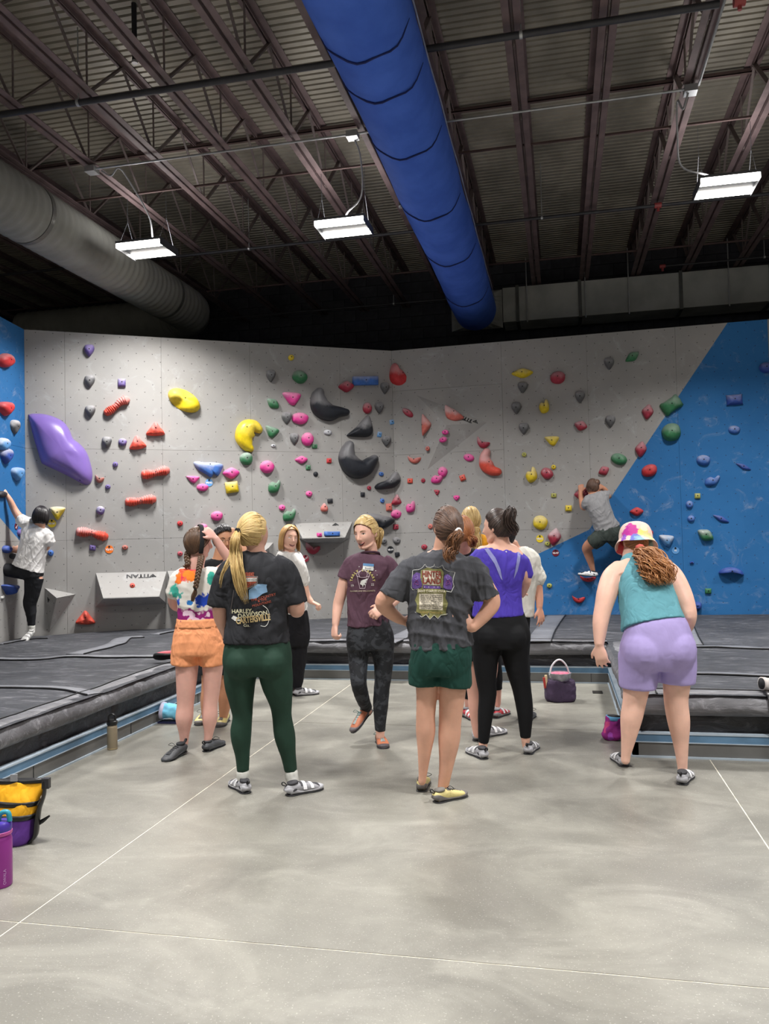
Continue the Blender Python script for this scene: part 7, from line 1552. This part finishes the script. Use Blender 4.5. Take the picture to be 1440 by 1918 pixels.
rr = [hr(-.034, .138), hr(-.016, .128), hr(.006, .115), hr(.02, .110), hr(.06, .108), hr(.10, .098), hr(.122, .082), hr(.130, .05), hr(.131, .01)]
vs, fs = ringloft(rr, 48, 4, 2.0); fs = fs[:-2]
me = mesh('hat', vs, fs); 
for vv in me.vertices:
    t = (vv.co-hc).dot(hu)
    if t < .0: vv.co += hu*(.010*math.sin(math.atan2((vv.co-hc).dot(hl), (vv.co-hc).dot(hu.cross(hl)))*3+1))
bvh_ = BVHTree.FromPolygons([v.co for v in me.vertices], [list(p.vertices) for p in me.polygons])
def hb(x, y): return hit(x, y, bvh_)
hat = link('bucket_hat', me, blotmat('tie_dye_hat', (236, 208, 196), [(hb(1176, 996), 0.051, (196, 60, 160)), (hb(1188, 992), 0.041, (206, 80, 160)), (hb(1170, 1006), 0.032, (150, 90, 190)), (hb(1205, 996), 0.043, (232, 222, 130)), (hb(1214, 1004), 0.041, (226, 214, 150)), (hb(1190, 1008), 0.041, (122, 130, 206)), (hb(1200, 1010), 0.036, (150, 190, 210)), (hb(1165, 1022), 0.072, (228, 96, 100)), (hb(1185, 1017), 0.043, (238, 130, 130)), (hb(1216, 1018), 0.043, (176, 214, 204)), (hb(1205, 989), 0.029, (240, 232, 200))], (), 20, .022), g.o)
sm = hat.modifiers.new('s', 'SOLIDIFY'); sm.thickness = .003
# ---------------------------------------------------------------- 12 right climber
g = Fig(1106, 1081, None, 'climber in grey tee and dark shorts clinging to the right wall, hair in a bun', d=10.55, skinc=(196, 140, 112))
T = [g.R(1113, 922, 26, .06, .02, 0, 10), g.R(1115, 927, 40, .08, .02, 0, 11), g.R(1117, 934, 46, .10, .0, 0, 12), g.R(1120, 948, 44, .115, -.02, 0, 12), g.R(1127, 966, 42, .11, -.03, 0, 11), g.R(1133, 980, 44, .11, -.03, 0, 11), g.R(1138, 990, 48, .12, -.02, 0, 11)]
Hp = [g.R(1137, 984, 44, .11, -.02, 0, 11), g.R(1138, 997, 50, .125, -.02, 0, 8), g.R(1136, 1010, 48, .12)]
LL = [(1126, 1006, 27), (1110, 1016, 24, .04), (1099, 1026, 20, .10), (1101, 1036, 18, .13), (1106, 1052, 15, .14), (1111, 1071, 9, .15)]; LR = [(1149, 1008, 27), (1162, 1022, 23, .06), (1172, 1038, 19, .10), (1176, 1055, 15, .14), (1178, 1072, 9, .16)]
dress(g, T, Hp, [LL, LR], neck=[(1113, 930, 17, .02), (1110, 921, 16, .06)])
build_arms(g, [([(1100, 939, 15), (1094, 950, 13, .05), (1091, 946, 12, .1), (1088, 930, 10, .2), (1087, 922, 8, .24)], (UP_+RGT*.1+FWD*.1, BK-RGT*.3, dict(curl=.5, thumb=1))), ([(1136, 929, 15), (1139, 926, 13, .1), (1135, 921, 11, .16), (1131, 914, 8, .22)], (-RGT*.6+UP_*.3+FWD*.4, BK+RGT*.3, dict(curl=.5, thumb=-1)))])
h = Head(g.P(1109, 914, .07), -8, -14, 8, .98); m_ = h.mesh(False); add(g.body, (m_.v, m_.f)); g.finish(.010, 3)
q = MB(); add(q, ringloft(T, 36, 4)); g.limb(q, [(1104, 934, 19), (1099, 941, 19), (1096, 948, 18, .02)]); g.limb(q, [(1132, 928, 19), (1139, 927, 18, .05)]); g.cloth('tshirt', q, cloth('tee_grey', (148, 148, 150), .85, .04), .010, 3, .012, (.2, 0, 1), 24)
q = MB(); add(q, ringloft(Hp, 36, 4)); g.limb(q, [(1128, 1002, 32), (1118, 1011, 31), (1109, 1018, 28, .04)], cap=0); g.limb(q, [(1147, 1004, 32), (1158, 1016, 28, .05), (1165, 1026, 25, .08)], cap=0); g.cloth('shorts', q, cloth('short_slate', (62, 70, 66), .8), .010, 3, .008, (0, 0, 1), 25)
shoe(g, g.P(1117, 1081, .10), g.P(1088, 1078, .12), 'bw', L=.24); shoe(g, g.P(1176, 1080, .08), g.P(1190, 1078, .2), 'bw', L=.24)
q = MB(); add(q, hair_cap(h, .4, -.62)); pulled(q, h, (.35, -.6, .7), 110, rs, .4, -.62, 1.09); q.build('hair', MH7, g.o, smooth=True)
q = MB(); bc = g.P(1117, 904, .02)
for k in range(26):
    a = rs.uniform(0, 6.3); b = rs.uniform(-.6, .6); P = [bc+RGT*(.036*math.cos(a+t*.9)*math.cos(b))+UP_*(.036*math.sin(a+t*.9)*math.cos(b))+FWD*(.034*math.sin(b)) for t in (0, .6, 1.2, 1.8, 2.4)]; v, f = tube(P, [.006, .011, .012, .011, .006], 6, 2); q.add(v, f)
add(q, ellipsoid(bc, RGT*.036, FWD*.036, UP_*.036)); q.build('hair_bun', MH7, g.o, smooth=True)
# ---------------------------------------------------------------- 1 left climber
g = Fig(57, 1190, None, 'climber in loose white tee and black leggings at the left wall, black bob hair', d=9.45, skinc=(222, 170, 146))
T = [g.R(75, 985, 24, .06, 0, 0, -22), g.R(73, 989, 36, .08, 0, 0, -24), g.R(69, 994, 50, .1, 0, 0, -26), g.R(66, 1005, 52, .12, 0, 0, -22), g.R(62, 1025, 50, .13, 0, 0, -16), g.R(57, 1048, 52, .14, 0, 0, -20), g.R(53, 1065, 60, .15, 0, 0, -25)]
Hp = [g.R(58, 1050, 42, .12, 0, 0, -15), g.R(57, 1068, 44, .13, 0, 0, -15), g.R(60, 1082, 40, .13)]
LL = [(48, 1072, 28), (26, 1069, 26, -.02), (4, 1067, 22, -.05), (-3, 1074, 20, -.03), (-2, 1090, 16, .0), (0, 1104, 11, .02)]; LR = [(64, 1082, 34), (60, 1112, 27), (56, 1130, 24), (58, 1148, 19), (59, 1174, 12)]
dress(g, T, Hp, [LL, LR+[(59, 1184, 10)]], neck=[(75, 990, 17), (77, 979, 16)])
build_arms(g, [([(46, 980, 17), (34, 966, 15), (26, 953, 13), (19, 938, 11, -.03), (13, 927, 8, -.04)], (UP_*.6-RGT*.55, UP_*.4+BK*.5+RGT*.5, dict(curl=.8, thumb=-1, fist=True))), ([(88, 1004, 16), (86, 1025, 14, .08), (60, 1036, 13, .16), (36, 1034, 9, .1)], (-RGT*.8+UP_*.4, BK+UP_*.3, dict(curl=.5, thumb=1)))])
h = Head(g.P(76, 969), -25, -6, 6, 1.02); m_ = h.mesh(False); add(g.body, (m_.v, m_.f)); g.finish(.010, 3)
q = MB(); add(q, ringloft(T, 36, 4)); g.limb(q, [(55, 980, 24), (44, 978, 24), (37, 970, 22)]); g.limb(q, [(82, 998, 24), (89, 1006, 24), (91, 1017, 23)]); g.cloth('tshirt', q, cloth('tee_bright_white', (236, 234, 232), .85, .02), .009, 3, .020, (0, 0, 1), 26)
q = MB(); add(q, ringloft(Hp, 32, 3)); g.limb(q, LL, cap=0, k=1.03); g.limb(q, LR, cap=0, k=1.03); g.cloth('leggings', q, cloth('legging_charcoal', (34, 35, 39), .7), .010, 3, .004, None, 27)
q = MB(); g.limb(q, [(59, 1172, 14), (59, 1186, 12)]); g.cloth('sock', q, M_WHITESOCK, .007, 2)
shoe(g, g.P(62, 1188, .02)+V((0, 0, .015)), atz(50, 1197, MZ+.02), 'white', L=.21, up=(.3, -.6, .8)); shoe(g, g.P(3, 1116, .02), g.P(1, 1122, -.16), 'white', L=.22)
q = MB(); add(q, hair_cap(h, .35, -.7, 1.08))
for k in range(300):
    a = rs.uniform(math.radians(35), math.radians(325)); s0 = V((.1*math.sin(a), .1, 1)).normalized(); n = V((math.sin(a), math.cos(a)*.95, -.1)).normalized(); P = []; R = []
    for i in range(8): t = i/7; d = slerp(s0, n, t); P.append(h.scalp(d, 1.11)); R.append(.0045)
    e_ = P[-1]; out = (e_-h.c); out.z = 0; out.normalize(); L = rs.uniform(.05, .075)
    for i in range(1, 5): t = i/4; P.append(e_+V((0, 0, -L*t))-out*(.022*t*t)); R.append(.0045*(1-.6*t**3))
    v, f = tube(P, R, 6, 1, .5); q.add(v, f)
q.build('hair', MHK, g.o, smooth=True)
# shoe lying on the left mat edge
sp = atz(303, 1243, MZ); g = type('S', (), {})(); g.o = empty('climbing_shoe', V((sp.x, sp.y, MZ)), 'black-soled pink and red climbing shoe lying on its side on the left mat edge', 'shoe'); g.m = .0042; g.d = sp.dot(CF)
SHOEW['pinkred'] = ((206, 84, 96), (26, 26, 30), (150, 50, 60), (226, 200, 206)); shoe(g, V((sp.x+.16, sp.y+.02, MZ+.055)), V((sp.x-.08, sp.y-.02, MZ+.055)), 'pinkred', up=(0, .55, .6), L=.235)
for _m in bpy.data.meshes:
    if _m.users == 0: bpy.data.meshes.remove(_m)
